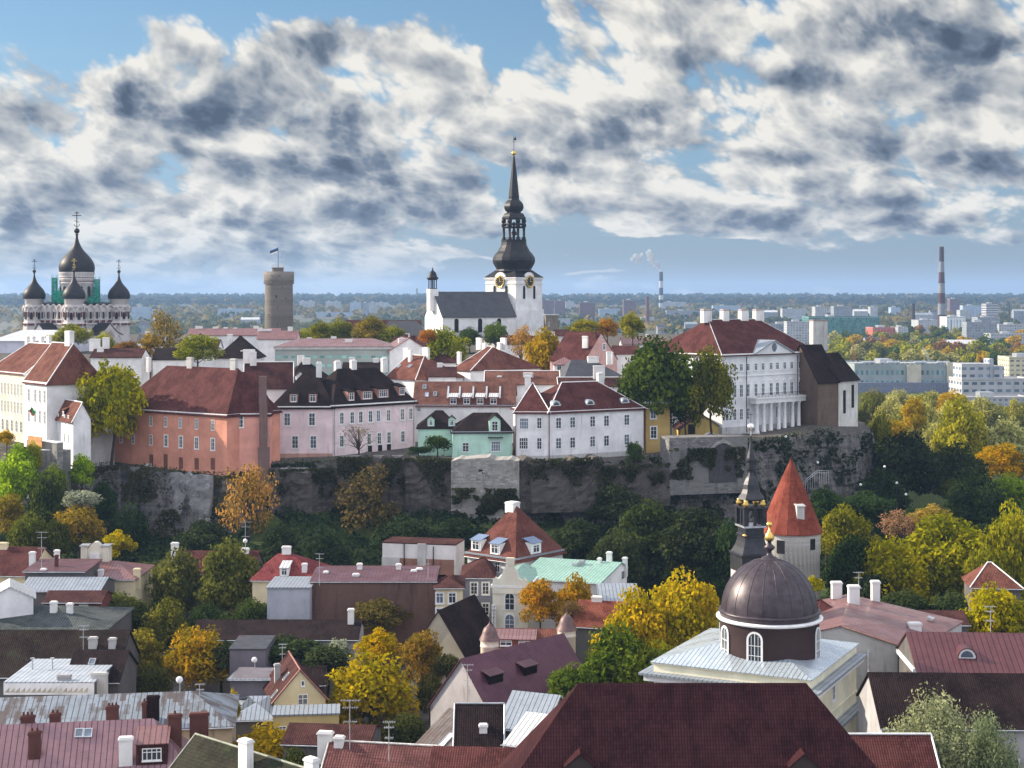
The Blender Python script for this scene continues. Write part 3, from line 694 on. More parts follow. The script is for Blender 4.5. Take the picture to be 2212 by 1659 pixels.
# orange-pink old house, obliquely lit
H = house('old_house', 'long orange-pink house with blistered plaster and maroon hipped roof on the cliff edge', 'house', 245, 880, 366, -35, xr=490, W=17, yb=995, group=GU)
H.walls(PINK()); H.cornice(WHITE(), .22, .5); H.roof('hip', MAROON(), yr=792, hl=9, hr=5, trim=None)
H.wins('front', [264, 275, 286, 326, 358, 390, 425, 460], [905], .95, 2.3); H.wins('front', [262, 288, 326], [945], 1.0, 2.4); H.wins('front', [359, 391, 425, 460], [952], 1.1, 2.6, 's')
for x, y in ((327, 994), (358, 998), (391, 1000), (425, 1002), (460, 1002)): opening(H, 'front', x, y, 1.3, 2.6 if x != 358 else 3.6, 'bricked_doorway', BRICKW())
H.chim(411, 772, w=1.6, mat=PALEGREY()); H.chim(505, 775, w=1.7, mat=PALEGREY()); H.chim(321, 772, v=10, w=.9)
# graffiti on the plinth: white bubble strokes
b = MB()
for q, (gx, gw) in enumerate(((311, 5), (318, 4), (325, 5))):
    p0, p1 = H.on('front', gx-gw/2, 1002), H.on('front', gx+gw/2, 1017)
    for sg in (.12, .5, .88): b.tube((p0.x+(p1.x-p0.x)*sg, -.05, p1.z), (p0.x+(p1.x-p0.x)*(sg+.1*(-1)**q), -.05, p0.z), .16, n=5)
    b.tube((p0.x, -.05, p0.z), (p1.x, -.05, p0.z), .14, n=5)
H.add(b, 'graffiti', TRIM())
H2 = house('corner_house', 'paler salmon end house with two small windows beside the orange-pink house', 'house', 490.6, 893, 347.4, 6, xr=584, W=15, yb=1020, group=GU)
H2.walls(plaster('salmon_plaster', (.76, .37, .30), .35)); H2.cornice(WHITE(), .2, .45); H2.roof('hip', MAROON(), yr=803, hl=0, hr=4)
H2.wins('front', [518.5], [911], 1.4, 2.5, 's'); H2.wins('front', [507], [968.5], 1.3, 2.1)
b = MB(); u0, u1 = H2.uv_at(557, -1.2), H2.uv_at(582, -1.2); b.box(u0, -1.2, -5, u1, -.0, H2.h*.42); b.box(u0+.3, -1.1, H2.h*.42, u1-.5, 0, H2.zpx(u0, -1, 872)); b.box(u0+.2, -.9, H2.zpx(u0, -1, 872), u1-.7, .6, H2.zpx(u0, -1, 813))
H2.add(b, 'buttress_stack', plaster('dark_brown_plaster', (.20, .13, .12), .8))  # dark brown plaster with random blotches

# pale pink corner house
A0 = house('pink_corner_house', 'pale pink two-storey corner house with dormered dark brown roof', 'house', 586.6, 877.5, 364, 2, xr=719, W=19, yb=990, group=GU)
A0.walls(PALEPINK(), (1.1, plaster('pink_plinth', (.55, .33, .27), .5))); A0.cornice(WHITE(), .3, .4); A0.roof('hip', TILE_BLACK(), yr=800, hl=7, hr=5, ov=.6)
A0.wins('front', [620.5, 674], [906], 1.45, 2.9, 's'); A0.wins('front', [637.5, 677], [955], 1.45, 2.9, 's')
for x in (634, 675.5): A0.dormer(x, 869, 1.9, 2.1, 'hip', plaster('dormer_rose', (.42, .22, .18), .4), win=(1.3, 1.7))
A0.chim(689, 784, v=8, w=1.3, pots=3); A0.chim(605, 838, v=3, w=.01)if 0 else None
A1 = house('', '', '', 719.5, 875, 364.3, 42, xr=897, W=16, yb=990, root=A0.root)
A1.walls(PALEPINK()); A1.cornice(WHITE(), .3, .4); A1.roof('hip', TILE_BLACK(), yr=795, hl=7, hr=6, ov=.6)
A1.wins('front', [738, 760.5, 779, 800, 817, 839, 869, 887], [903.6], 1.15, 2.7, 's'); A1.wins('front', [738, 797, 819, 840, 870], [953], 1.15, 2.7, 's')
for x, y in ((799, 973), (821, 973), (840, 971)): opening(A1, 'front', x, y, 1.2, 2.6)
for x, y, w in ((759, 866, 1.9), (793, 863, 3.4), (828, 859, 3.4), (868, 854, 1.9)): A1.dormer(x, y, w, 2.2, 'shed', plaster('dormer_rose', (.42, .22, .18), .4), win=(w*.7, 1.7))
for x, y, v in ((729, 781, 9), (763, 779, 8), (830, 774, 8)): A1.chim(x, y, v=v, w=1.6, pots=4)
drain(A1, (.3, A1.L-.5), GALV())

# mint green villa
G0 = house('mint_villa', 'mint green villa with dark hipped roof and balcony above the limestone bastion', 'house', 978, 932, 355, 3, xr=1106, W=14, yb=994, group=GU)
G0.walls(MINT()); G0.cornice(SEAM_GREY(), .35, .3); G0.roof('hip', TILE_BLACK(), yr=891, hl=4.8, hr=3, ov=.5)
G0.wins('front', [1006], [966], 1.45, 2.1); G0.wins('front', [1071], [964], 2.1, 2.3)
G0.dormer(1069, 932.5, 2.6, 2.7, 'gable', MINT(), win=(1.4, 2.2))
p = G0.on('front', 1070, 944); b = MB(); b.box(p.x-1.7, -1.1, p.z-.15, p.x+1.7, -.01, p.z); 
for q in range(9): b.box(p.x-1.65+q*.4, -1.08, p.z, p.x-1.61+q*.4, -1.04, p.z+1)
b.box(p.x-1.7, -1.1, p.z+1, p.x+1.7, -1.02, p.z+1.06); G0.add(b, 'balcony', IRON())
G1 = house('', '', '', 903, 921.5, 361, 2, xr=984, W=9, yb=985, root=G0.root)
G1.walls(MINT()); G1.roof('hip', TILE_BLACK(), yr=886, hl=4, hr=3)
for x in (931, 976): G1.dormer(x, 921, 1.6, 1.8, 'gable', MINT(), win=(.8, 1.3))
# long house behind
H = house('long_house', 'long white house with four shed dormers behind the mint villa', 'house', 893, 874, 392, -2, xr=1112, W=13, group='roofs of the upper town')
H.walls(WHITE()); H.cornice(SEAM_GREY(), .3, .5); H.roof('u', tiles('brown_tile', (.14, .062, .048), (.18, .085, .066)), yr=824)
for x in (979, 1008, 1037, 1066): H.dormer(x, 875, 2.1, 2.1, 'shed', plaster('dormer_red', (.25, .08, .06), .4), SEAM_WHITE(), win=(1.6, 1.4))
for x, y in ((917, 836), (922, 853), (940, 851)): H.skylight('roof', x, y, .9, 1.5)
for x in (968, 993, 1022, 1051, 1080): H.skylight('roof', x, 848, .45, 4.4, TRIM())  # white metal edge strips between the dormers, in skylight form, not glazed
H.wins('front', [905], [884], 1., 1.2)

# white corner house
B1 = house('white_corner_house', 'white two-storey house with three eyebrow dormers on its maroon roof', 'house', 1184.5, 888.8, 353, 30, xr=1392, W=16, yb=991, group=GU)
B1.walls(WHITE(), (.7, PALEGREY())); B1.cornice(WHITE(), .22, .3); B1.roof('hip', MAROON(), yr=825, hl=8.5, hr=8, ov=.55, trim=TRIM())
B1.wins('front', [1206.4, 1236.7, 1279.8, 1309.8, 1353.7], [914], 1.45, 2.5); B1.wins('front', [1206.4, 1236.7, 1279.8, 1309.8, 1353.7], [957.7], 1.45, 2.5)
for x, y in ((1202, 877), (1275.5, 874.5), (1350.7, 870.5)): B1.dormer(x, y, 2.2, 1.15, 'eye', roof=SEAM_GREY())
B1.chim(1297, 806, w=1.7, pots=3); drain(B1, (.15, B1.L-.2), plain('maroon_paint', (.16, .04, .04)))
B0 = house('', '', '', 1113, 888.6, 353.5, -2, xr=1184.6, W=18, yb=991, root=B1.root)
B0.walls(WHITE(), (.7, PALEGREY())); B0.cornice(WHITE(), .22, .3); B0.roof('hip', MAROON(), yr=827, hl=3.7, hr=3.7, ov=.55, trim=TRIM())
B0.wins('front', [1132], [915], 2.0, 2.5); B0.wins('front', [1165], [914], 1.1, 2.5); B0.wins('front', [1131], [957.7], 2.0, 2.6); B0.wins('front', [1165], [958], 1.1, 2.6)
B0.chim(1140, 812, w=1.4); drain(B0, (.1,), plain('maroon_paint', (.16, .04, .04)))

H = house('yellow_house', 'narrow stained yellow house with flat white cornice at the end of the row', 'house', 1395, 868, 368, 8, xr=1447, W=9, yb=984, group=GU)
H.walls(YELLOW()); H.cornice(TRIM(), .35, .35); H.roof('flat', SEAM_GREY(), ov=.5); H.wins('front', [1411], [891], 1.4, 2.9, 's'); H.wins('front', [1412], [934], 1.5, 2.8, 's')
H = house('dark_house', 'blackish steep-roofed house behind the stained yellow house', 'house', 1371, 872, 379, 8, xr=1452, W=10, group='roofs of the upper town')
H.walls(GREYP()); H.roof('hip', TILE_BLACK(), yr=818, hl=2, hr=3)
H = house('gatehouse', 'low yellow gabled house half hidden by the big dark tree', 'house', 1470, 925, 386, 5, xr=1560, W=10, yb=944)
H.walls(plaster('ochre_plaster', (.58, .42, .14), .4)); H.roof('v', TILE_DARK(), yr=893); opening(H, 'front', 1494, 927, 1.8, 2.4)

# government palace with portico
S = house('palace', 'white palace with columned portico, pediment and dark red hipped roof on the bluff', 'palace', 1560, 765, 386, 40, xr=1765, W=26, yb=938)
S.walls(plaster('palace_white', (.78, .78, .80), .18), (1.6, PALEGREY())); S.cornice(TRIM(), .5, .8); S.roof('hip', MAROON(), yr=690, hl=9, hr=8.5, ov=.7, trim=GALV())
WX = [1570, 1587, 1601, 1615.6, 1632.6, 1648, 1665.4, 1679, 1694.7, 1709.8, 1727.6, 1740.6, 1753.6]
S.wins('front', WX, [795], 1.15, 1.8, 's'); S.wins('front', WX, [846], 1.25, 3.2, 's'); S.wins('front', WX, [897], 1.25, 2.8, 's')
for x, w in ((1525, 3.0), (1565, 2.3), (1605.5, 2.8), (1638, 3.2)): S.chim(x, 668, w=w, dp=1.3, cap=plain('rust_cap', (.16, .07, .05)))
b = MB()                                               # pediments over the first-floor windows and a string course
for x in WX:
    p = S.on('front', x, 820); z = S.on('front', WX[0], 828).z
    b.raw([(p.x-.85, -.22, z), (p.x+.85, -.22, z), (p.x, -.22, z+.65), (p.x-.85, -.005, z), (p.x+.85, -.005, z), (p.x, -.005, z+.65)], [(0, 1, 2), (0, 2, 5, 3), (2, 1, 4, 5), (1, 0, 3, 4)])
z = S.on('front', 1570, 815).z; b.box(-.2, -.18, z, S.L+.2, -.004, z+.25); S.add(b, 'window_pediments', TRIM())
u0, u1 = S.uv_at(1627, 0), S.uv_at(1710, 0); b = MB(); hp = S.zpx((u0+u1)/2, 0, 735)-S.h
b.raw([(u0, -.55, S.h-.05), (u1, -.55, S.h-.05), ((u0+u1)/2, -.55, S.h+hp), (u0, 4, S.h-.05), (u1, 4, S.h-.05), ((u0+u1)/2, 8, S.h+hp)], [(0, 1, 2)], 0)
b.lathe([(.01, 0), (.9, 0)], 16, (0, 0), 1) if 0 else None
for (xa, za), (xb, zb_) in (((u0-.3, S.h-.1), ((u0+u1)/2, S.h+hp+.1)), ((u1+.3, S.h-.1), ((u0+u1)/2, S.h+hp+.1))):
    b.slab([(xa, -.9, za+.05), (xb, -.9, zb_), (xb, 8, zb_), (xa, 3, za+.05)], .35, 1)
oo = S.add(b, 'pediment', [plaster('palace_white', (.78, .78, .80)), SEAM_GREY()])
m_ = MB(); m_.face([((u0+u1)/2+.95*math.cos(-t*math.pi/8), -.60, S.h+hp*.42+1.15*math.sin(-t*math.pi/8)) for t in range(16)][::-1]); S.add(m_, 'oval_window', GLASS())
S.planes['port'] = (Vector((0, -2.0, 0)), Vector((0, -1, 0)))
pc = [S.on('port', x, 869) for x in (1635, 1650, 1665, 1682, 1695, 1712, 1725.5, 1740.6)]; zc = S.on('port', 1665, 870).z
for p in pc:
    b = MB(); b.lathe([(.62, -1), (.62, .3), (.50, .5), (.42, zc-.55), (.58, zc-.35), (.62, zc)], 14, (p.x, -2.0)); S.add(b, 'column', TRIM())
b = MB(); e0, e1 = pc[0].x-1.0, pc[-1].x+1.0; b.box(e0, -2.7, zc, e1, -.56, zc+1.15); b.box(e0-.3, -3.0, zc+1.15, e1+.3, -.56, zc+1.5); S.add(b, 'entablature', TRIM())
b = MB()
for t in range(int((e1-e0)/.55)): b.box(e0+t*.55, -2.85, zc+1.502, e0+t*.55+.06, -2.79, zc+2.5)
b.box(e0, -2.87, zc+2.5, e1, -2.77, zc+2.58); S.add(b, 'balcony_railing', IRON())
drain(S, (S.uv_at(1612, 0), S.uv_at(1722, 0)))
b = MB(); b.box(e0-2, -6.5, -4, e1+6, -.02, -.05); S.add(b, 'terrace', PALEGREY())
# old house at the tip of the bluff
T0 = house('bluff_house', 'brown walled steep dark-roofed old house with white gable end right of the palace', 'house', 1766, 822, 398, 25, xr=1811, W=15, yb=915)
T0.walls(plaster('brown_wall', (.16, .115, .092), .7)); T0.roof('u', TILE_BLACK(), yr=744, ov=.5)
T1 = house('', '', '', 1811.5, 818, 401, 48, xr=1853, W=12, yb=908, root=T0.root)
T1.walls(plaster('weathered_white', (.66, .64, .60), .6)); T1.roof('u', TILE_BLACK(), yr=762, ov=.6)
for x, y in ((1824, 868), (1842, 856)): opening(T1, 'front', x, y, 1.3, 6.0, 'tall_window')
T0.chim(1768, 691, v=9, w=4.6, dp=1.8, below=8, mat=PALEGREY(), cap=plain('rust_cap', (.16, .07, .05)))

# ---------------------------------------------------------------- left end of the upper town
L1 = house('white_mansion', 'sunlit white mansion with tall windows, red hipped roof and big chimney at the left', 'house', 101, 826, 352, -50, xl=52, W=14, yb=945)
L1.walls(WHITE()); L1.cornice(WHITE(), .3, .5); L1.roof('hip', TILE_ORANGE(), yr=741, hl=0, hr=1.5, trim=TRIM())
L1.wins('front', [62.6, 76.4, 86.4, 96.4], [853], 1.0, 2.9); L1.wins('front', [62.6, 76.4, 86.4, 96.4], [897], 1.0, 2.9); L1.chim(150, 715, v=7, w=2.6, dp=1.2)
L2 = house('cream_mansion', 'cream mansion with close-set windows and four chimneys at the left edge', 'house', 53, 806, 371, -50, xl=-26, W=18, yb=930)
L2.walls(plaster('sunny_cream', (.76, .68, .52), .2)); L2.cornice(WHITE(), .3, .5); L2.roof('hip', TILE_ORANGE(), yr=742, hl=4, hr=0, trim=TRIM())
L2.wins('front', [4, 11, 18, 25, 32, 39, 46], [838], .9, 2.9); L2.wins('front', [4, 11, 18, 25, 32, 39, 46], [876], .9, 2.9); L2.wins('front', [6, 16, 26, 36, 46], [915], 1.3, 2.8, 'a')
for x in (59, 71, 90, 106): L2.chim(x, 727, v=9.5, w=1.2, below=5)
L3 = house('terrace_house', 'low sunlit white house with dormers below the white mansion', 'house', 158, 905, 344, -56, xl=100, W=4.0, yb=985)
L3.walls(WHITE()); L3.roof('hip', TILE_ORANGE(), yr=864, hl=0, hr=0, trim=TRIM()); L3.wins('front', [108, 116, 126, 140, 148], [898], .9, 1.9); L3.wins('front', [108, 116, 126, 140, 148], [938], .9, 2.0)
for x in (118, 137): L3.dormer(x, 896 if x < 120 else 900, 1.4, 1.6, 'shed', TILE_DARK(), win=(.9, 1.0))
def wallbox(name, label, x0, y0, d0, x1, d1, yb, th, mat, cat='wall', cap=None, sink=6, rough=0.):
    A, Bp = P(x0, y0, d0), P(x1, y0, d1); Lv = math.hypot(Bp.x-A.x, Bp.y-A.y); zb = zat(yb, d0)
    M = Matrix.Translation((A.x, A.y, zb)) @ Matrix.Rotation(math.atan2(Bp.y-A.y, Bp.x-A.x), 4, 'Z')
    r = thing(name, label, cat, M); b = MB(); H_ = A.z-zb
    if rough:
        nx, nz = max(6, int(Lv/.9)), max(6, int((H_+sink)/.8)); v = []; sd = A.x
        for j in range(nz+1):
            for i in range(nx+1):
                x = Lv*i/nx; tp = H_+rough*1.1*noise.noise(Vector((x*.13+sd, 1, 5)))+rough*.7*(noise.noise(Vector((x*.45+sd, 8, 5))) > .18)-rough*.5*(noise.noise(Vector((x*.3+sd, 3, 9))) > .22); z = -sink+(tp+sink)*j/nz
                y = rough*(.75*noise.noise(Vector((x*.16+sd, z*.3, 1)))+.35*noise.noise(Vector((x*.6+sd, z*.9, 4)))+.5*(noise.noise(Vector((x*.07+sd, 2, 2))) > .1))-rough*.45*(1-j/nz)*(noise.noise(Vector((x*.2+sd, 6, 6))) > 0)
                v.append((x, y, z))
        n1 = nx+1; b.raw(v, [(j*n1+i, j*n1+i+1, (j+1)*n1+i+1, (j+1)*n1+i) for j in range(nz) for i in range(nx)])
        tpv = [v[nz*n1+i] for i in range(n1)]; b.raw(tpv+[(x, th, z) for x, y, z in tpv], [(i, i+1, n1+i+1, n1+i) for i in range(nx)])
        for i in (0, nx): col_ = [v[j*n1+i] for j in range(nz+1)]; b.raw(col_+[(x, th, z) for x, y, z in col_], [(j, j+1, nz+2+j, nz+1+j) if i == 0 else (j+1, j, nz+1+j, nz+2+j) for j in range(nz)])
    else: b.box(0, 0, -sink, Lv, th, H_)
    b.build('wall', mat, r)
    if cap: c = MB(); c.box(-.12, -.12, A.z-zb+.002, Lv+.12, th+.12, A.z-zb+.2); c.build('coping', cap, r)
    return r, Lv, A.z-zb
wallbox('garden_wall', 'stained grey garden wall beside the orange-pink house', 182, 940, 352, 247, 360, 992, 1.2, PALEGREY(), cap=TRIM())
wallbox('terrace_wall', 'grey terrace wall with pale ledge under the sunlit white houses', 58, 950, 339, 123, 331, 975, 1.5, stone('terrace_stone', (.22, .21, .20), (.30, .29, .28)), cap=TRIM(), sink=14)
wallbox('lower_terrace_wall', 'long pale stepped wall under the terrace', 76, 974, 332, 153, 334, 1012, 1.5, stone('terrace_stone', (.22, .21, .20), (.30, .29, .28)), cap=TRIM(), sink=14)
wallbox('slat_fence', 'orange wooden fence on the left terrace', 60, 941, 337, 90, 333, 953, .12, plain('orange_wood', (.55, .26, .10)), 'fence', sink=1)
r = thing('flag', 'small green and red flag by the white mansion', 'flag', P(66, 908, 345)); b = MB(); b.tube((0, 0, -2.2), (.25, 0, 3.0), .04); b.build('pole', IRON(), r)
def cloth(w, h, mats, cuts):
    b = MB(); n = 10
    for i in range(n):
        x0, x1 = w*i/n, w*(i+1)/n; f = lambda t: .18*math.sin(t*3.2/w*2)*h*.6; s_ = lambda t: -t*.35
        for (c0, c1, mi) in cuts: b.face([(x0, f(x0), s_(x0)-h*c1), (x1, f(x1), s_(x1)-h*c1), (x1, f(x1), s_(x1)-h*c0), (x0, f(x0), s_(x0)-h*c0)], mi)
    return b
cloth(1.5, 1.1, 0, [(0, .65, 0), (.65, 1, 1)]).build('cloth', [plain('flag_green', (.04, .28, .08)), plain('flag_red', (.5, .04, .03))], r, Matrix.Translation((.25, 0, 3.0)) @ Matrix.Rotation(.6, 4, 'Y'))

# ---------------------------------------------------------------- roofs behind the cliff row
GR = 'roofs of the upper town'
def back(name, label, x, y, d, ang, W, kind, roof, yr, xr=None, xl=None, wall=None, chims=(), **kw):
    H = house(name, label, 'house', x, y, d, ang, xr=xr, xl=xl, W=W, group=GR); H.walls(wall or WHITE()); H.roof(kind, roof, yr=yr, **kw)
    for c in chims: H.chim(c[0], c[1], v=(c[2] if len(c) > 2 else None), w=(c[3] if len(c) > 3 else 1.5), mat=(c[4] if len(c) > 4 else None))
    return H
back('town_house', 'dark hip-roofed house with white chimneys left of the ribbed-roof hall', 466, 770, 455, 0, 13, 'hip', TILE_BLACK(), 725, xr=557, chims=((533, 757, 2, 3.5), (497, 722)))
back('long_roof_house', 'long low pale red roof with a row of white chimneys behind the tall bare tree', 405, 723, 565, 2, 11, 'u', SEAM_PINK(), 709, xr=602, chims=((430, 705, None, 2.6), (466, 706, None, 2), (488, 707), (508, 708), (553, 704, None, 1.8)))
back('sheet_roof_house', 'pale sheet-roofed house in front of the round stone tower', 556, 731, 522, 3, 11, 'u', SEAM_PINK(), 714, xr=642, chims=((562, 708, None, 1.6), (577, 711, None, 3.2), (627, 706, None, 1.6)))
H = back('hall', 'greenish grey hall with ribbed sheet-metal roof in the middle of the upper town', 594, 748, 470, 3, 22, 'hip', SEAM_PINK(), 731, xr=846, wall=facade('hall_front', (.36, .40, .38), (.10, .22, .20), 2.2, 2.6, .6, .3), chims=((721, 727, None, 1.6), (754, 733, 6, 2.4)), hl=6, hr=6)
H.cornice(PALEGREY(), .4, 1.0)
H = back('steep_dark_house', 'steep blackish house with small white gabled dormer behind the pale pink house', 620, 822, 402, 12, 15, 'hip', TILE_BLACK(), 776, xr=725, hl=5, chims=((650, 768, None, 1.7), (662, 773, 6, 2.0)))
H.dormer(649, 829, 2.2, 2.2, 'gable', TRIM(), win=(1.2, 1.5))
back('red_brown_house', 'red-brown roof with pale verge between salmon house and pale pink house', 528, 836, 388, 8, 13, 'u', TILE_DARK(), 782, xr=632, trim=TRIM(), chims=((538, 755, None, 3.0), (547, 760, 4, 1.6)))
H = back('orange_roof_house', 'house with sunlit orange tiled slope and two glinting skylights', 897, 818, 425, -42, 19, 'hip', TILE_ORANGE(), 768, xl=832, hl=0, hr=6, trim=TRIM(), chims=((878, 752, 9, 2.0), (920, 751, 10, 2.2), (886, 756, 7, 1.)))
for x in (861, 885): H.skylight('roof', x, 791, 1.3, 1.3)
back('white_gable_house', 'lavender-white gabled house with red verge left of the yellow-orange tree', 842, 757, 470, 14, 15, 'v', SEAM_PINK(), 730, xr=926, chims=((868, 731, 4, 2.2), (877, 722, 8, 1.2, CHIMB()), (892, 725, 9, 1.4, CHIMB())))
H = back('hipped_house', 'broad hip-roofed house with one sunlit end below the church nave', 1016, 799, 437, -48, 27, 'hip', TILE_ORANGE(), 750, xl=977, hl=0, hr=6, trim=TRIM(), chims=((992, 760, 4, 1.2), (1047, 741, 13, 1.3), (1079, 740, 16, 1.3), (1088, 730, 17, 2.), (1035, 730, 20, 2.)))
H = back('pink_gable_house', 'maroon-roofed house with pink gable end right of the orange maples', 1262, 779, 447, -32, 20, 'u', MAROON(), 717, xl=1188, wall=plaster('gable_pink', (.66, .40, .36), .25), ov=.3, chims=((1264, 726, 4, 1.6), (1283, 717, 8, 1.6, CHIMB()), (1318, 760, -2, 1.6)))
H.wins('right', [1305], [749], 1.6, 1.9, 's'); H.wins('right', [1300.5], [729], 1., 1., 'd')
back('small_red_house', 'small red roof tucked behind the big dark green tree', 1326, 763, 475, 0, 10, 'u', MAROON(), 746, xr=1382)
back('slate_house', 'bluish slate-roofed house with white chimney right of the orange maples', 1222, 814, 414, 10, 14, 'hip', SLATE(), 777, xr=1348, hl=3, chims=((1281, 770, 6, 3.0), (1315, 760, 9, 1.2)))
back('low_tiled_house', 'low orange-brown tiled roof behind the white corner house', 1048, 828, 402, 0, 11, 'u', tiles('brown_tile', (.14, .062, .048), (.18, .085, .066)), 801, xr=1208, trim=TRIM(), chims=((1141, 805, 3, 2.6), (1079, 812, 3, 1.2)))
back('brown_strip_house', 'long narrow brown roof behind the right half of the white corner house', 1208, 833, 397, 2, 10, 'u', TILE_DARK(), 815, xr=1374, trim=TRIM(), chims=((1294, 790, 4, 3.),))
H = back('tiny_white_house', 'tiny white house with pale red roof in front of the orange maples', 1197, 786, 428, 0, 8, 'hip', SEAM_PINK(), 771, xr=1243, hl=3, hr=3); H.wins('front', [1208, 1228], [793], 1.2, 1.8)
back('far_red_roof', 'far dark red roof left of the church nave', 745, 712, 640, 2, 15, 'u', TILE_DARK(), 691, xr=908)
back('church_annex', 'dark slate-roofed building in front of the church gable', 822, 727, 588, 3, 17, 'hip', SLATE(), 693, xr=932, hl=3, hr=6)
back('metal_roof_hall', 'large hall with bright metal roof at the far left', -20, 736, 600, -6, 30, 'shed', SEAM_WHITE(), 713, xr=132, wall=plaster('lavender_wall', (.60, .60, .68), .3))
back('chimney_house', 'low red-roofed house with tall white chimneys beside the left yellow tree', 196, 770, 440, 0, 10, 'u', TILE_DARK(), 752, xr=305, chims=((205, 732, None, 3.0), (229, 729, None, 1.9), (217, 750, 3, 1.8), (319, 773, 4, 1.9)))
# further roofs on the plateau that show between the tree tops
for nm, lab, x, y, d, xr, yr, rf, ch in (
 ('grey_ridge_house', 'low grey ridge roof between the cathedral and the tall sparse tree', 296, 738, 585, 352, 722, SLATE, ((318, 716),)), ('maroon_ridge_house', 'maroon ridge roof behind the yellow-green tree by the tall sparse tree', 384, 752, 505, 470, 733, TILE_DARK, ((412, 726), (455, 728))),
 ('dark_ridge_house', 'dark tiled roof left of the dark hip-roofed town house', 330, 775, 470, 400, 752, TILE_BLACK, ()), ('russet_roof_house', 'russet tiled roof in front of the round stone tower', 640, 752, 500, 700, 735, TILE_DARK, ((668, 729),)),
 ('brown_back_house', 'brown roof behind the white gabled house and nave tree', 850, 745, 540, 935, 727, TILE_DARK, ((880, 721),)), ('long_back_house', 'long dark roof along the foot of the church tower', 1085, 742, 540, 1205, 724, TILE_DARK, ((1150, 718), (1192, 717))),
 ('pale_back_house', 'pale sheet roof between the pink gable and the palace', 1345, 742, 560, 1440, 728, SEAM_PINK, ((1400, 722),)), ('tower_foot_house', 'wide dark roof right of the grey stone turret', 1200, 724, 575, 1300, 711, TILE_DARK, ()),
 ('mid_dark_house', 'dark brown hipped roof in front of the ribbed hall', 740, 800, 430, 822, 782, TILE_BLACK, ((760, 772), (812, 774))), ('mid_red_house', 'dull red roof between orange-roofed house and broad hip-roofed house', 925, 812, 420, 985, 792, TILE_DARK, ((950, 784),)),
 ('nave_foot_house', 'brown ridge roof below the nave tree', 905, 782, 470, 985, 764, TILE_DARK, ((960, 757),)), ('right_back_house', 'dark roof with white chimney left of the palace hip', 1380, 775, 470, 1470, 756, TILE_DARK, ((1405, 749),))):
    back(nm, lab, x, y, d, 2, 11, 'u', rf(), yr, xr=xr, chims=ch)
# ================================================================= cathedral with onion domes (far left)
GOLD = lambda: plain('gilding', (.75, .50, .14), .3, .9, .5, .15)
DOME = lambda: plain('black_dome_metal', (.016, .013, .014), .5, .0, .2, .4)
def cross(parent, z, s, mat, basis):
    b = MB(); w = .09*s
    b.box(-w, -w, z, w, w, z+4.2*s); b.box(-1.05*s, -w, z+3.1*s, 1.05*s, w, z+3.1*s+2*w); b.box(-.55*s, -w, z+3.7*s, .55*s, w, z+3.7*s+2*w)
    b.tube((-.6*s, 0, z+1.9*s), (.6*s, 0, z+1.5*s), w, n=4)
    for i in range(8):
        a0, a1 = math.pi*(1+i/8), math.pi*(1+(i+1)/8); b.tube((.65*s*math.cos(a0), 0, z+1.1*s+.65*s*math.sin(a0)), (.65*s*math.cos(a1), 0, z+1.1*s+.65*s*math.sin(a1)), w, n=4)
    return b.build('cross', mat, parent, basis)
def onion(root, x, y, z, r, hgt_, cross_s, mat, cmat, n=32):
    """bulb whose foot sits at z; hgt_ = foot to tip"""
    pr = [(.95, 0), (.985, .05), (1.0, .12), (.985, .19), (.93, .27), (.82, .36), (.66, .45), (.48, .54), (.34, .62), (.235, .70), (.16, .78), (.105, .86), (.07, .93), (.06, 1.)]
    b = MB(); b.lathe([(r*q, hgt_*t) for q, t in pr], n); bz = hgt_
    b.lathe([(.06*r, bz), (.13*r, bz+.03*r), (.06*r, bz+.05*r), (.06*r, bz+.08*r)]+[(.16*r*math.sin(math.pi*i/8)+.01, bz+.24*r-.16*r*math.cos(math.pi*i/8)) for i in range(9)], 14)
    T = Matrix.Translation((x, y, z)); o = b.build('onion_dome', mat, root, T); cross(o, bz+.38*r, cross_s, cmat, Matrix.Identity(4)); return o
def arch_ring(b, x, y0, z, r, th, dpt, n=10, mi=0, peak=.25):
    """kokoshnik arch in the local XZ plane standing on z"""
    o = [(r*math.cos(math.pi*i/n), r*math.sin(math.pi*i/n)*(1+peak*(1-abs(2*i/n-1))**3)) for i in range(n+1)]
    for i in range(n):
        (a0, c0), (a1, c1) = o[i], o[i+1]; k_ = (r-th)/r
        b.raw([(x+a0, y0, z+c0), (x+a1, y0, z+c1), (x+a1*k_, y0, z+c1*k_), (x+a0*k_, y0, z+c0*k_), (x+a0, y0+dpt, z+c0), (x+a1, y0+dpt, z+c1), (x+a1*k_, y0+dpt, z+c1*k_), (x+a0*k_, y0+dpt, z+c0*k_)], [(0, 3, 2, 1), (0, 1, 5, 4), (2, 3, 7, 6)], mi)
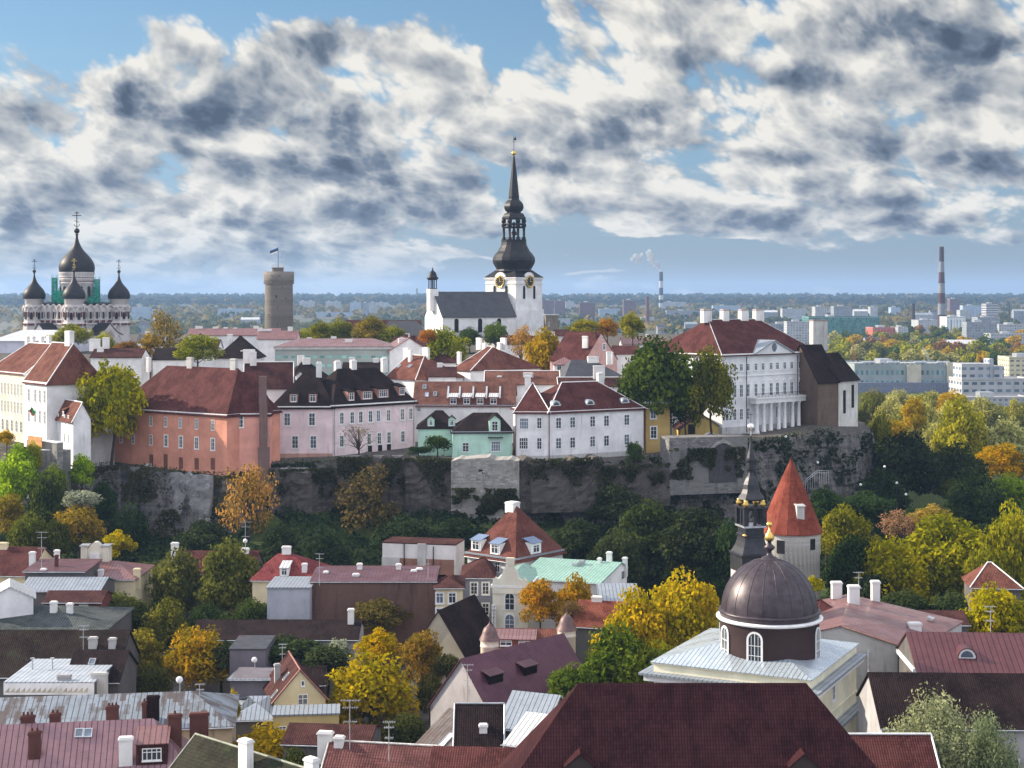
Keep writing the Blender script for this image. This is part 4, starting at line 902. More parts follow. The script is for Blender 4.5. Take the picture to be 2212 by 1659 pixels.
def build_cathedral():
    d = 720.; s = d/F; c = P(166, 740, d); zb = c.z
    Mx = Matrix.Translation(c); root = thing('cathedral', 'red and white onion-domed cathedral with green-netted scaffolding at the left', 'cathedral', Mx)
    WH = plaster('cathedral_white', (.58, .54, .53), .45); RED = plaster('cathedral_red', (.13, .045, .042), .4); Z = lambda y: zat(y, d)-zb
    th = math.radians(12); Rz = Matrix.Rotation(math.radians(45+12-90), 4, 'Z'); hw = 13.4
    # block seen cornerwise: local frame turned so that one corner looks at us
    F0 = Matrix.Rotation(math.radians(-33), 4, 'Z')
    def part(b, name, mats, ex=Matrix.Identity(4)): return b.build(name, mats, root, ex)
    z1, z2 = Z(660), Z(700)
    b = MB(); b.box(-hw, -hw, -12, hw, hw, z1, 0); part(b, 'nave', [WH], F0)
    for a in range(4):                                  # four faces, each with an arcade and red panels
        ex = F0 @ Matrix.Rotation(math.pi/2*a, 4, 'Z') @ Matrix.Translation((0, -hw, 0)); b = MB(); g = MB(); e = MB(); n = 7; st = 2*hw/n
        for i in range(n):
            x = -hw+st*(i+.5)
            arch_ring(b, x, -.5, z1-1.6, st*.5, .5, .6); b.box(x-st*.5, -.45, Z(694), x-st*.5+.45, -.002, z1-1.3); b.tube((x-st*.24, -.3, Z(690)), (x-st*.24, -.3, z1-2.2), .16, n=6); b.tube((x+st*.24, -.3, Z(690)), (x+st*.24, -.3, z1-2.2), .16, n=6)
            g = MB(); g.box(x-st*.17, -.06, Z(688), x+st*.17, -.003, z1-3.4); arch_ring(g, x, -.06, z1-3.45, st*.17, st*.168, .05, 8, 0, 0); part(g, 'arched_opening', [DARK()], ex)
            b.box(x-st*.42, -.10, Z(685), x-st*.22, -.004, Z(674), 1); b.box(x+st*.22, -.10, Z(685), x+st*.42, -.004, Z(674), 1); b.box(x-st*.46, -.12, Z(696.5), x+st*.30, -.004, Z(691.5), 1)
        b.box(-hw-.3, -.65, Z(700), hw+.3, -.002, Z(697)); b.box(-hw-.3, -.5, Z(690.5), hw+.3, -.002, Z(689))
        part(b, 'arcade', [WH, RED], ex)
        # porch gable in front of each face
        b = MB(); k = MB(); w_ = 7.2; zt = Z(697); y1 = -8.5
        b.box(-w_, y1, -12, w_, .2, Z(722)); pk = [(-w_, Z(722)), (-w_*.62, Z(716)), (-w_*.3, Z(707.5)), (0, zt), (w_*.3, Z(707.5)), (w_*.62, Z(716)), (w_, Z(722))]
        b.raw([(x, y1, z) for x, z in pk]+[(x, y1+.6, z) for x, z in pk], [tuple(range(7)), tuple(range(13, 6, -1))])
        for (xa, za), (xb, zb2) in zip(pk, pk[1:]): k.slab([(xa*1.06, y1-.4, za+.12), (xb*1.06, y1-.4, zb2+.12), (xb*1.06, .1, zb2+.12), (xa*1.06, .1, za+.12)], .25)
        arch_ring(b, 0, y1-.25, Z(731), 3.4, .45, .3, 12, 0, .7)
        for sx in (-1, 1): arch_ring(b, sx*10.2, -3.2, Z(712), 2.3, .5, 3, 10, 0, .6); b.box(sx*10.2-2.6, -3.4, -12, sx*10.2+2.6, .1, Z(712)); arch_ring(b, sx*5.2, y1-.28, Z(731), 1.4, .3, .3, 8, 0, .6)
        part(b, 'porch', [WH], ex); part(k, 'porch_roof', [DOME()], ex)
        g = MB(); g.face([(2.2*math.cos(math.pi*i/10), y1-.05, Z(731)+3.6*math.sin(math.pi*i/10)) for i in range(11)][::-1]); part(g, 'mosaic', [plain('mosaic_gold', (.35, .27, .16), .5)], ex)
    b = MB(); b.lathe([(hw*1.38, z1-.2), (hw*1.1, z1+1.3), (8.4, z1+2.2)], 4, ph=.5); part(b, 'roof', [DOME()], F0)
    # corner towers and their bulbs
    for sx, sy in ((-1, -1), (1, -1), (1, 1), (-1, 1)):
        q = F0 @ Vector((sx*hw, sy*hw, 0)); b = MB(); r = 4.5
        b.lathe([(r+.5, -12), (r+.5, Z(697)), (r+.1, Z(694)), (r+.1, z1-1), (r+.6, z1-.6), (r+.6, z1)], 8, ph=.5, sm=False); b.lathe([(3.95, z1), (3.95, Z(656)), (4.25, Z(655)), (4.1, Z(648)), (4.55, Z(646.5)), (4.6, Z(645))], 24)
        for a in range(8):
            an = math.pi/4*a; T = Matrix.Rotation(an, 3, 'Z')
            bb = MB(); arch_ring(bb, 0, -(r+.75), z1-2.2, 1.65, .45, .5); b.raw([T @ Vector(v) for v in bb.v], bb.f)
        g = MB(); rr = MB()
        for a in range(8):
            T = Matrix.Rotation(math.pi/4*a, 3, 'Z'); bb = MB(); bb.box(-.62, -(r+.12), Z(689), .62, -r+.3, z1-3.6); arch_ring(bb, 0, -(r+.12), z1-3.65, .62, .61, .3, 8, 0, 0); g.raw([T @ Vector(v) for v in bb.v], bb.f)
            bb = MB(); bb.box(-1.45, -(r+.10), Z(684), -.9, -r+.3, Z(673)); bb.box(.9, -(r+.10), Z(684), 1.45, -r+.3, Z(673)); bb.box(-1.5, -(r+.62), Z(702), 1.5, -r+.2, Z(698)); b.raw([T @ Vector(v) for v in bb.v], bb.f, 1)
        tw = part(b, 'corner_tower', [WH, RED], Matrix.Translation((q.x, q.y, 0))); g.build('openings', DARK(), tw)
        onion(root, q.x, q.y, Z(645.5), 5.1, Z(592)-Z(645.5), 1.18, DOME(), GOLD() if (sx, sy) == (1, -1) else IRON())
    b = MB(); b.lathe([(7.6, z1), (7.6, Z(613)), (7.95, Z(612)), (7.7, Z(610)), (7.7, Z(605)), (8.05, Z(604)), (7.75, Z(602)), (7.75, Z(594)), (8.15, Z(592)), (8.15, Z(588))], 36); dr = part(b, 'drum', [WH])
    g = MB()
    for a in range(12):
        T = Matrix.Rotation(math.pi/6*a, 3, 'Z'); bb = MB(); bb.box(-.8, -7.8, Z(648), .8, -7.3, Z(622)); arch_ring(bb, 0, -7.8, Z(622), .8, .79, .4, 8, 0, 0); g.raw([T @ Vector(v) for v in bb.v], bb.f)
    g.build('drum_windows', DARK(), dr); q = MB(); q.lathe([(7.74, Z(608.8)), (7.76, Z(607.2))], 36, cap=False); q.lathe([(7.79, Z(601)), (7.80, Z(599.5))], 36, cap=False); q.build('red_bands', RED, dr)
    onion(root, 0, 0, Z(588.5), 8.15, Z(508)-Z(588.5), 1.9, DOME(), IRON(), 40)
    # scaffolding with green netting, standing on the roof round the drum
    sc = thing('scaffold', 'green netted scaffolding around the main drum of the cathedral', 'scaffolding', Mx @ Matrix.Translation((0, 0, z1)))
    m, k = newmat('green_net'); t = k.node('ShaderNodeBsdfTransparent'); mx = k.node('ShaderNodeMixShader'); setb(k, (.02, .28, .20), .8); n_ = k.noise(objc(k), .9, 3)
    k.put(mx.inputs[0], k.mr(n_, .35, .6, .45, .95)); k.l.new(t.outputs[0], mx.inputs[1]); k.l.new(k.b.outputs[0], mx.inputs[2]); k.l.new(mx.outputs[0], k.out.inputs[0])
    def bay(x, y, h, w=2.1):
        net = MB(); pol = MB()
        for dx in (-w/2, w/2):
            for dy in (-w/2, w/2): pol.tube((x+dx, y+dy, 0), (x+dx, y+dy, h+1.2), .09, n=4)
        for lv in range(int(h/2)+1):
            zz = lv*2+.2; pol.box(x-w/2, y-w/2, zz-.06, x+w/2, y+w/2, zz)
        net.box(x-w/2-.08, y-w/2-.08, .3, x+w/2+.08, y+w/2+.08, h, bottom=False)
        pol.build('poles', plain('green_steel', (.03, .20, .14), .5, .3), sc); net.build('netting', m, sc)
    for x, y, y0 in ((-9.6, -2.5, 600), (-8.0, -6., 628), (-5.4, -8.3, 628), (-2.6, -9.4, 632), (9.7, -3.0, 622), (9.3, .5, 603), (8.0, -6., 640), (2.9, -9.4, 636)): bay(x, y, Z(y0)-z1)
build_cathedral()

# ================================================================= round keep with flag
def build_keep():
    d = 800.; c = P(602.5, 750, d); zb = c.z; Z = lambda y: zat(y, d)-zb
    r0 = thing('stone_keep', 'tall round grey limestone tower with flag on its roof', 'tower', Matrix.Translation(c)); ST = stone('keep_stone', (.19, .165, .14), (.25, .22, .19), .9, .4, .35)
    b = MB(); b.lathe([(7.35, -8), (7.1, Z(612)), (7.75, Z(606)), (7.85, Z(587)), (7.3, Z(587)), (7.3, Z(589)), (.1, Z(589))], 40, cap=False); b.build('shaft', ST, r0)
    b = MB()
    for i in range(34):
        a = 2*math.pi*i/34; T = Matrix.Rotation(a, 3, 'Z'); q = MB(); q.box(-.32, -7.75, Z(613.5), .32, -7.0, Z(608)); b.raw([T @ Vector(v) for v in q.v], q.f)
    b.build('corbels', ST, r0)
    b = MB()
    for a, y, w, h in ((-2, 641, .55, 1.6), (12, 596, .4, .6), (-18, 596, .4, .6), (38, 645, .3, 1.), (4, 664, .3, .8), (-40, 680, .3, .8), (3, 700, .3, .7), (22, 621, .3, .6)):
        T = Matrix.Rotation(math.radians(a), 3, 'Z'); q = MB(); rr = 7.9 if y < 606 else 7.32; q.box(-w/2, -rr, Z(y)-h/2, w/2, -rr+.5, Z(y)+h/2); b.raw([T @ Vector(v) for v in q.v], q.f)
    b.build('slit_windows', DARK(), r0)
    b = MB(); b.lathe([(3.0, Z(589)), (3.0, Z(579.5)), (3.25, Z(579)), (3.25, Z(578))], 20, (-.6, 0)); b.build('roof_house', ST, r0)
    b = MB()
    for i in range(16):
        a = 2*math.pi*i/16; b.tube((-.6+3*math.cos(a), 3*math.sin(a), Z(578)), (-.6+3*math.cos(a), 3*math.sin(a), Z(570)), .07, n=4)
    for zz in (Z(570), Z(574)):
        for i in range(16):
            a, a2 = 2*math.pi*i/16, 2*math.pi*(i+1)/16; b.tube((-.6+3*math.cos(a), 3*math.sin(a), zz), (-.6+3*math.cos(a2), 3*math.sin(a2), zz), .06, n=4)
    b.build('railing', GALV(), r0); b = MB(); b.tube((2.6, 0, Z(589)), (2.6, 0, Z(549)), .07, n=4); b.build('antenna', GALV(), r0)
    fl = thing('flag', 'blue, black and white striped flag on top of the round stone tower', 'flag', Matrix.Translation(c+Vector((-.35, -.3, Z(578))))); b = MB(); b.tube((0, 0, 0), (0, 0, Z(533)-Z(578)), .17, .1, 6); b.build('pole', IRON(), fl)
    cl = cloth(4.2, 2.3, 0, [(0, .33, 0), (.33, .67, 1), (.67, 1, 2)]); T = Matrix.Translation((0, 0, Z(535)-Z(578))) @ Matrix.Rotation(math.pi, 4, 'Z')
    cl.build('cloth', [plain('flag_blue', (.03, .12, .42)), plain('flag_black', (.015, .015, .015)), plain('flag_white', (.8, .8, .8))], fl, T)
build_keep()

# ================================================================= church with baroque spire
def build_church():
    d = 620.; s = d/F; c = P(1110, 712, d); zb = c.z; Z = lambda y: zat(y, d)-zb
    root = thing('church', 'white church with dark baroque spire and long slate nave roof', 'church', Matrix.Translation(c)); WH = plaster('church_white', (.78, .77, .77), .3); BL = plain('spire_metal', (.014, .012, .013), .5, .0, .22, .4)
    F0 = Matrix.Rotation(math.radians(-41), 4, 'Z'); hw = 8.0
    b = MB(); b.prism([(-hw-.5, -hw-.5), (hw+.5, -hw-.5), (hw+.5, hw+.5), (-hw-.5, hw+.5)], -14, Z(668)); b.box(-hw, -hw, Z(668), hw, hw, Z(600)); b.build('tower', WH, root, F0)
    b = MB(); 
    for zz, o in ((Z(600.5), .5), (Z(603), .28), (Z(612), .2)):
        for x0, y0, x1, y1 in ((-hw-o, -hw-o, hw+o, -hw-.003), (hw+.003, -hw, hw+o, hw+o), (-hw-o, -hw, -hw-.003, hw+o)): b.box(x0, y0, zz-.3, x1, y1, zz+.12)
    b.build('cornice', WH, root, F0)
    for a in range(4):
        ex = F0 @ Matrix.Rotation(math.pi/2*a, 4, 'Z') @ Matrix.Translation((0, -hw, 0))
        b = MB(); rr = 3.1; n = 14
        b.raw([(rr*math.cos(math.pi*i/n), -.35, Z(606)+rr*1.05*math.sin(math.pi*i/n)) for i in range(n+1)]+[(rr*math.cos(math.pi*i/n), .4, Z(606)+rr*1.05*math.sin(math.pi*i/n)) for i in range(n+1)], [tuple(range(n+1))[::-1]]+[(i, i+1, n+2+i, n+1+i) for i in range(n)])
        b.build('clock_gable', WH, root, ex)
        T = ex @ Matrix.Translation((0, -.38, Z(608.5))) @ Matrix.Rotation(math.pi/2, 4, 'X')
        b = MB(); b.lathe([(2.45, 0), (2.45, .18)], 28); ck = b.build('clock', BL, root, T)
        b = MB(); b.lathe([(2.4, .2), (2.4, .26), (2.0, .26), (2.0, .2)], 28, cap=False)
        for i in range(12):
            q = MB(); q.box(-.09, 1.45, .2, .09, 1.95, .25); Tm = Matrix.Rotation(i*math.pi/6, 3, 'Z'); b.raw([Tm @ Vector(v) for v in q.v], q.f)
        b.box(-.09, -.2, .26, .09, 1.5, .3); b.box(-.2, -.08, .31, 1.0, .08, .34); b.build('clock_ring', GOLD(), ck)
        for x in (-3.1, 3.1): put_window(root, ex @ Matrix.Translation((x, 0, Z(631))), 1.7, 5.4, 'ado', 'belfry_window')
    # spire: flared roof, bulb, open lantern, small bulb, needle
    b = MB(); e8 = lambda lst: [(r*s, Z(y)) for r, y in lst]
    b.lathe([(hw*1.47, Z(600.2)), (hw*1.49, Z(599)), (56*s, Z(594)), (46.5*s, Z(588)), (40*s, Z(583.5))], 4, ph=.5, sm=False); b.build('flared_roof', BL, root, F0)
    b = MB(); b.lathe(e8([(40, 586), (38, 582), (41.5, 576), (45.5, 569), (46.8, 563), (45.5, 556), (41, 549), (35.5, 543), (31.5, 536), (28.5, 530), (27.5, 524), (27.5, 519), (28.5, 518), (.5, 517.5)]), 16, sm=False, ph=.5); b.build('bulb', BL, root)
    for i in range(8):
        a = 2*math.pi*(i+.5)/8; x, y = 23.5*s*math.cos(a), 23.5*s*math.sin(a); b = MB(); b.lathe([(.75, Z(518)), (.75, Z(513)), (.5, Z(512)), (.5, Z(492)), (.8, Z(490)), (.95, Z(487)), (.95, Z(485)), (.7, Z(483))], 10, (x, y)); b.lathe([(.2, Z(483))]+[(.95*math.sin(math.pi*t/6)+.02, Z(478)-.95*math.cos(math.pi*t/6)) for t in range(7)], 10, (x, y)); b.build('column', BL, root)
    b = MB(); n = 8
    for i in range(n):
        a, a2 = 2*math.pi*(i+.5)/n, 2*math.pi*(i+1.5)/n; r = 25*s
        for y0, y1 in ((493, 489), (486, 482.5), (514.5, 513.6)): 
            q0, q1 = Vector((r*math.cos(a), r*math.sin(a), Z((y0+y1)/2))), Vector((r*math.cos(a2), r*math.sin(a2), Z((y0+y1)/2))); b.tube(q0, q1, abs(Z(y0)-Z(y1))*.5, n=4)
        for t in range(5): q = q0.lerp(q1, t/5); b.tube((q.x, q.y, Z(518)), (q.x, q.y, Z(514)), .1, n=4)
    b.tube((0, 0, Z(518)), (0, 0, Z(480)), .5, n=8); b.tube((-.9, -.6, Z(518)), (.4, -.6, Z(496)), .14, n=4); b.tube((-.5, -.6, Z(518)), (.8, -.6, Z(496)), .14, n=4)
    b.lathe([(.4, Z(498)), (1.2, Z(503)), (1.5, Z(508))], 12); b.build('lantern_frame', BL, root)
    b = MB(); b.lathe(e8([(26, 473.5), (28, 473), (28, 471), (25.5, 468), (24, 465), (22, 462), (16, 459.5), (16.5, 457.5), (20, 455), (22.5, 449.5), (22.8, 446), (21, 440.5), (17.5, 436), (13.5, 432.5), (12.2, 430), (12.3, 425), (10.2, 405), (7.4, 380), (4.3, 355), (2.1, 338), (1.6, 335.5)]), 8, sm=False, ph=.5); b.build('spire', BL, root)
    b = MB(); b.lathe([(.9*math.sin(math.pi*t/8)+.03, Z(331)-.9*math.cos(math.pi*t/8)) for t in range(9)], 14); b.build('ball', GOLD(), root)
    b = MB(); b.tube((0, 0, Z(327)), (0, 0, Z(293)), .1, n=5); b.box(-.15, -.05, Z(303), .95, .05, Z(299)); b.box(-.6, -.05, Z(307), .6, .05, Z(306)); b.raw([(.2, -.03, Z(299)), (.9, -.03, Z(299)), (.6, -.03, Z(295))], [(0, 1, 2)]); b.build('weathervane', IRON(), root)
    # nave
    N = House('', '', '', 956, 682.5, 590, 24, xr=1114, W=19, zb=zb, root=root); N.walls(WH); N.roof('u', SLATE(), yr=630, ov=.5)
    N.wins('front', [986, 1037, 1078], [703], 2.0, 5.5, 'ado')
    N.chim(928, 622, v=8.6, w=3.6, dp=3.6, mat=WH, below=14, name='turret_base') if 0 else None
    # bell turret on the west gable
    q = N.M @ Vector((-.4, 9.5, 0)); T = Matrix.Translation(Vector((q.x, q.y, zb))-c) @ Matrix.Rotation(math.radians(24), 4, 'Z'); dd = q.y; Z2 = lambda y: zat(y, dd)-zb
    b = MB(); b.box(-1.75, -1.75, Z2(672), 1.75, 1.75, Z2(624)); tb = b.build('bell_turret', WH, root, T)
    b = MB()
    for i in range(8): a = math.pi/4*i; b.tube((1.55*math.cos(a), 1.55*math.sin(a), Z2(624)), (1.55*math.cos(a), 1.55*math.sin(a), Z2(602)), .2, n=5)
    b.lathe([(1.95, Z2(624.2)), (1.95, Z2(622.5))], 8); b.lathe([(1.8, Z2(605)), (2.25, Z2(602.5)), (2.35, Z2(600)), (1.7, Z2(597)), (1.55, Z2(592)), (1.2, Z2(588)), (.5, Z2(585)), (.25, Z2(583)), (.35, Z2(581)), (.1, Z2(579)), (.06, Z2(576))], 10); b.tube((0, 0, Z2(624)), (0, 0, Z2(604)), .25); b.build('lantern', BL, tb)
    # apse side: low lean-to left of the gable
    K = house('stone_turret', 'small square grey stone turret right of the church tower', 'tower', 1179, 681, 600, 8, xr=1206, W=5); K.walls(stone('keep_stone', (.19, .165, .14), (.25, .22, .19))); K.roof('flat', GALV(), ov=.6, t=.4); K.wins('front', [1186], [700], .5, 1.6, 'do')
build_church()
# ================================================================= lower town
GL = 'houses of the lower town'
DULL = lambda: plaster('dull_wall', (.13, .12, .12), .6)
def low(name, label, x, y, d, ang, W, kind, roof, yr=None, xr=None, xl=None, wall=None, chims=(), wins=(), cat='house', L=None, yb=None, zb=None, **kw):
    H = House(name, label, cat, x, y, d, ang, xr=xr, xl=xl, L=L, W=W, group=GL, yb=yb, zb=zb)
    H.walls(wall or DULL()); H.roof(kind, roof, yr=yr, **kw)
    if kind in ('u', 'hip', 'shed') and 'roof' in H.planes:
        n_ = H.planes['roof'][1]; o_ = kw.get('ov', .45); zz = H.h-o_*(-n_.y/n_.z)-.16; g = MB(); g.tube((-.3, -o_-.06, zz), (H.L+.3, -o_-.06, zz), .09, n=6); H.add(g, 'gutter', GALV())
    for c in chims:
        c = list(c)+[None]*7; H.chim(c[0], c[1], v=c[2], w=c[3] or 1., mat=c[4], pots=c[5] or 0, below=c[6] or 3.5)
    for w_ in wins: H.wins(*w_)
    return H
# --- foreground
big = low('great_hall', 'great dark brown tiled hall roof filling the lower right foreground', 996, 1843, 142, 0, 16, 'hip', tiles('hall_tile', (.036, .0115, .0145), (.052, .017, .020), .27, .40, .8), 1475, xr=2046, hl=11.1, hr=11.4, cat='hall', wall=CREAM())
for x in (1253, 1737): big.dormer(x, 1696, 2.6, 1.9, 'gable', plaster('dormer_dark', (.06, .045, .04), .4), big.roof_mat)
low('side_hall', 'smaller red-brown roof in the lower right corner beside the great hall', 1850, 1725, 153, 0, 12, 'u', MAROON(), 1586, xr=2041, wall=CREAM(), trim=TRIM())
# --- domed church
D0 = House('domed_church', 'cream square church with black dome and pale metal roof behind the great hall', 'church', 1750, 1466, 189, -27, xl=1412, W=22, group=None, zb=3)
CW = plaster('butter_plaster', (.84, .79, .60), .12)
D0.walls(CW); D0.roof('hip', seam('pale_zinc_roof', (.60, .68, .76), (.50, .58, .66), .6, .28, .45), rise=2.6, hl=D0.L/2, hr=D0.L/2, ov=.35, t=.12)
def ring(H, o, z0, z1, mat, name):
    b = MB(); L, W = H.L, H.W
    for x0, y0, x1, y1 in ((-o, -o, L+o, -.004), (L+.004, 0, L+o, W), (-o, 0, -.004, W)): b.box(x0, y0, z0, x1, y1, z1)
    H.add(b, name, mat)
hh = D0.h
ring(D0, .25, hh-.35, hh-.12, CW, 'cornice'); ring(D0, 1.5, hh-1.65, hh-1.35, SEAM_GREY(), 'cornice'); ring(D0, 1.0, hh-2.4, hh-1.652, TRIM(), 'cornice'); ring(D0, .14, hh-6.6, hh-6.3, CW, 'string_course'); ring(D0, 1.4, hh-8.3, hh-7.9, SEAM_GREY(), 'cornice'); ring(D0, .9, hh-8.8, hh-8.302, TRIM(), 'cornice')
D0.wins('right', [1800, 1877], [1490], 1.3, 2.6, 's')
def build_dome():
    c = P(1662, 1440, 201); zb = c.z; Z = lambda y: zat(y, 201)-zb; s = 201/F
    T = D0.root.matrix_basis.inverted() @ Matrix.Translation(c); BLK = plain('dome_sheet', (.05, .036, .045), .40, .3, .5, .3); DR = plaster('drum_brown', (.055, .036, .036), .3)
    r = 106*s; b = MB(); b.lathe([(r, -3), (r, Z(1331))], 56); dr = b.build('drum', DR, D0.root, T)
    b = MB(); b.lathe([(r-.05, Z(1336)), (r+.36, Z(1335)), (r+.5, Z(1332)), (r+.5, Z(1330)), (r+.02, Z(1328))], 56, cap=False); b.build('cornice_ring', TRIM(), D0.root, T)
    b = MB(); b.lathe([(r+.02, Z(1329)), (r-.02, Z(1321)), (r+.22, Z(1320)), (r+.2, Z(1316)), (r-.15, Z(1314))], 56, cap=False); b.build('dome_foot', BLK, D0.root, T)
    pr = [(104*s*math.cos(t*math.pi/2/14)*(1-.02*t/14), Z(1316)+(Z(1206)-Z(1316))*math.sin(t*math.pi/2/14)**1.02) for t in range(14)]+[(.35, Z(1205.5))]
    b = MB(); b.lathe(pr, 56); dm = b.build('dome', BLK, D0.root, T)
    b = MB()
    for k_ in range(20):
        a = 2*math.pi*k_/20
        for (r0, z0), (r1, z1) in zip(pr[:-1], pr[1:-1]): b.tube((r0*math.cos(a), r0*math.sin(a), z0), (r1*math.cos(a), r1*math.sin(a), z1), .05, n=4)
    b.build('dome_seams', BLK, dm)
    b = MB(); b.lathe([(1.2, Z(1208)), (.9, Z(1203)), (.45, Z(1200)), (.3, Z(1196)), (.3, Z(1190)), (.62, Z(1186)), (.75, Z(1181)), (.35, Z(1176)), (.22, Z(1170)), (.5, Z(1168))], 16); ft = b.build('finial', BLK, dm)
    b = MB(); b.lathe([(.2, Z(1168)), (.55, Z(1166)), (.66, Z(1161)), (.5, Z(1155)), (.16, Z(1147)), (.1, Z(1141))]+[(.38*math.sin(math.pi*t/8)+.02, Z(1133)-.38*math.cos(math.pi*t/8)) for t in range(9)]+[(.05, Z(1126)), (.04, Z(1112))], 16); b.build('gilded_bulb', GOLD(), ft)
    for deg in (-71, -26, 63, 108, 153, 198, 243):
        a = math.radians(deg); ex = Matrix.Rotation(a, 4, 'Z') @ Matrix.Translation((0, -r-.005, (Z(1358)+Z(1427))/2+.6))
        put_window(dr, ex, 1.8, 4.3, 'as')
build_dome()
# --- dark baroque bell tower behind the dome
def build_belltower():
    d = 228.; s = d/F; c = P(1622, 1240, d); g = 3.; Z = lambda y: zat(y, d)-g
    root = thing('bell_tower', 'dark baroque bell tower with gilded balls behind the black dome', 'tower', Matrix.Translation((c.x, d, g))); BL = plain('tower_sheet', (.02, .02, .027), .45, .25, .5, .4)
    e = lambda l: [(r*s, Z(y)) for r, y in l]; F0 = Matrix.Rotation(math.radians(14), 4, 'Z')
    b = MB(); b.lathe(e([(1.5, 940), (2.5, 955), (6, 975), (9.5, 989), (12, 991), (12, 995), (9, 999), (9, 1004), (10.5, 1005), (10.5, 1014), (5.5, 1017), (5.5, 1021), (7, 1027), (10, 1031), (14, 1038), (17, 1046), (18.5, 1056), (22, 1065), (29, 1074), (30, 1077), (24, 1080)][::-1]), 8, sm=False, ph=.3); b.build('spire', BL, root)
    b = MB(); b.lathe([(.55*math.sin(math.pi*t/10)+.02, Z(922)-.55*math.cos(math.pi*t/10)) for t in range(11)], 16); b.tube((0, 0, Z(922)), (0, 0, Z(941)), .11); b.build('ball', plain('polished_silver', (.7, .68, .66), .25, .8), root); b = MB(); b.tube((0, 0, Z(914)), (0, 0, Z(890)), .05, n=4); b.box(-.3, -.04, Z(896), .3, .04, Z(895)); b.build('cross', IRON(), root)
    for i in range(4):
        a = math.pi/2*i+math.pi/4; x, y = 26*s*1.05*math.cos(a), 26*s*1.05*math.sin(a); b = MB(); b.lathe([(.18, Z(1094)), (.42, Z(1090)), (.5, Z(1086)), (.3, Z(1081)), (.35, Z(1079)), (.05, Z(1077))], 10, (x, y)); b.build('gilded_ball', GOLD(), root, F0)
    w = 21*s; b = MB(); q = .34
    for sx in (-1, 1):
        for sy in (-1, 1): b.box(sx*w-q, sy*w-q, Z(1136), sx*w+q, sy*w+q, Z(1094))
    b.box(-w-.5, -w-.5, Z(1096), w+.5, w+.5, Z(1092.5)); 
    for sx in (-1, 1): b.box(sx*w-.12 if 0 else -.2, sx*w-.2, Z(1136), .2, sx*w+.2, Z(1094)); b.box(sx*w-.2, -.2, Z(1136), sx*w+.2, .2, Z(1094))
    for a in range(4):
        T = Matrix.Rotation(math.pi/2*a, 3, 'Z')
        for xx in (-w/2, w/2): bb = MB(); arch_ring(bb, xx, -w-.1, Z(1106), w/2, .25, .3, 8, 0, 0); bb.box(xx-w/2, -w-.1, Z(1100), xx+w/2, -w+.2, Z(1096)); b.raw([T @ Vector(v) for v in bb.v], bb.f)
    b.build('belfry', BL, root, F0)
    b = MB(); b.box(-26*s, -26*s, Z(1137), 26*s, 26*s, Z(1133)); b.build('ledge', GALV(), root, F0)
    b = MB(); b.lathe(e([(48, 1232), (48, 1200), (51, 1197), (51, 1194), (46, 1192), (38, 1180), (33, 1168), (31, 1159), (34, 1158), (34, 1153), (30, 1151), (30, 1137)]), 4, ph=.5, sm=False); b.build('flared_roof', BL, root, F0)
    b = MB(); b.box(-44*s*.75, -44*s*.75, -2, 44*s*.75, 44*s*.75, Z(1231)); b.build('shaft', PALEGREY(), root, F0)
    for sx in (-1, 1): 
        b = MB(); b.lathe([(.02, Z(1155)), (.3, Z(1154)), (.34, Z(1152)), (.1, Z(1149))], 8, (sx*34*s*.72, -34*s*.72)); b.build('gilded_ball', GOLD(), root, F0)
build_belltower()
def build_cone_tower():
    d = 288.; s = d/F; c = P(1709, 1145, d); g = 2.; Z = lambda y: zat(y, d)-g
    root = thing('wall_tower', 'round pale stone wall tower with tall red tiled cone roof', 'tower', Matrix.Translation((c.x, d, g))); ST = stone('tower_limestone', (.48, .45, .42), (.58, .55, .52), .9, .38, .3)
    b = MB(); b.lathe([(61*s, -4), (61*s, Z(1197)), (62.5*s, Z(1195)), (62.5*s, Z(1146))], 40); w = b.build('wall', ST, root)
    b = MB(); b.lathe([(68*s, Z(1148)), (68*s, Z(1145)), (60*s, Z(1128)), (45*s, Z(1090)), (27*s, Z(1047)), (11*s, Z(1012)), (2.5*s, Z(994)), (.05, Z(988))], 16, sm=False, ph=.2); b.build('cone_roof', tiles('cone_tile', (.20, .046, .030), (.25, .068, .045), .24, .3), root)
    for px, y, ww, h in ((1677, 1173, 1.5, 2.4), (1746, 1168, 1.2, 2.0)):
        a = math.asin((px-1709)/62.5); T = Matrix.Rotation(a, 4, 'Z') @ Matrix.Translation((0, -62.5*s, Z(y))); b = MB(); b.box(-ww/2, -.06, -h/2, ww/2, .5, h/2); b.build('window_opening', DARK(), root, T)
    a = math.radians(12); T = Matrix.Rotation(a, 4, 'Z') @ Matrix.Translation((0, -50*s, Z(1121))); b = MB(); b.box(-.72, -.3, -.2, .72, 2.6, 3.1); b.slab([(-.9, -.5, 3.0), (.9, -.5, 3.0), (.9, 3.0, 3.8), (-.9, 3.0, 3.8)], .12); b.build('hatch_dormer', PALEGREY(), root, T)
build_cone_tower()
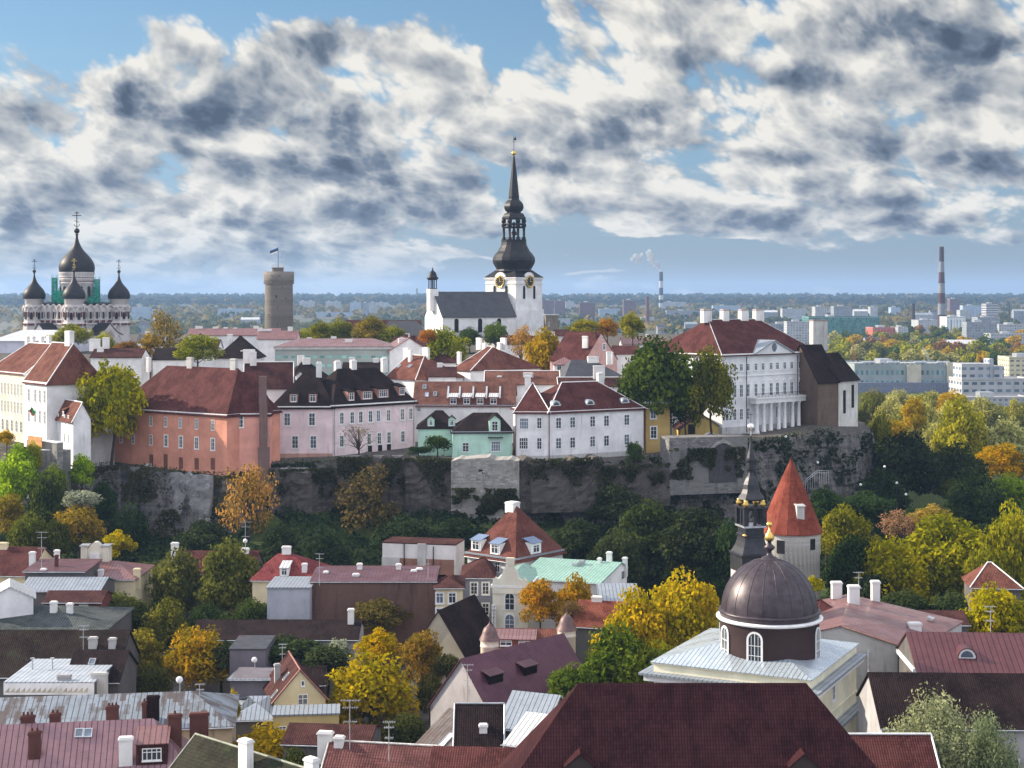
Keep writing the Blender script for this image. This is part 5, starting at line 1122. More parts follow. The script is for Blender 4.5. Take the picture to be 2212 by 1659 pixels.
# --- right
def build_sheet_house():
    pts = [(45.7, 215.), (55.2, 213.3), (67.2, 231.8), (51.4, 237.)]; zt = [20.4, 17.5, 17.5, 20.4]; c = Vector((55, 224, 3)); rt = thing('sheet_metal_house', 'house with long pale red sheet-metal roof and four tall white chimneys right of the dome', 'house', c, GL)
    b = MB(); L2, L3 = (38.5, 217.), (43., 239.); b.prism([(x-c.x, y-c.y) for x, y in pts+[L3, L2]], -3, 15, 0, [z-3.05 for z in zt]+[15.2, 15.2]); b.build('wall', PALEGREY(), rt)
    q = lambda p, z, ox=0, oy=0: (p[0]-c.x+ox, p[1]-c.y+oy, z-3); b = MB(); b.slab([q(pts[0], 20.45, 0, -.3), q(pts[1], 17.4, .3, -.3), q(pts[2], 17.4, .4, .2), q(pts[3], 20.45, 0, .3)], .16); b.slab([q(L2, 18.2), q(pts[0], 20.45, 0, -.3), q(pts[3], 20.45, 0, .3), q(L3, 18.2)], .16); b.build('roof', SEAM_PINK(), rt)
    for x, yt, d, w, h in ((1844, 1264, 231, 1.6, 3.2), (1807, 1256, 236, 1.5, 2.6), (1891, 1254, 236, 1.2, 3.4), (1976, 1344, 222, 1.7, 2.2)):
        p = P(x, yt, d)-c; o = (lambda m_: m_.build('chimney', CHIMW(), rt, Matrix.Translation(p)))(MB().box(-w/2, -.55, -h, w/2, .55, 0)); m_ = MB(); m_.box(-w/2-.1, -.65, -.35, w/2+.1, .65, -.12); m_.build('cap', CHIMW(), o)
    for x, y, d in ((1876, 1356, 219), (2011, 1335, 228)): p = P(x, y, d)-c; m_ = MB(); m_.box(-.5, -.7, -.25, .5, .7, .12); m_.build('skylight', GALV(), rt, Matrix.Translation(p) @ Matrix.Rotation(math.radians(-25), 4, 'Z') @ Matrix.Rotation(.27, 4, 'Y'))
    m_ = MB(); m_.tube(q(pts[0], 20.3, 0, -.36), q(pts[1], 17.3, .3, -.36), .12, n=5); m_.build('verge', plain('copper_verge', (.45, .24, .18), .5), rt)
build_sheet_house()
low('hip_annex', 'dark red hipped roof squeezed between the black dome and pale red sheet roof', 1756, 1352, 226, 8, 10, 'hip', MAROON(), 1294, xr=1850, wall=PALEGREY(), hl=3, hr=4)
H = low('red_sheet_house', 'long dark red sheet-roofed house with round eyebrow window at the right edge', 1984, 1452, 200, -3, 14, 'u', seam('dark_red_sheet', (.15, .052, .06), (.115, .04, .048), .75), 1366, xr=2290, ov=.4)
H.dormer(2089, 1422, 2.3, 1.25, 'eye'); H.cornice(TRIM(), .3, .5)
low('brown_barn', 'dark brown tiled roof behind the pale willow at the right edge', 1905, 1565, 177, -2, 14, 'u', TILE_BLACK(), 1453, xr=2300, wall=GREYP(), wins=(('front', [2150, 2190], [1655], 1.2, 1.8, 'd'),))
low('red_hut', 'small sunlit red hipped roof among the trees at the right edge', 2100, 1264, 262, -8, 9, 'hip', tiles('orange_tile', (.34, .12, .065), (.40, .17, .10)), 1215, xr=2205, hl=3.2, hr=4, trim=TRIM())
low('ridge_shed', 'low brown tiled shed with white ridge behind the pale red sheet roof', 1985, 1346, 240, -3, 9, 'u', TILE_DARK(), 1318, xr=2092)
# --- centre
Q = low('pyramid_house', 'house with steep red pyramid roof and blue-roofed dormers below the cliff', 1113, 1206, 283, -40, 14, 'hip', tiles('pyramid_tile', (.12, .042, .034), (.155, .06, .048)), 1092, xl=1010, wall=plaster('lilac_white', (.66, .64, .66), .25), hl=5.5, hr=5.5, ov=.6, zb=5)
Q.cornice(SEAM_GREY(), .5, .3); BLU = seam('blue_sheet', (.25, .33, .50), (.2, .28, .42))
for x, y in ((1028, 1190), (1069, 1198)): Q.dormer(x, y, 2.3, 2.1, 'shed', TRIM(), BLU, win=(1.7, 1.6))
Q.dormer(1158, 1198, 3.0, 2.3, 'shed', TRIM(), BLU, win=(1.8, 1.4), plane='hipr'); Q.chim(1107, 1084, v=7, w=2.0, dp=2., below=2)
Q.wins('front', [1075], [1225], 1.2, 1.8); Q.wins('right', [1130, 1175], [1226], 1.2, 1.5)
V = low('green_roof_house', 'white house with pale green sheet-metal roof and thin flues', 1118, 1247, 272, -20, 17, 'u', SEAM_GREEN(), 1209, wall=WHITE(), xr=1296, vr=13, ov=.4, zb=4, chims=((1243, 1216, 9, 1.0, GALV()), (1258, 1210, 10, .9, GALV()), (1316, 1192, 14.5, .9, None, 0, 4), (1295, 1205, 12, .6), (1350, 1204, 15.5, .8)))
V.wins('right', [1309], [1283], .8, 1.3, 'o'); V.wins('right', [1345], [1242], 2.0, 1.6, 'o')
HT = low('hotel', 'cream house with curved baroque gable and vertical hotel sign', 1064, 1262, 264, -10, 14, 'v', SEAM_GREEN(), 1246, xr=1140, wall=plaster('hotel_cream', (.76, .73, .62), .2), zb=4, cat='hotel', ov=.1)
b = MB(); L_ = HT.L; hz = HT.h; pf = [(0, hz), (.02*L_, hz+.9), (.10*L_, hz+1.3), (.16*L_, hz+.9), (.24*L_, hz+1.2), (.30*L_, hz+2.3), (.38*L_, hz+3.2), (.5*L_, hz+3.5)]; pf = pf+[(L_-x, z) for x, z in pf[-2::-1]]
n = len(pf); b.raw([(x, -.25, z) for x, z in pf]+[(L_, -.25, hz-1.5), (0, -.25, hz-1.5)]+[(x, .25, z) for x, z in pf]+[(L_, .25, hz-1.5), (0, .25, hz-1.5)], [tuple(range(n+2))[::-1], tuple(range(n+2, 2*n+4))]+[(i, i+1, n+3+i, n+2+i) for i in range(n-1)]); HT.add(b, 'baroque_gable', HT.wall_mat); ring(HT, .3, hz-.5, hz-.1, TRIM(), 'cornice')
HT.wins('front', [1101], [1298], 1.7, 2.9, 'as'); HT.wins('front', [1101], [1343], 1.7, 2.6, 'as'); b = MB(); b.box(L_*.5-.7, -.3, hz+3.3, L_*.5+.7, .3, hz+4.6); HT.add(b, 'gable_block', HT.wall_mat)
p = HT.on('front', 1068, 1312); b = MB(); b.box(p.x-.38, -.5, p.z-3.4, p.x+.38, -.36, p.z+.6); sg = HT.add(b, 'sign', plain('sign_white', (.85, .84, .8), .5))
for i, ch in enumerate('HOTELL'):
    cu = bpy.data.curves.new('sign_letter', 'FONT'); cu.body = ch; cu.size = .68; cu.align_x = 'CENTER'; cu.extrude = .015; 
    tmp = bpy.data.objects.new('tmp', cu); me = bpy.data.meshes.new_from_object(tmp); bpy.data.objects.remove(tmp); me.materials.clear(); me.materials.append(DARK())
    link(bpy.data.objects.new('letter', me), sg, Matrix.Translation((p.x, -.52, p.z-.02-.64*i)) @ Matrix.Rotation(math.pi/2, 4, 'X'))
low('slate_blue_house', 'tall narrow slate-blue house with steep brown roof beside the hotel', 999, 1245, 277, 0, 12, 'hip', TILE_DARK(), 1203, xr=1066, wall=plaster('slate_blue', (.26, .27, .34), .5), hl=4, hr=2, zb=4, wins=(('front', [1024, 1049], [1271], 1.2, 2.1, 's'), ('front', [1024, 1049], [1316], 1.2, 2.1, 's'), ('front', [1015, 1050], [1358], 2.4, 2.6, 'o')))
W0 = low('party_wall_house', 'windowless party wall, white above and brick below, with brown capping', 826, 1173, 296, -12, 7, 'flat', TILE_DARK(), xr=984, wall=plaster('party_white', (.72, .69, .68), .4), zb=5, ov=.1)
b = MB(); b.box(W0.L*.24, -.12, 0, W0.L*.98, -.003, W0.zpx(0, 0, 1204)); W0.add(b, 'brick_facing', plaster('brick_brown', (.30, .16, .12), .6)); b = MB(); b.box(-.1, -.1, 0, W0.L*.23, -.003, W0.zpx(0, 0, 1203)); W0.add(b, 'render_patch', PALEGREY())
for x, yt in ((911, 1174), (873, 1172), (936, 1180)): b = MB(); u = W0.uv_at(x, -.3); wd = 1.6 if x == 911 else .12; b.box(u-wd/2, -.45, 0, u+wd/2, -.125, W0.zpx(u, 0, yt)); W0.add(b, 'flue', PALEGREY() if wd > 1 else IRON())
low('cream_window_house', 'small cream house with four white windows and dark red hipped roof', 941, 1268, 263, 2, 11, 'hip', TILE_DARK(), 1241, xr=1000, wall=CREAM(), hl=3, hr=3, zb=4, wins=(('front', [950, 977], [1292], 1.25, 1.75, 's'), ('front', [950, 977], [1325], 1.25, 1.75, 's')))
low('long_brick_house', 'long windowless brown brick house with maroon sheet roof and row of white chimneys', 670, 1255, 265, 0, 15, 'u', SEAM_PURPLE(), 1229, xr=942, wall=stone('dark_brown_brick', (.15, .085, .07), (.20, .115, .095), .3, .1), zb=4, ov=.2, chims=((777, 1217, 7.5, .9), (861, 1218, 7.5, .85), (894, 1231, 6, .9), (906, 1227, 7, 1.1), (769, 1239, 3, 1.1), (704, 1234, 5, .8)))  # wall in plain dark brown brick, blotched at random
low('grey_gable_house', 'plain bluish grey wall house left of the long brick house', 577, 1271, 262, 0, 10, 'flat', SEAM_GREY(), xr=669, wall=plaster('blue_grey', (.40, .41, .47), .45), zb=4)
H = low('crimson_house', 'crimson hip-roofed house with little white dormer', 545, 1250, 274, 0, 14, 'hip', tiles('crimson_tile', (.17, .036, .040), (.21, .055, .055)), 1195, xr=692, hl=3.5, hr=6, wall=CREAM(), chims=((619, 1180, 7, 1.6), (658, 1217, 2, .9)))
H.dormer(614, 1244, 1.6, 1.5, 'shed', TRIM(), SEAM_WHITE(), win=(1.0, 1.2))
low('long_tiled_shed', 'long blackish tiled roof below the grey and brick walls', 415, 1378, 243, 0, 10, 'u', TILE_BLACK(), 1338, xr=772, wall=GREYP(), chims=((758, 1315, 4, .95, None, 0, 4),))
low('black_gable_house', 'black roofed gabled house with cream wall behind the orange tree', 893, 1402, 246, -22, 14, 'v', TILE_BLACK(), 1318, xr=1003, wall=plaster('cream_dim', (.45, .41, .33), .4), ov=.5, zb=4)
H = low('turret_house', 'red tiled roof with two pale red shed dormers between the cream turrets', 1046, 1402, 233, -3, 11, 'u', tiles('orange_tile', (.34, .12, .065), (.40, .17, .10)), 1357, xr=1214, wall=CREAM(), ov=.4)
for x, y in ((1093, 1398), (1133, 1399)): H.dormer(x, y, 3.2, 1.3, 'shed', plaster('dormer_red', (.25, .08, .06), .4), SEAM_PINK(), win=(1.8, .8))
for cx_, yb_, yt_, lab in ((1057.6, 1430, 1382, 'round cream turret with grey bell roof on the left of the turret roof'), (1224, 1405, 1360, 'round cream turret with pinkish bell roof on the right by the orange tree')):
    d = 216.5 if cx_ < 1100 else 231.; s = d/F; c = P(cx_, 1400, d); Z = lambda y: zat(y, d)
    r = thing('turret', lab, 'turret', Matrix.Translation((c.x, d, 0)), 'bell-roofed turrets'); b = MB(); b.lathe([(19.5*s, 3), (19.5*s, Z(yt_+14)), (20.8*s, Z(yt_+13)), (19.5*s, Z(yt_+11)), (19.5*s, Z(yt_+4)), (21.5*s, Z(yt_))], 24); b.build('wall', plaster('turret_cream', (.70, .62, .52), .3), r)
    b = MB(); b.lathe([(22.5*s, Z(yt_)), (21*s, Z(yt_-4)), (17.5*s, Z(yt_-11)), (15.5*s, Z(yt_-18)), (12.5*s, Z(yt_-25)), (6*s, Z(yt_-31)), (1.5*s, Z(yt_-35)), (.8*s, Z(yt_-40)), (.6*s, Z(yt_-56))], 24); b.build('bell_roof', plain('turret_sheet', (.13, .075, .075), .5, .1, .4, .3), r)
U = low('purple_roof_house', 'large purple sheet-roofed house with stained grey gable and shed dormers', 930, 1519, 213, -42, 21, 'v', seam('purple_sheet', (.125, .036, .062), (.09, .028, .05), .5), 1422, xr=1068, wall=plaster('stained_gable', (.40, .37, .38), .8, (.16, .13, .12)), ov=.5, zb=2.5)
for x, y in ((1072, 1476), (1146, 1457)): U.dormer(x, y, 2.8, 1.3, 'shed', TILE_BLACK(), SEAM_PURPLE(), plane='sloper')
low('grey_sheet_house', 'pale grey-blue sheet roof next to the dark green tree', 1078, 1566, 189, -22, 10, 'u', SEAM_GREY(), 1496, xr=1176, zb=3)
low('white_sheet_lean_to', 'bright white seamed lean-to roof beside the great hall', 1088, 1606, 174, -24, 6.5, 'shed', SEAM_WHITE(), 1542, xr=1158, zb=3, ov=.1)
low('black_slope_house', 'black-roofed house with one tall white chimney on its slope', 981, 1622, 175, 0, 10, 'u', TILE_BLACK(), 1520, xr=1087, zb=3, ov=.2, chims=((1044, 1564, 2.2, .9, None, 0, 4),), trim=GALV())
H = low('weathered_lean_to', 'weathered grey-brown lean-to roof with bright strip skylight', 878, 1628, 184, -32, 9, 'shed', seam('weathered_boards', (.17, .145, .14), (.12, .10, .10), .5, .8, 0., .6), 1538, xr=984, zb=3, ov=.1); H.skylight('roof', 960, 1604, .9, 3.6, TRIM())
low('white_gabled_red_house', 'dark red tiled roof with white gable corner left of the great hall', 925, 1700, 157, -4, 12, 'u', MAROON(), 1613, wall=WHITE(), xr=1140, zb=3)
H = low('white_chimney_house', 'dark corrugated tile house with white ridge and stout white chimneys at the bottom', 688, 1700, 165, -10, 9.5, 'u', tiles('corrugated_tile', (.12, .05, .05), (.15, .065, .06), .3), 1606, xr=925, zb=3, trim=plain('ridge_white', (.6, .58, .56), .7), chims=((703, 1580, 5, 1.6), (733, 1590, 4.4, 1.0), (871, 1612, 5.2, 1.1)))
b = MB(); p = H.on('ridge', 880, 1632); b.box(p.x-2, -1.2, p.z-3, H.L+1.5, -.3, p.z-1.0); b.box(p.x-2.2, -1.4, p.z-1, H.L+1.7, -.1, p.z-.85); H.add(b, 'parapet', WHITE())
low('maroon_lean_to', 'maroon tiled roof under the big yellow tree', 612, 1602, 183, -6, 8, 'u', TILE_DARK(), 1563, xr=795, zb=3, chims=((708, 1567, 4, 1.6),))
Y = low('yellow_cottage', 'pale yellow cottage with steep gable and one white cross window', 592, 1513, 215, 16, 11, 'v', TILE_DARK(), 1446, xr=703, wall=plaster('cottage_yellow', (.70, .60, .38), .2), zb=3, ov=.4, trim=plain('verge_board', (.28, .12, .10), .6), chims=((599, 1434, 6, .8, GREYP()),), wins=(('front', [654], [1515], 1.4, 2.0), ('front', [654], [1476], .5, .8, 'o')))
for x, y in ((619, 1462), (594, 1500)): Y.skylight('slopel', x, y, .8, 1.4)
low('cottage_annex', 'flat ochre annex with blue-grey sheet roof below the yellow cottage', 590, 1547, 208, 6, 4.6, 'flat', SEAM_GREY(), xr=732, wall=plaster('annex_ochre', (.56, .43, .20), .35), zb=3, ov=.3, wins=(('front', [610, 660, 700], [1578], 1.1, 1.2),))
low('dark_wing', 'small blackish tiled wing behind the yellow cottage', 652, 1476, 228, 4, 8, 'u', TILE_BLACK(), 1437, xr=700, zb=3)
low('zinc_hip_house', 'bright zinc hipped roof left of the yellow cottage', 496, 1552, 212, 4, 10, 'hip', SEAM_GREY(), 1503, xr=592, zb=3, hl=5, hr=4)
low('grey_flat_house', 'grey flat-roofed house behind the golden birch with satellite dish', 496, 1404, 232, 0, 9, 'flat', SLATE(), xr=573, wall=plaster('mauve_grey', (.17, .155, .18), .4), zb=3, ov=.3)
low('grey_low_house', 'low grey board house under the satellite dish', 498, 1466, 224, 0, 7, 'shed', SEAM_GREY(), 1448, xr=590, wall=plaster('mauve_grey', (.17, .155, .18), .4), zb=3)
# --- left
E = low('mauve_sheet_house', 'mauve sheet-metal roof with brick chimneys in the bottom left corner', -30, 1745, 157, 9, 15, 'hip', seam('mauve_sheet', (.27, .15, .17), (.22, .12, .14), .62), 1556, xr=448, wall=CREAM(), hl=0, hr=6, zb=3, chims=((60, 1546, 8, 1.4, CHIMB(), 3), (119, 1541, 8.5, 1.1, CHIMB(), 2), (75, 1580, 4.5, 1.2, CHIMB(), 2), (378, 1543, 7, 1.4, CHIMB(), 1), (430, 1540, 9, 2.0, CHIMB(), 0), (272, 1592, 3.5, 1.4)))
E.dormer(328, 1652, 3.2, 2.3, 'shed', TILE_DARK(), SEAM_PINK(), win=(2.0, 1.3))
for x in (171, 190): E.skylight('roof', x, 1584, .9, 1.1)
low('rusty_roof_house', 'long patchy rusted grey sheet roof behind the mauve sheet roof', -20, 1584, 180, 8, 14, 'hip', SEAM_RUST(), 1498, xr=500, wall=plaster('dull_ochre', (.42, .34, .24), .5), hl=0, hr=5, zb=3, chims=((243, 1525, 1.5, 1.4, CHIMB(), 3), (331, 1503, 1.5, 1.4, TILE_BLACK()), (312, 1516, 1, .5, CHIMB(), 1)))
K = low('white_terrace_house', 'white flat-roofed house with zigzag parapet and roof terrace at the left', 10, 1476, 206, 0, 13, 'flat', seam('bluish_white_roof', (.58, .63, .70)), xr=202, wall=DULL(), zb=3, ov=.2, chims=((139, 1458, 1, 1.7, GREYP()), (215, 1453, 2, 2.1, PALEGREY())))
b = MB()
for i in range(16): u = K.L*(i+.5)/17; b.raw([(u-.35, -.16, K.h-1.2), (u+.35, -.16, K.h-1.2), (u+.35, -.16, K.h-.5)], [(0, 1, 2)])
K.add(b, 'zigzag_band', plain('band_ochre', (.5, .45, .36))); b = MB(); b.box(-.1, -.14, K.h-1.5, K.L+.1, -.004, K.h+.02); K.add(b, 'parapet_band', WHITE())
for x in (70, 113): b = MB(); p = K.uv_at(x, 7); b.tube((p, 7, K.h), (p, 7, K.h+1.6), .12); b.lathe([(.3, K.h+1.6), (.3, K.h+1.75)], 10, (p, 7)); K.add(b, 'vent_pipe', GALV())
H = low('black_tile_house', 'small black tiled slope with single skylight above the white terrace', 143, 1468, 213, 0, 10, 'u', TILE_BLACK(), 1404, xr=256, zb=3); H.skylight('roof', 199, 1430, .9, 1.2)
low('mossy_barn', 'big dark brown mossy roof with pale chimneys at the left edge', -30, 1456, 224, 0, 13, 'u', tiles('mossy_tile', (.022, .014, .013), (.034, .022, .02), .28, .36, .6, .4), 1360, xr=254, zb=3, chims=((201, 1376, 4, 1.2, PALEGREY()), (243, 1378, 4, 1.0, PALEGREY())))
low('slate_barn', 'broad greenish slate roof under the white attic at the left edge', -70, 1359, 240, 0, 17, 'hip', tiles('green_slate', (.065, .075, .078), (.09, .10, .10), .4, .3, .3, .3), 1307, xr=226, hl=3, hr=11, zb=3, chims=((116, 1299, 6, 1.0), (151, 1303, 6, .9)))
low('white_attic', 'white attic house with white seamed roof rising from the slate roof', -30, 1294, 243, 18, 7, 'v', SEAM_WHITE(), 1266, wall=WHITE(), xr=72, zb=9)
low('grey_roof_house', 'grey sheet-roofed house behind the red-brown house', 45, 1274, 264, 0, 10, 'u', SEAM_GREY(), 1246, xr=215, zb=3)
low('red_brown_cottage', 'red-brown boarded house with one white window', 95, 1298, 254, 0, 7, 'u', TILE_DARK(), 1275, xr=218, wall=plaster('red_boards', (.17, .06, .05), .4), zb=3, wins=(('front', [181], [1320], 1.2, 1.8, 's'),), chims=((152, 1302, 0.5, .8),))
Z1 = low('curved_attic_house', 'pale red sheet-roofed house with cream arched attic gable', 86, 1249, 276, 0, 14, 'hip', SEAM_PINK(), 1211, xr=290, wall=CREAM(), hl=4, hr=5, zb=4, chims=((123, 1188, 8, .9), (296, 1228, 2, 1.2, CREAM()), (218, 1230, 1, .9)))
b = MB(); u0, u1 = Z1.uv_at(176, 7), Z1.uv_at(237, 7); zt = Z1.zpx(u0, 7, 1180); zl = Z1.h; n = 10
b.box(u0, 6.5, zl, u0+1.2, 8.5, zt); b.box(u1-1.2, 6.5, zl, u1, 8.5, zt); b.box(u0+1.2, 6.7, zl, u1-1.2, 8.3, zt-.6); 
b.raw([(u0+1.2+(u1-u0-2.4)*i/n, 6.7, zt-.6+1.4*math.sin(math.pi*i/n)) for i in range(n+1)]+[(u0+1.2+(u1-u0-2.4)*i/n, 8.3, zt-.6+1.4*math.sin(math.pi*i/n)) for i in range(n+1)], [tuple(range(n+1))[::-1], tuple(range(n+1, 2*n+2))]+[(i, i+1, n+2+i, n+1+i) for i in range(n)])
Z1.add(b, 'attic_gable', plaster('attic_cream', (.72, .66, .55), .25)); b = MB(); um = (u0+u1)/2; b.box(um-.9, 6.2, zl, um+.9, 6.69, zt-1.2); Z1.add(b, 'attic_chimney', CHIMW())
for uu in (u0, u1): b = MB(); b.box(uu-.2 if uu == u0 else uu-1.4, 6.3, zt, uu+1.4 if uu == u0 else uu+.2, 8.7, zt+.25); Z1.add(b, 'pier_cap', GALV())
low('maroon_shed_house', 'flat maroon sheet-roofed house in front of the pale red sheet roof', 54, 1233, 270, 0, 10, 'shed', SEAM_PURPLE(), 1208, xr=182, zb=4, chims=((94, 1228, 0.5, .9), (70, 1192, 9, 1.), (122, 1199, 4, .5, CHIMB())))
low('left_red_house', 'maroon gabled roof with cream chimney at the left edge', -60, 1238, 286, -6, 13, 'u', MAROON(), 1180, xr=64, zb=4, wall=CREAM(), chims=((8, 1172, 6, 1.6, CREAM()),))
low('hidden_red_house', 'maroon roof half hidden by the olive trees, with antenna mast', 372, 1236, 292, 0, 11, 'u', MAROON(), 1189, xr=548, zb=4, chims=((378, 1172, 6, 1.4), (530, 1184, 5, 1.4)))
low('red_roof_house', 'red tiled house behind the orange and yellow street trees', 1238, 1348, 250, -16, 10, 'u', TILE_RED(), 1297, xr=1332, zb=3, chims=((1290, 1288, 5, 1.7),))
low('lilac_sheet_house', 'lilac-grey sheet roof between white gable and yellow trees', 1300, 1302, 258, 0, 8, 'shed', SEAM_GREY(), 1262, xr=1378, zb=3)
M0 = low('mossy_roof_house', 'dark mossy roof with pale verge and white chimneys at the bottom left', 316, 1731, 150.5, -42, 12, 'u', tiles('moss_tile', (.026, .026, .018), (.04, .036, .026), .28, .38, .5, .5), L=26, rise=5.2, zb=3, trim=plain('verge_moss', (.22, .23, .18)), chims=((531, 1597, 4.5, 1.3, None, 0, 6), (673, 1637, 5, 1.2, None, 0, 5)))
# --- small things on roofs
def antenna(x, yb, yt, d, label, w=2.2):
    z0, z1 = zat(yb, d), zat(yt, d); r = thing('tv_antenna', label, 'antenna', Matrix.Translation(((x-CX)/F*d, d, z0)), 'rooftop aerials'); h = z1-z0; b = MB(); b.tube((0, 0, -1), (0, 0, h), .05, n=5); b.build('mast', GALV(), r); b = MB()
    for q, ww in ((.98, 1.), (.8, .8), (.45, .7)):
        b.tube((-w*.5*ww, .3, h*q), (w*.5*ww, .3, h*q), .03, n=4)
        for t in range(-3, 4): b.tube((t*w*.14*ww, -.2, h*q), (t*w*.14*ww, .8, h*q), .02, n=3)
    b.build('boom', GALV(), r)
antenna(755.7, 1600, 1513, 168, 'tall many-armed aerial rising in front of the big yellow tree'); antenna(89.7, 1214, 1149, 271, 'thin aerial above the maroon shed roof at the left'); antenna(530, 1186, 1127, 292, 'tall aerial mast beside the orange cliff tree'); antenna(431, 1545, 1478, 186, 'dark aerial on the rusted sheet roof', 1.2)
for a in ((180, 1398, 1352, 220, 'aerial on the mossy dark barn roof at the left', 1.6), (610, 1432, 1392, 226, 'small aerial above the yellow cottage ridge', 1.3), (690, 1252, 1196, 264, 'aerial at the left end of the maroon sheet roof', 1.6), (925, 1238, 1196, 264, 'aerial at the right end of the maroon sheet roof', 1.4), (1010, 1500, 1436, 205, 'aerial over the stained grey gable', 1.6), (1855, 1300, 1236, 232, 'aerial between the tall white chimneys of the pale red sheet roof', 1.6), (2140, 1368, 1310, 207, 'aerial on the dark red sheet roof at the right edge', 1.6), (840, 1625, 1560, 166, 'bent aerial on the white-ridged tile roof', 1.4)): antenna(*a)
def dish(x, y, d, rr, label):
    c = P(x, y, d); r = thing('satellite_dish', label, 'dish', Matrix.Translation(c), 'satellite dishes'); b = MB(); b.lathe([(.02, .12), (rr*.5, .06), (rr*.85, -.06), (rr, -.16), (rr*.98, -.2), (rr*.8, -.11), (.02, .06)], 20, cap=False); b.build('bowl', TRIM(), r, Matrix.Rotation(math.radians(70), 4, 'X') @ Matrix.Rotation(.3, 4, 'Y')); b = MB(); b.tube((0, .2, 0), (0, .2, -2.6), .06); b.tube((0, 0, 0), (0, -.6, .2), .03, n=4); b.build('arm', GALV(), r)
dish(550, 1425, 229, .42, 'white dish on a pole right of the golden birch'); dish(388, 1468, 190, .42, 'white dish on the black end of the rusted roof'); dish(530, 1168, 291, .42, 'white dish on the tall aerial mast by the orange cliff tree')
# ================================================================= walls on the cliff
LIME = lambda: stone('bastion_limestone', (.26, .245, .235), (.38, .36, .34), 1.1, .45, .3)
w_, L_, h_ = wallbox('bastion_wall', 'tall pale limestone bastion with small opening below the mint villa', 974, 992, 341, 1121, 340, 1112, 8, LIME(), sink=8, rough=.45)
b = MB(); b.box(L_*.40, -.08, h_*.66, L_*.47, .5, h_*.82); b.build('opening', DARK(), w_)
w_, L_, h_ = wallbox('arched_wall', 'grey retaining wall with tall blind arch below the palace', 1446, 946, 352.5, 1615, 357.5, 1032, 6, stone('arch_limestone', (.15, .143, .143), (.24, .23, .225), 1., .4, .3), sink=4)
b = MB(); n = 12; cxn = L_*.68; r_ = 3.5
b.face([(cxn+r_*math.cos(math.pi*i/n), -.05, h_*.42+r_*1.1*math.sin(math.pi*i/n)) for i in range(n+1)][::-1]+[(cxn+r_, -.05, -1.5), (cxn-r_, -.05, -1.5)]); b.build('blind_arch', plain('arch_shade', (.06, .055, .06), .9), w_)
b = MB(); arch_ring(b, cxn, -.3, h_*.42, r_+.7, .7, .29, 12, 0, .1); b.build('arch_surround', LIME(), w_)
wallbox('parapet', 'low pale parapet wall along the terrace edge under the pale pink house', 735, 984, 350, 880, 350.5, 990, .8, LIME(), 'wall', sink=.5)
wallbox('slope_wall', 'short pale terrace wall in the ivy under the dark brown buttress', 606, 1011, 346.5, 665, 346.5, 1019, 1, stone('grey_limestone', (.26, .25, .26), (.34, .33, .34)), 'wall', sink=.6)
wallbox('ruined_wall', 'broken pale wall remains on the shaded cliff right of the bastion', 1300, 1034, 350, 1395, 352, 1044, 1.2, LIME(), 'wall', sink=1.2)
wallbox('ravine_wall', 'stone retaining wall under the orange-pink house with faded paint', 284, 1014, 357, 452, 341.6, 1040, 1.2, stone('grey_limestone', (.12, .115, .12), (.17, .165, .165)), 'wall', sink=8, rough=1.0)
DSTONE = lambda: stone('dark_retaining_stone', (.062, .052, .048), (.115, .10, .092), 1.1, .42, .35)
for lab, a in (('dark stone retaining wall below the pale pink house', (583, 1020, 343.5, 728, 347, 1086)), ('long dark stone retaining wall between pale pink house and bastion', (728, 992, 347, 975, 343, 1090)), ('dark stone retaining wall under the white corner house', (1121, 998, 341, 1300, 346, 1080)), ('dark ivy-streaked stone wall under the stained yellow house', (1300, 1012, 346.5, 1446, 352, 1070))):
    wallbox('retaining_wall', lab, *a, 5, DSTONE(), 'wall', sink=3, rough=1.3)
# ================================================================= the city beyond
def block(name, label, x0, x1, yt, d, mat, depth=18, ang=0, roof=None, yb=None, cat='building', group='blocks of the far city', plant=True):
    H = House(name, label, cat, x0, yt, d, ang, xr=x1, W=depth, yb=yb, group=group, sink=10)
    H.walls(mat, name='facade'); H.roof('flat', roof or GREYP(), ov=.2, t=.5)
    b = MB(); L, W, h = H.L, H.W, H.h
    for x_, y_, xx, yy in ((0, 0, L, .4), (0, W-.4, L, W), (0, .4, .4, W-.4), (L-.4, .4, L, W-.4)): b.box(x_, y_, h+.502, xx, yy, h+1.3)
    H.add(b, 'parapet', mat)
    if plant: b = MB(); b.box(L*.3, W*.3, h+.502, L*.3+min(8, L*.3), W*.7, h+3.4); H.add(b, 'roof_plant', GALV())
    return H
FW = lambda: facade('white_slab', (.38, .39, .41), (.10, .12, .15), 3.2, 2.8, .5, .5); FB = lambda: facade('brown_slab', (.13, .065, .065), (.06, .06, .08), 3.2, 2.8, .45, .45)
FG = lambda: facade('grey_slab', (.24, .26, .29), (.09, .11, .14), 3.0, 3.0, .55, .5); FGL = lambda: facade('green_glass', (.05, .20, .18), (.03, .08, .08), 2.4, 3.6, .75, .86); FBLU = lambda: facade('blue_slab', (.34, .42, .52), (.08, .1, .14), 3.2, 2.8, .5, .5)
FR = lambda: facade('red_front', (.40, .085, .05), (.12, .12, .14), 3.6, 3.3, .5, .45); FC = lambda: facade('cream_slab', (.60, .54, .38), (.10, .10, .10), 4., 3.2, .6, .4); FV = lambda: facade('ribbed_front', (.66, .68, .68), (.16, .2, .24), 4.2, 30., .45, .9)
block('apartment_block', 'pale blue slab block just right of the onion-domed cathedral', 284, 322, 664, 3300, FBLU(), 25)
block('apartment_block', 'white twin-shaft tower block nearest the round stone tower on its right', 646, 660, 651, 4300, FW(), 25); block('apartment_block', 'white tower block beside its twin right of the round stone tower', 663, 678, 651, 4350, FW(), 25)
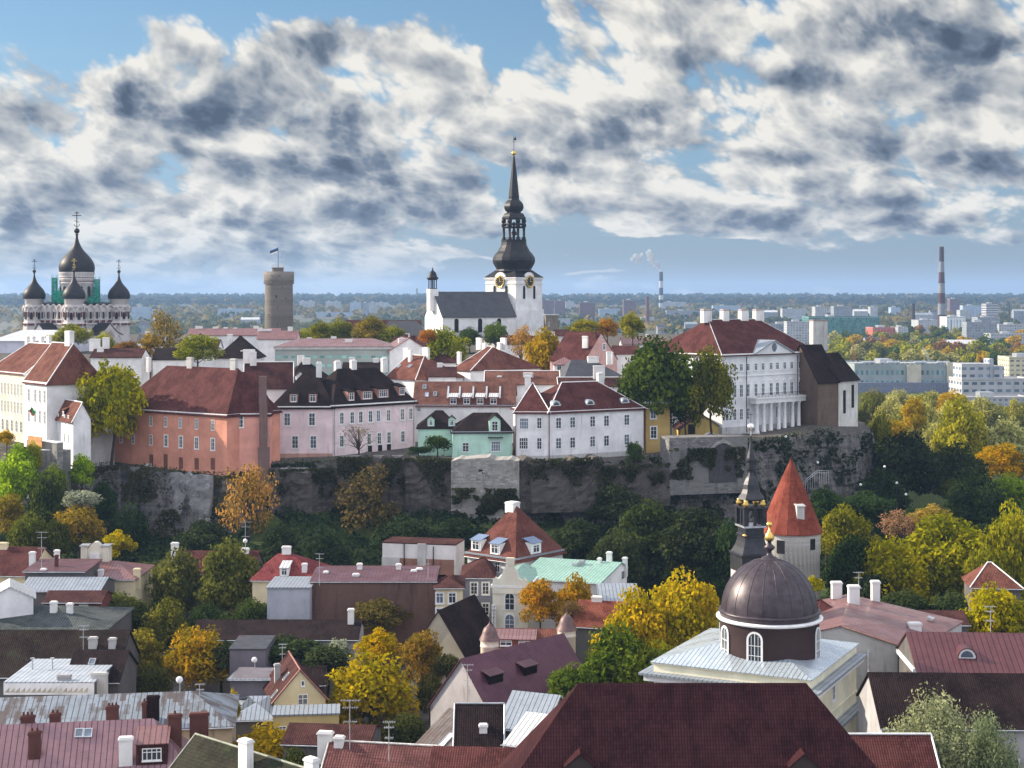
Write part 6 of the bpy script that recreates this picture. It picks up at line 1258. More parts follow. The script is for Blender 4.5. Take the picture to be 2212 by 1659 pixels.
block('apartment_block', 'hazy white tower above the yellow-green plateau trees', 703, 716, 652, 4300, FW(), 25); block('apartment_block', 'hazy white tower right next to the one above the yellow-green trees', 718, 734, 652, 4400, FW(), 25)
block('apartment_block', 'pale slab at the left end of the group above the brown-topped trees', 756, 778, 654, 3900, FBLU(), 25); block('apartment_block', 'dark grey slab in the middle of the group above the brown-topped trees', 782, 794, 655, 3600, FG(), 30); block('apartment_block', 'white slab at the right end of the group above the brown-topped trees', 796, 812, 654, 3700, FW(), 25)
block('low_block', 'long low bluish block below the hazy white towers', 680, 760, 676, 3500, FBLU(), 20); block('low_block', 'low white block left of the church gable', 812, 838, 654, 4700, FW(), 20); block('low_block', 'hazy low block between cathedral and bare tree', 322, 342, 671, 3400, FBLU(), 20); block('low_block', 'hazy pale block left of the round stone tower', 470, 540, 668, 3600, FBLU(), 20)
block('apartment_block', 'brown slab block touching the church tower on its right', 1172, 1196, 649, 3600, FB(), 25); block('apartment_block', 'wider brown block second from the church tower', 1198, 1221, 650, 3700, FB(), 25); block('apartment_block', 'white block between the brown blocks right of the church', 1222, 1240, 652, 4000, FW(), 20)
block('apartment_block', 'broad brown tower block standing alone right of the church', 1252, 1285, 654, 3200, FB(), 30); block('apartment_block', 'brown tower block left of the slim brick stack', 1347, 1374, 649, 3500, FB(), 30)
block('low_block', 'hazy blue-white block between the lone brown block and the next', 1294, 1340, 668, 3600, FBLU(), 20); block('power_station', 'low white power station at the foot of the smoking chimney', 1428, 1480, 653, 4400, FW(), 40); block('low_block', 'long dark bluish block under the white power station', 1440, 1530, 672, 3400, FG(), 25); block('low_block', 'white flat building behind the orange plateau trees', 1182, 1232, 690, 2900, FW(), 40); block('low_block', 'white flat shed behind the tall thin green tree', 1385, 1412, 687, 2900, FW(), 30)
block('low_block', 'pale low block above the palace chimneys', 1540, 1600, 661, 3900, FBLU(), 25); block('low_block', 'white low block left of the green glass box', 1690, 1740, 668, 3300, FW(), 25)
block('office_block', 'long dark green glass box behind the palace ridge', 1747, 1901, 686, 1900, FGL(), 45); block('office_block', 'grey office slab with white edge fin above the green glass box', 1801, 1840, 663, 2600, FG(), 25); block('office_block', 'pale terraced office left of the grey fin slab', 1761, 1786, 664, 2700, FW(), 30)
block('office_block', 'grey block with window grid right of the palace roof', 1658, 1735, 702, 1750, FG(), 30); block('low_block', 'white low block with dark door strip behind the big palace-side chimney', 1700, 1748, 697, 1700, FW(), 20)
block('red_front_block', 'low block with bright red front among the park trees', 1886, 1940, 709, 1850, FR(), 30, 4); block('low_block', 'white end block joined to the red-front block', 1940, 1962, 709, 1840, FW(), 28, 4)
block('warehouse', 'white low warehouse left of the striped red chimney', 1984, 2026, 693, 2250, FW(), 40); block('ribbed_block', 'white ribbed block right of the striped red chimney', 2045, 2086, 686, 2150, FV(), 35); block('office_block', 'grey block with balcony-striped end right of the ribbed white block', 2088, 2154, 698, 1750, FG(), 35, -8)
block('office_block', 'dark office cube with white bands at the upper right', 2130, 2156, 657, 3000, facade('banded', (.6, .6, .62), (.03, .03, .04), 60, 3.4, .99, .6), 30); block('office_block', 'dark long office under the banded cube', 2112, 2160, 687, 2250, FG(), 30); block('apartment_block', 'hazy brown tower block right of the striped chimney top', 2052, 2073, 646, 3800, FB(), 25); block('apartment_block', 'hazy pale slab right of the brown hazy tower', 2080, 2124, 661, 3500, FBLU(), 25)
block('warehouse', 'flat white warehouse at the right edge under the banded cube', 2158, 2240, 703, 1950, FW(), 40); block('low_block', 'long low white block at the right edge above the orange trees', 2140, 2240, 723, 1700, FW(), 25); block('low_block', 'tiny white block left of the banded cube', 2074, 2100, 671, 3100, FW(), 25); block('low_block', 'white cube on the far slope left of the striped chimney', 1880, 1896, 664, 3300, FW(), 20); block('low_block', 'small white hall above the red-front block', 1925, 1945, 665, 3400, FBLU(), 25)
RS = block('station', 'long grey-green railway station with flat roof and pipes right of the bluff house', 1846, 2062, 789, 985, facade('station_front', (.28, .33, .34), (.05, .10, .11), 3.2, 6.5, .5, .45), 40, 0, yb=838, cat='station')
b = MB(); L = RS.L; b.box(L*.52, -1.5, -8, L*.66, -.01, RS.h+.3); RS.add(b, 'stair_tower', plaster('cream_panel', (.55, .52, .42), .2)); b = MB(); b.box(L*.92, -1.2, -8, L*1.02, -.01, RS.h+2); RS.add(b, 'end_tower', plaster('cream_panel', (.55, .52, .42), .2))
b = MB()
for q in (.1, .35, .62, .85): b.tube((L*q, 6, RS.h+1.6), (L*(q+.13), 8, RS.h+1.6), .8, n=8)
for q in range(24): b.tube((L*q/24, 3, RS.h), (L*q/24, 3, RS.h+1.8), .12, n=4)
RS.add(b, 'roof_pipes', GALV()); b = MB(); b.box(-1, -6, -8, L+1, -.02, 3.6); RS.add(b, 'platform_canopy', plain('canopy_blue', (.16, .18, .26), .6))
WB = block('white_block', 'white stepped modern block at the right edge beside the station', 2078, 2230, 822, 940, facade('white_strips', (.42, .43, .46), (.06, .08, .11), 5.2, 4.4, .6, .4), 24, 3, yb=852); b = MB(); L = WB.L; b.box(L*.03, 4, WB.h+.5, L*.42, 20, WB.h+10); b.box(L*.5, 5, WB.h+.5, L*.64, 18, WB.h+8.5); b.box(L*.44, 6, WB.h+.5, L*.5, 16, WB.h+13); WB.add(b, 'upper_storey', facade('white_strips', (.42, .43, .46), (.06, .08, .11), 5.2, 4.4, .6, .4))
block('cream_block', 'cream flat block with dark window bands at the right edge', 2180, 2260, 775, 1060, FC(), 25, 0, yb=815); block('low_block', 'flat white roofed pavilion below the white stepped block', 2080, 2225, 862, 860, FW(), 20, 0, yb=880)
for i, (x, y, d, w, lab) in enumerate(((1480, 700, 2500, 26, 'small white house in the haze left of the palace roof'), (1420, 706, 2400, 22, 'white shed left of the slim brick stack foot'), (1650, 674, 3200, 30, 'hazy white shed above the palace roof'), (1975, 680, 2700, 40, 'pale shed left of the striped chimney'), (2010, 673, 2900, 26, 'small pale house beside the striped chimney'), (1845, 672, 3000, 30, 'pale house right of the grey fin slab'), (2190, 672, 2900, 36, 'pale house at the right edge near the banded cube'), (1870, 735, 1650, 30, 'low grey house under the green glass box'), (2040, 742, 1500, 70, 'long grey roof in the park trees under the striped chimney'), (330, 690, 2700, 24, 'bluish house left of the tall bare tree'), (300, 700, 2500, 20, 'small white house beside the cathedral'), (520, 690, 2700, 40, 'hazy long house left of the round stone tower'))):
    H = House('far_house', lab, 'house', x, y, d, 0, xr=x+w, W=14, group='small far houses', sink=10); H.walls(FW() if i % 2 else FG(), name='facade'); H.roof('u', (SEAM_GREY, SLATE, SEAM_WHITE)[i % 3](), rise=3.5)
# chimneys
def stack(name, label, x, yt, yb, d, r0, r1, bands, mats, rings=()):
    z0, z1 = zat(yb, d), zat(yt, d); r = thing(name, label, 'chimney', Matrix.Translation(((x-CX)/F*d, d, z0))); h = z1-z0
    R_ = lambda t: r0+(r1-r0)*t**.85
    for a, e, mi in bands: b = MB(); b.lathe([(R_(a), h*a if a > 0 else -15), (R_((a+e)/2), h*(a+e)/2), (R_(e), h*e)], 24); b.build('band', mats[mi], r)
    b = MB()
    for t in rings: b.lathe([(R_(t), h*t-.5), (R_(t)+.9, h*t-.4), (R_(t)+.9, h*t+.4), (R_(t), h*t+.5)], 24)
    if rings: b.build('gallery', IRON(), r)
    return r
SR, SW, SB = plain('stack_red', (.06, .019, .018), .8), plain('stack_white', (.19, .20, .22), .8), plain('stack_dark', (.035, .018, .018), .8)
stack('striped_chimney', 'tall tapering red and white striped chimney at the right', 2034, 533, 722, 2350, 6.9, 3.3, [(0, .22, 0), (.22, .35, 1), (.35, .47, 0), (.47, .59, 1), (.59, .71, 0), (.71, .83, 1), (.83, 1., 2)], [SR, SW, SB], (.22, .59, .95))
stack('smoking_chimney', 'slim dark and white banded chimney with white smoke plume', 1428, 587, 664, 4400, 6.6, 5.2, [(0, .12, 1), (.12, .22, 2), (.22, .34, 1), (.34, .55, 2), (.55, .74, 1), (.74, 1., 2)], [SR, plain('stack_pale', (.4, .42, .45), .8), plain('stack_navy', (.03, .035, .05), .8)])
stack('brick_stack', 'slim plain brick stack left of the smoking chimney', 1398.5, 641, 700, 2750, 3.8, 2.9, [(0, 1., 0)], [plain('stack_brick', (.13, .06, .06), .85)]); stack('far_stack', 'faint far chimney left of the church turret', 900.5, 623, 646, 6300, 4.0, 3.2, [(0, 1., 0)], [plain('stack_grey', (.12, .12, .13), .85)]); stack('black_stack', 'short dark stack left of the striped chimney', 1973, 656, 690, 2500, 3.0, 2.4, [(0, 1., 0)], [SB])
stack('mast', 'thin dark lattice mast right of the banded cube', 2180, 652, 690, 2500, 1.4, .7, [(0, 1., 0)], [IRON()])
def crane(x0, y0, x1, y1, d, col, lab):
    a, e = P(x0, y0, d), P(x1, y1, d); r = thing('crane', lab, 'crane', Matrix.Translation((a.x, a.y, a.z-18))); v = e-a; b = MB(); o = v.cross(Vector((0, 1, 0))).normalized()*.8; n = 12; z = Vector((0, 0, 18))
    b.tube(z+o, z+v+o*.3, .22, n=4); b.tube(z-o, z+v-o*.3, .22, n=4)
    for i in range(n): f0, f1 = i/n, (i+1)/n; b.tube(z+v*f0+o*(1-.7*f0)*(-1)**i, z+v*f1+o*(1-.7*f1)*(-1)**(i+1), .14, n=4)
    b.build('boom', plain('crane_'+lab[:4].strip(), col, .5), r); b = MB(); b.box(-1.5, -1.5, -4, 1.5, 1.5, 18); b.build('mast', plain('crane_'+lab[:4].strip(), col, .5), r)
crane(1998, 780, 1993.5, 750, 1100, (.5, .5, .54), 'pale leaning crane boom behind the station roof') if 0 else None
crane(2012, 787, 1993.5, 751, 1100, (.5, .5, .54), 'pale leaning crane boom behind the station roof'); crane(1846, 780, 1841.5, 742, 1080, (.35, .10, .06), 'rusty red crane jib left of the station roof')
# smoke
def smoke(name, label, pts, d, dens, col=(.9, .9, .92)):
    root = None; bm = bmesh.new(); c0 = P(pts[0][0], pts[0][1], d)
    for x, y, r in pts:
        p = P(x, y, d)-c0; bmesh.ops.create_icosphere(bm, subdivisions=2, radius=r/F*d, matrix=Matrix.Translation(p+Vector((0, R.uniform(-1, 1)*r/F*d*.4, 0))))
    me = bpy.data.meshes.new(name); bm.to_mesh(me); bm.free(); m = bpy.data.materials.new(name); m.use_nodes = True; k = NT(m.node_tree); k.n.clear()
    v = k.node('ShaderNodeVolumePrincipled'); v.inputs['Color'].default_value = (*col, 1); v.inputs['Density'].default_value = dens; o_ = k.node('ShaderNodeOutputMaterial'); k.l.new(v.outputs[0], o_.inputs['Volume']); me.materials.append(m)
    o = link(bpy.data.objects.new(name, me)); o.location = c0; md = o.modifiers.new('remesh', 'REMESH'); md.mode = 'VOXEL'; md.voxel_size = pts[0][2]/F*d*.28; tag(o, label, 'smoke', kind='stuff')
R.seed(5)
smoke('smoke', 'white smoke plume drifting left from the slim banded chimney', [(1427, 585, 2.6), (1425.5, 580, 4), (1422, 575, 5.5), (1417, 570, 7), (1424, 570, 4.5), (1411, 565, 6), (1408, 559, 7.5), (1401, 562, 4.5), (1404, 551, 7), (1399, 546, 5), (1403, 543, 5.5), (1411, 552, 4), (1380, 558, 7), (1372, 553, 6), (1365, 560, 5), (1376, 566, 5), (1386, 549, 4)], 4300, .09)
smoke('smoke', 'bluish smoke drifting behind the roofs at the far left', [(18, 680, 9), (10, 690, 14), (26, 700, 16), (2, 706, 16), (40, 708, 12), (16, 720, 18), (54, 716, 8), (17, 670, 4)], 1000, .018)

# ---------------------------------------------------------------- far woods (one mass each) and park trees
def d_for(y):
    lo, hi = 900., 9500.
    for _ in range(40):
        m_ = (lo+hi)/2; z = 5 if m_ < 2300 else 5+lerp_tab(m_, [(2300, 0), (3300, 12), (4500, 27), (7000, 50), (9000, 62)])
        if HY+(ZC-z)*F/m_ > y: lo = m_
        else: hi = m_
    return (lo+hi)/2
def far_wood(name, label, seed, n, ys, col, pxs=(-160, 2380), rad=(6, 12), nq=16, clump=.0):
    rs = np.random.RandomState(seed); pos = []; nor = []; sz = []; tn = []
    for i in range(n):
        y = ys[0]+(ys[1]-ys[0])*rs.uniform()**1.25; px = rs.uniform(*pxs); d = d_for(y); X = (px-CX)/F*d
        if clump and noise.noise(Vector((X*.004, d*.0025, seed))) < clump: continue
        z = hgt(X, d) if d > 1500 else 5; r = rs.uniform(*rad)*(1 if d < 5000 else 1.5); q = rs.normal(size=(nq, 3)); q /= np.linalg.norm(q, axis=1, keepdims=True)
        q[:, 2] = np.abs(q[:, 2])*1.1-.1; pos.append(np.array([X, d, z+r*.15])+q*r*np.array([1, 1, .95])); nor.append(q+rs.normal(size=(nq, 3))*.4); sz.append(np.full(nq, r*.48)); tn.append(np.clip(rs.uniform(.1, .9)+rs.normal(size=nq)*.15, 0, 1))
    leaf_stuff(name, np.concatenate(pos), np.concatenate(nor), np.concatenate(sz), np.concatenate(tn), col, label, 'stuff', 'wood')
far_wood('far_forest', 'dark forest covering the ridge on the horizon', 1, 3600, (640.5, 660), (.03, .045, .022), nq=12); far_wood('far_forest', 'olive and russet woodland patches on the far slopes', 2, 1500, (644, 690), (.13, .095, .03), nq=12, clump=-.1)
far_wood('city_trees', 'mass of green tree tops between the far blocks', 3, 1500, (662, 732), (.075, .085, .03), clump=-.25, nq=14); far_wood('city_trees', 'mass of yellowing tree tops between the far blocks', 4, 900, (664, 732), (.20, .15, .035), clump=-.1, nq=14)
YG, LIME_, GOLDL, ORA, OLI, GRN, DRK, BRN, WIL, SIL, PNK = (.27, .26, .02), (.27, .36, .03), (.40, .25, .02), (.42, .17, .03), (.16, .15, .03), (.085, .12, .022), (.036, .06, .02), (.24, .12, .04), (.36, .33, .12), (.34, .36, .26), (.36, .20, .12)
LM = [('the red-front block', 1915, 720), ('the striped chimney', 2034, 715), ('the green glass box', 1820, 700), ('the bluff house', 1815, 790), ('the grey balcony block', 2120, 725), ('the station', 1950, 800), ('the white stepped block', 2140, 830), ('the cream block', 2200, 790), ('the leaning crane', 2000, 770), ('the red crane', 1842, 760), ('the ribbed white block', 2065, 705), ('the right picture edge', 2205, 745)]
CN = [('yellow-green', YG), ('golden', GOLDL), ('russet', BRN), ('olive', OLI), ('green', GRN), ('pale willow-green', WIL)]
rr = random.Random(23); seen = set(); cnt = 0
for row, (y, d, w) in enumerate(((712, 2000, 26), (724, 1800, 30), (736, 1600, 34), (748, 1430, 40), (760, 1300, 44), (773, 1180, 46))):
    x = 1800+rr.uniform(0, 20) if y > 715 else 1905
    while x < 2215:
        cn, col = CN[rr.choice((0, 0, 1, 2, 3, 3, 4, 4, 5))]; ww = w*rr.uniform(.75, 1.35); yy = y+rr.uniform(-3, 3)
        near = sorted(LM, key=lambda l: abs(l[1]-x)+1.6*abs(l[2]-yy)); n0, n1 = near[0], near[1]
        side = 'left of' if x < n0[1]-14 else 'right of' if x > n0[1]+14 else 'below' if yy > n0[2] else 'above'
        lab = f'{cn} park tree {side} {n0[0]}'
        if lab in seen: lab = f'{"broad" if ww > w else "small"} {cn} tree {side} {n0[0]}, towards {n1[0]}'
        if lab in seen: lab = f'{"broad" if ww > w else "small"} {cn} tree in the {["topmost", "second", "third", "fourth", "fifth", "lowest"][row]} tree row, {side} {n0[0]}'
        if lab in seen: x += ww*.5; continue
        seen.add(lab); tree(x, yy-ww*.42, yy+ww*.30, ww, d*rr.uniform(.97, 1.03), col, rr.choice(('far', 'far2')), lab, group='park trees beyond the bluff', foot=4); x += ww*rr.uniform(.62, .95)
# ================================================================= near trees
GP, GH, GLT, GPK = 'trees of the upper town', 'trees on the cliff slope', 'trees between the lower houses', 'trees of the park below the bluff'
for a in [
 (357, 657, 790, 92, 482, (.22, .15, .04), 'sparse', 'tall sparse brown tree with bare upper limbs behind the orange-pink house', GP), (430, 716, 792, 108, 440, (.25, .25, .025), 'loose', 'yellow-green tree beside the tall sparse brown tree', GP),
 (240, 762, 935, 140, 357, (.36, .32, .018), 'round', 'big rounded yellow-green tree in front of the orange-pink house', GP), (157, 698, 750, 82, 600, (.24, .23, .02), 'full', 'olive-yellow tree in front of the cathedral porch', GP),
 (275, 733, 778, 68, 470, BRN, 'loose', 'low russet tree left of the tall sparse brown tree', GP), (325, 715, 785, 56, 490, (.33, .2, .02), 'loose', 'orange-yellow tree at the foot of the tall sparse brown tree', GP), (225, 715, 760, 50, 520, YG, 'full2', 'small yellow-green tree right of the cathedral porch', GP),
 (690, 692, 742, 70, 570, (.19, .18, .02), 'full', 'olive tree at the left of the pair above the ribbed hall', GP), (733, 686, 742, 66, 575, (.17, .17, .02), 'full2', 'darker olive tree at the right of the pair above the ribbed hall', GP), (800, 680, 748, 80, 565, (.22, .16, .025), 'full', 'brown-topped yellow tree left of the church annex', GP), (848, 700, 750, 60, 560, (.18, .18, .02), 'full2', 'small olive tree in front of the church annex', GP), (655, 708, 745, 40, 560, YG, 'full2', 'low yellow shrubby tree at the left end above the ribbed hall', GP),
 (962, 702, 805, 100, 480, (.22, .23, .02), 'full', 'yellow-green tree with orange side in front of the church nave', GP), (925, 708, 745, 44, 478, ORA, 'loose', 'bright orange bough tree at the left of the nave tree', GP), (1071, 693, 735, 56, 590, (.13, .17, .025), 'full2', 'small green tree under the church tower', GP), (1015, 705, 742, 50, 590, GRN, 'full2', 'dark bushes along the church nave wall', GP),
 (1126, 694, 790, 62, 475, (.38, .20, .05), 'sparse', 'sparse orange-pink maple left of the pair below the church tower', GP), (1176, 703, 802, 86, 462, (.34, .22, .02), 'full', 'orange-topped green maple right of the pair below the church tower', GP),
 (1263, 686, 728, 72, 560, (.27, .23, .02), 'loose', 'olive-yellow tree above the pink gable', GP), (1310, 683, 735, 56, 565, (.38, .18, .03), 'loose', 'orange tree between pink gable and tall thin tree', GP), (1365, 667, 745, 66, 540, (.25, .22, .03), 'loose2', 'tall loose green-yellow tree behind the big dark tree', GP),
 (1418, 720, 905, 172, 372, (.085, .115, .018), 'dense', 'huge dark green tree left of the palace', GP), (1535, 742, 938, 104, 371, (.15, .15, .018), 'full', 'yellow-tinged tree in front of the palace corner', GP), (1480, 790, 900, 80, 374, (.07, .10, .018), 'full', 'dark tree between the huge dark tree and the palace corner tree', GP),
 (775, 904, 985, 100, 353, (.22, .15, .05), 'bare', 'nearly bare small tree in front of the pale pink house', GP), (945, 936, 982, 58, 356, (.05, .075, .02), 'bush', 'dark green bush left of the mint villa', GP), (1370, 945, 990, 40, 352, (.08, .11, .03), 'bush', 'green bush at the right corner of the white corner house', GP), (905, 962, 985, 56, 354, DRK, 'bush', 'low dark hedge bush between pale pink house and mint villa', GP),
 (785, 985, 1195, 170, 338, (.12, .085, .035), 'sparse', 'tall thin brownish tree in front of the shaded cliff', GH), (538, 978, 1205, 128, 333, (.40, .22, .07), 'sparse', 'orange-leaved tree in front of the cliff below the salmon house', GH),
 (42, 955, 1062, 104, 328, LIME_, 'full', 'bright lime-green tree at the left edge below the mansions', GH), (177, 974, 1062, 56, 333, LIME_, 'loose', 'slim bright lime-green tree under the garden wall', GH), (100, 1012, 1142, 96, 322, (.07, .09, .022), 'full', 'dark green tree between the two lime-green trees', GH), (178, 1053, 1084, 80, 318, SIL, 'bush', 'silvery shrub on the left slope', GH),
 (18, 1058, 1172, 86, 312, (.25, .18, .03), 'loose', 'orange-green tree at the left edge above the red roofs', GH), (168, 1085, 1190, 116, 314, (.30, .20, .035), 'loose', 'orange-tinged tree above the cream arched attic', GH), (257, 1140, 1214, 84, 306, (.40, .30, .02), 'loose2', 'bright yellow spreading tree right of the cream arched attic', GH), (14, 925, 968, 44, 332, GOLDL, 'loose2', 'yellow tree top at the left edge by the terrace', GH), (120, 1120, 1190, 80, 308, (.09, .10, .02), 'full', 'dark olive tree above the maroon shed roof', GH), (60, 1105, 1185, 90, 305, (.11, .12, .02), 'full2', 'dark green tree behind the left chimneys', GH), (222, 1030, 1110, 60, 330, DRK, 'full', 'blackish tree in the ravine under the garden wall', GH), (275, 1085, 1180, 90, 322, DRK, 'full2', 'blackish tree at the foot of the left rock face', GH),
 (385, 1180, 1292, 120, 284, (.13, .13, .03), 'full', 'olive tree left of the pair in front of the crimson house', GLT), (492, 1156, 1345, 140, 282, (.14, .14, .03), 'full', 'tall olive tree right of the pair in front of the crimson house', GLT), (260, 1275, 1352, 138, 262, (.09, .10, .025), 'full2', 'dark green tree behind the slate roof at the left', GLT), (362, 1288, 1390, 100, 258, (.15, .14, .025), 'full', 'olive tree above the golden birch', GLT), (450, 1300, 1395, 110, 262, (.045, .065, .02), 'full', 'blackish tree behind the golden birch', GLT), (545, 1290, 1350, 90, 268, (.06, .08, .02), 'full2', 'dark tree against the bluish grey wall', GLT),
 (298, 1350, 1478, 122, 240, (.24, .19, .03), 'loose', 'orange-speckled green tree left of the golden birch', GLT), (426, 1341, 1482, 142, 236, (.40, .24, .03), 'birch', 'golden weeping birch beside the mauve-grey house', GLT), (815, 1288, 1368, 112, 262, (.16, .12, .035), 'loose', 'dull orange tree in front of the long brick house', GLT), (798, 1400, 1615, 218, 224, (.36, .26, .02), 'loose', 'big spreading yellow tree in front of the stained gable', GLT), (815, 1352, 1440, 110, 232, (.42, .27, .02), 'loose2', 'golden top of the tree behind the big spreading yellow tree', GLT), (915, 1350, 1500, 105, 237, (.25, .15, .03), 'loose', 'dark orange tree below the black gabled roof', GLT), (732, 1370, 1420, 46, 240, SIL, 'bush', 'silvery green shrub left of the big yellow tree', GLT), (620, 1370, 1420, 160, 240, (.06, .08, .03), 'bush', 'dark shrubs below the long blackish tiled roof', GLT), (930, 1450, 1560, 80, 228, (.10, .09, .025), 'loose', 'dark tree left of the stained grey gable', GLT),
 (565, 1563, 1690, 190, 188, (.33, .22, .02), 'full2', 'yellow-orange bushy tree at the bottom in front of the ochre annex', GLT), (640, 1612, 1690, 90, 176, (.07, .08, .02), 'full', 'dark bush left of the stout white chimney', GLT), (505, 1480, 1530, 26, 209, (.33, .25, .03), 'willow', 'small drooping yellow shrub by the zinc roof', GLT),
 (1165, 1242, 1360, 92, 258, (.42, .21, .03), 'loose', 'orange tree in front of the hotel side', GLT), (1243, 1235, 1345, 90, 260, (.36, .20, .025), 'full', 'orange-brown tree in front of the green sheet roof', GLT), (1376, 1262, 1420, 140, 236, (.42, .29, .025), 'full', 'large golden-yellow tree left of the black dome', GLT), (1478, 1226, 1425, 170, 240, (.40, .29, .025), 'full2', 'tallest golden-yellow tree touching the black dome', GLT), (1340, 1340, 1500, 190, 214, (.10, .13, .018), 'full', 'dark green tree in front of the golden trees', GLT), (1430, 1380, 1480, 110, 216, (.16, .16, .015), 'full2', 'yellow-flecked dark tree beside the pale zinc roof', GLT), (1235, 1430, 1510, 120, 206, (.085, .115, .018), 'full2', 'low dark green tree over the grey-blue sheet roof', GLT), (1235, 1290, 1350, 60, 252, (.2, .12, .05), 'sparse', 'thin russet tree by the right turret', GLT),
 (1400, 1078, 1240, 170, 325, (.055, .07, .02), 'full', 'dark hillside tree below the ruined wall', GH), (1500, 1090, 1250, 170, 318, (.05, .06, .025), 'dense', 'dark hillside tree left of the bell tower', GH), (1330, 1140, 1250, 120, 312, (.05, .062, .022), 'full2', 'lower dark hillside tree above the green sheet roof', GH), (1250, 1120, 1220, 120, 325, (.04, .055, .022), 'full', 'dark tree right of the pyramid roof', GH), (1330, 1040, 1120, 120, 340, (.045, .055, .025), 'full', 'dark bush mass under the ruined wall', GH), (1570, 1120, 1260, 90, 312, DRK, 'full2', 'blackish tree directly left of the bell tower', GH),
 (1820, 1085, 1180, 120, 300, (.20, .18, .02), 'full', 'yellow-topped dark tree right of the red cone', GPK), (1845, 1150, 1290, 130, 292, DRK, 'dense', 'blackish tree between cone tower and the big yellow-green tree', GPK), (1930, 1155, 1320, 165, 286, (.32, .27, .02), 'full', 'left part of the big yellow-green tree group', GPK), (2035, 1104, 1330, 215, 292, (.29, .26, .02), 'dense', 'large rounded yellow-green tree in the middle of the park edge', GPK), (1942, 1095, 1180, 92, 318, PNK, 'sparse', 'pinkish brown tree top left of the rounded yellow-green tree', GPK), (2010, 1085, 1150, 110, 322, (.36, .25, .06), 'loose2', 'tan-yellow tree top behind the rounded yellow-green tree', GPK), (2125, 1170, 1320, 110, 282, (.25, .23, .02), 'full', 'green tree right of the rounded yellow-green tree', GPK),
 (2190, 1080, 1300, 120, 285, (.28, .25, .02), 'full2', 'tall yellow-green tree at the right edge', GPK), (2150, 1248, 1372, 150, 246, (.36, .29, .02), 'round', 'rounded yellow tree in front of the small sunlit hut', GPK), (1757, 1240, 1292, 50, 268, (.36, .30, .02), 'loose2', 'small yellow tree between the cone tower and dark dome', GPK),
 (2030, 1470, 1690, 270, 163, (.30, .31, .17), 'fine', 'pale grey-green willow in the lower right corner', GPK), (2140, 1515, 1700, 150, 160, (.20, .23, .12), 'fine', 'darker grey-green willow at the lower right edge', GPK),
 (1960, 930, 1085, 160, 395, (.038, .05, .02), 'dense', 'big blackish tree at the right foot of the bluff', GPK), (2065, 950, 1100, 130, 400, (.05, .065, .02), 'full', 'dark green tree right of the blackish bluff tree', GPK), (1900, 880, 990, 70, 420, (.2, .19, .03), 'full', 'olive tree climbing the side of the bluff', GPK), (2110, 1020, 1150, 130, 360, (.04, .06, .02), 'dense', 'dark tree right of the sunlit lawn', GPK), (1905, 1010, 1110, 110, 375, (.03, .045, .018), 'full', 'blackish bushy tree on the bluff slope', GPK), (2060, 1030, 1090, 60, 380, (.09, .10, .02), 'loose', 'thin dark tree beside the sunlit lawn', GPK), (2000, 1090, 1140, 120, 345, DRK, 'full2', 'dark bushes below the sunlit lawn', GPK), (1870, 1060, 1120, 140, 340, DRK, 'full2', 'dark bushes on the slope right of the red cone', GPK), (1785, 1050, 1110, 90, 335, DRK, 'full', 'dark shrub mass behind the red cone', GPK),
 (1925, 842, 935, 84, 560, WIL, 'willow', 'pale willow nearest the bluff house', GPK), (1985, 848, 960, 110, 530, (.33, .30, .08), 'willow', 'second pale willow with yellow crown', GPK), (1975, 850, 945, 60, 500, (.40, .26, .03), 'loose', 'golden tree standing between the pale willows', GPK), (2050, 858, 950, 90, 540, WIL, 'willow', 'pale willow under the station canopy', GPK), (2075, 850, 980, 110, 470, (.33, .29, .03), 'full', 'large yellow-olive tree among the pale willows', GPK), (2020, 900, 985, 80, 480, (.36, .33, .11), 'willow', 'drooping pale willow in front of the yellow-olive tree', GPK), (1930, 900, 980, 80, 470, (.38, .24, .03), 'loose', 'orange-gold tree below the pale willow nearest the bluff', GPK), (2170, 890, 1000, 130, 470, (.36, .35, .14), 'willow', 'big pale willow at the right edge', GPK), (2165, 950, 1050, 110, 420, (.42, .24, .02), 'loose', 'orange-yellow tree under the big right-edge willow', GPK), (2180, 1020, 1090, 110, 390, (.18, .24, .02), 'full2', 'fresh green shrubs at the right edge above the dark trees', GPK), (2120, 850, 900, 90, 640, (.33, .31, .10), 'willow', 'small pale willow below the white stepped block', GPK), (2195, 855, 905, 60, 660, (.30, .27, .06), 'willow', 'small yellowish willow under the flat pavilion at the right edge', GPK), (1880, 850, 920, 60, 600, (.16, .16, .03), 'full', 'olive tree beside the white gable of the bluff house', GPK), (2140, 930, 1000, 70, 480, (.28, .26, .06), 'loose', 'yellowish tree left of the big right-edge willow', GPK), (1960, 975, 1010, 60, 440, (.30, .32, .02), 'loose2', 'bright lime bough tree in front of the blackish bluff tree', GPK),
 (1885, 838, 885, 60, 720, OLI, 'full2', 'small olive tree right under the left end of the station', GPK), (1945, 836, 880, 80, 740, WIL, 'willow', 'pale willow right under the middle of the station', GPK), (2005, 838, 885, 70, 730, (.30, .28, .07), 'willow', 'yellowish willow right under the pale station tower', GPK), (2060, 840, 885, 70, 720, GOLDL, 'full2', 'golden tree right under the right end of the station', GPK), (2150, 872, 910, 80, 700, (.22, .22, .05), 'full2', 'olive-yellow tree below the flat pavilion', GPK), (2100, 895, 960, 80, 500, (.30, .29, .09), 'willow', 'pale yellowish willow between the yellow-olive tree and the big right-edge willow', GPK), (1900, 955, 1020, 60, 410, (.20, .22, .03), 'full2', 'light green tree beside the rock face', GPK), (2090, 985, 1050, 70, 420, (.13, .12, .03), 'full', 'brownish green tree above the sunlit lawn', GPK),
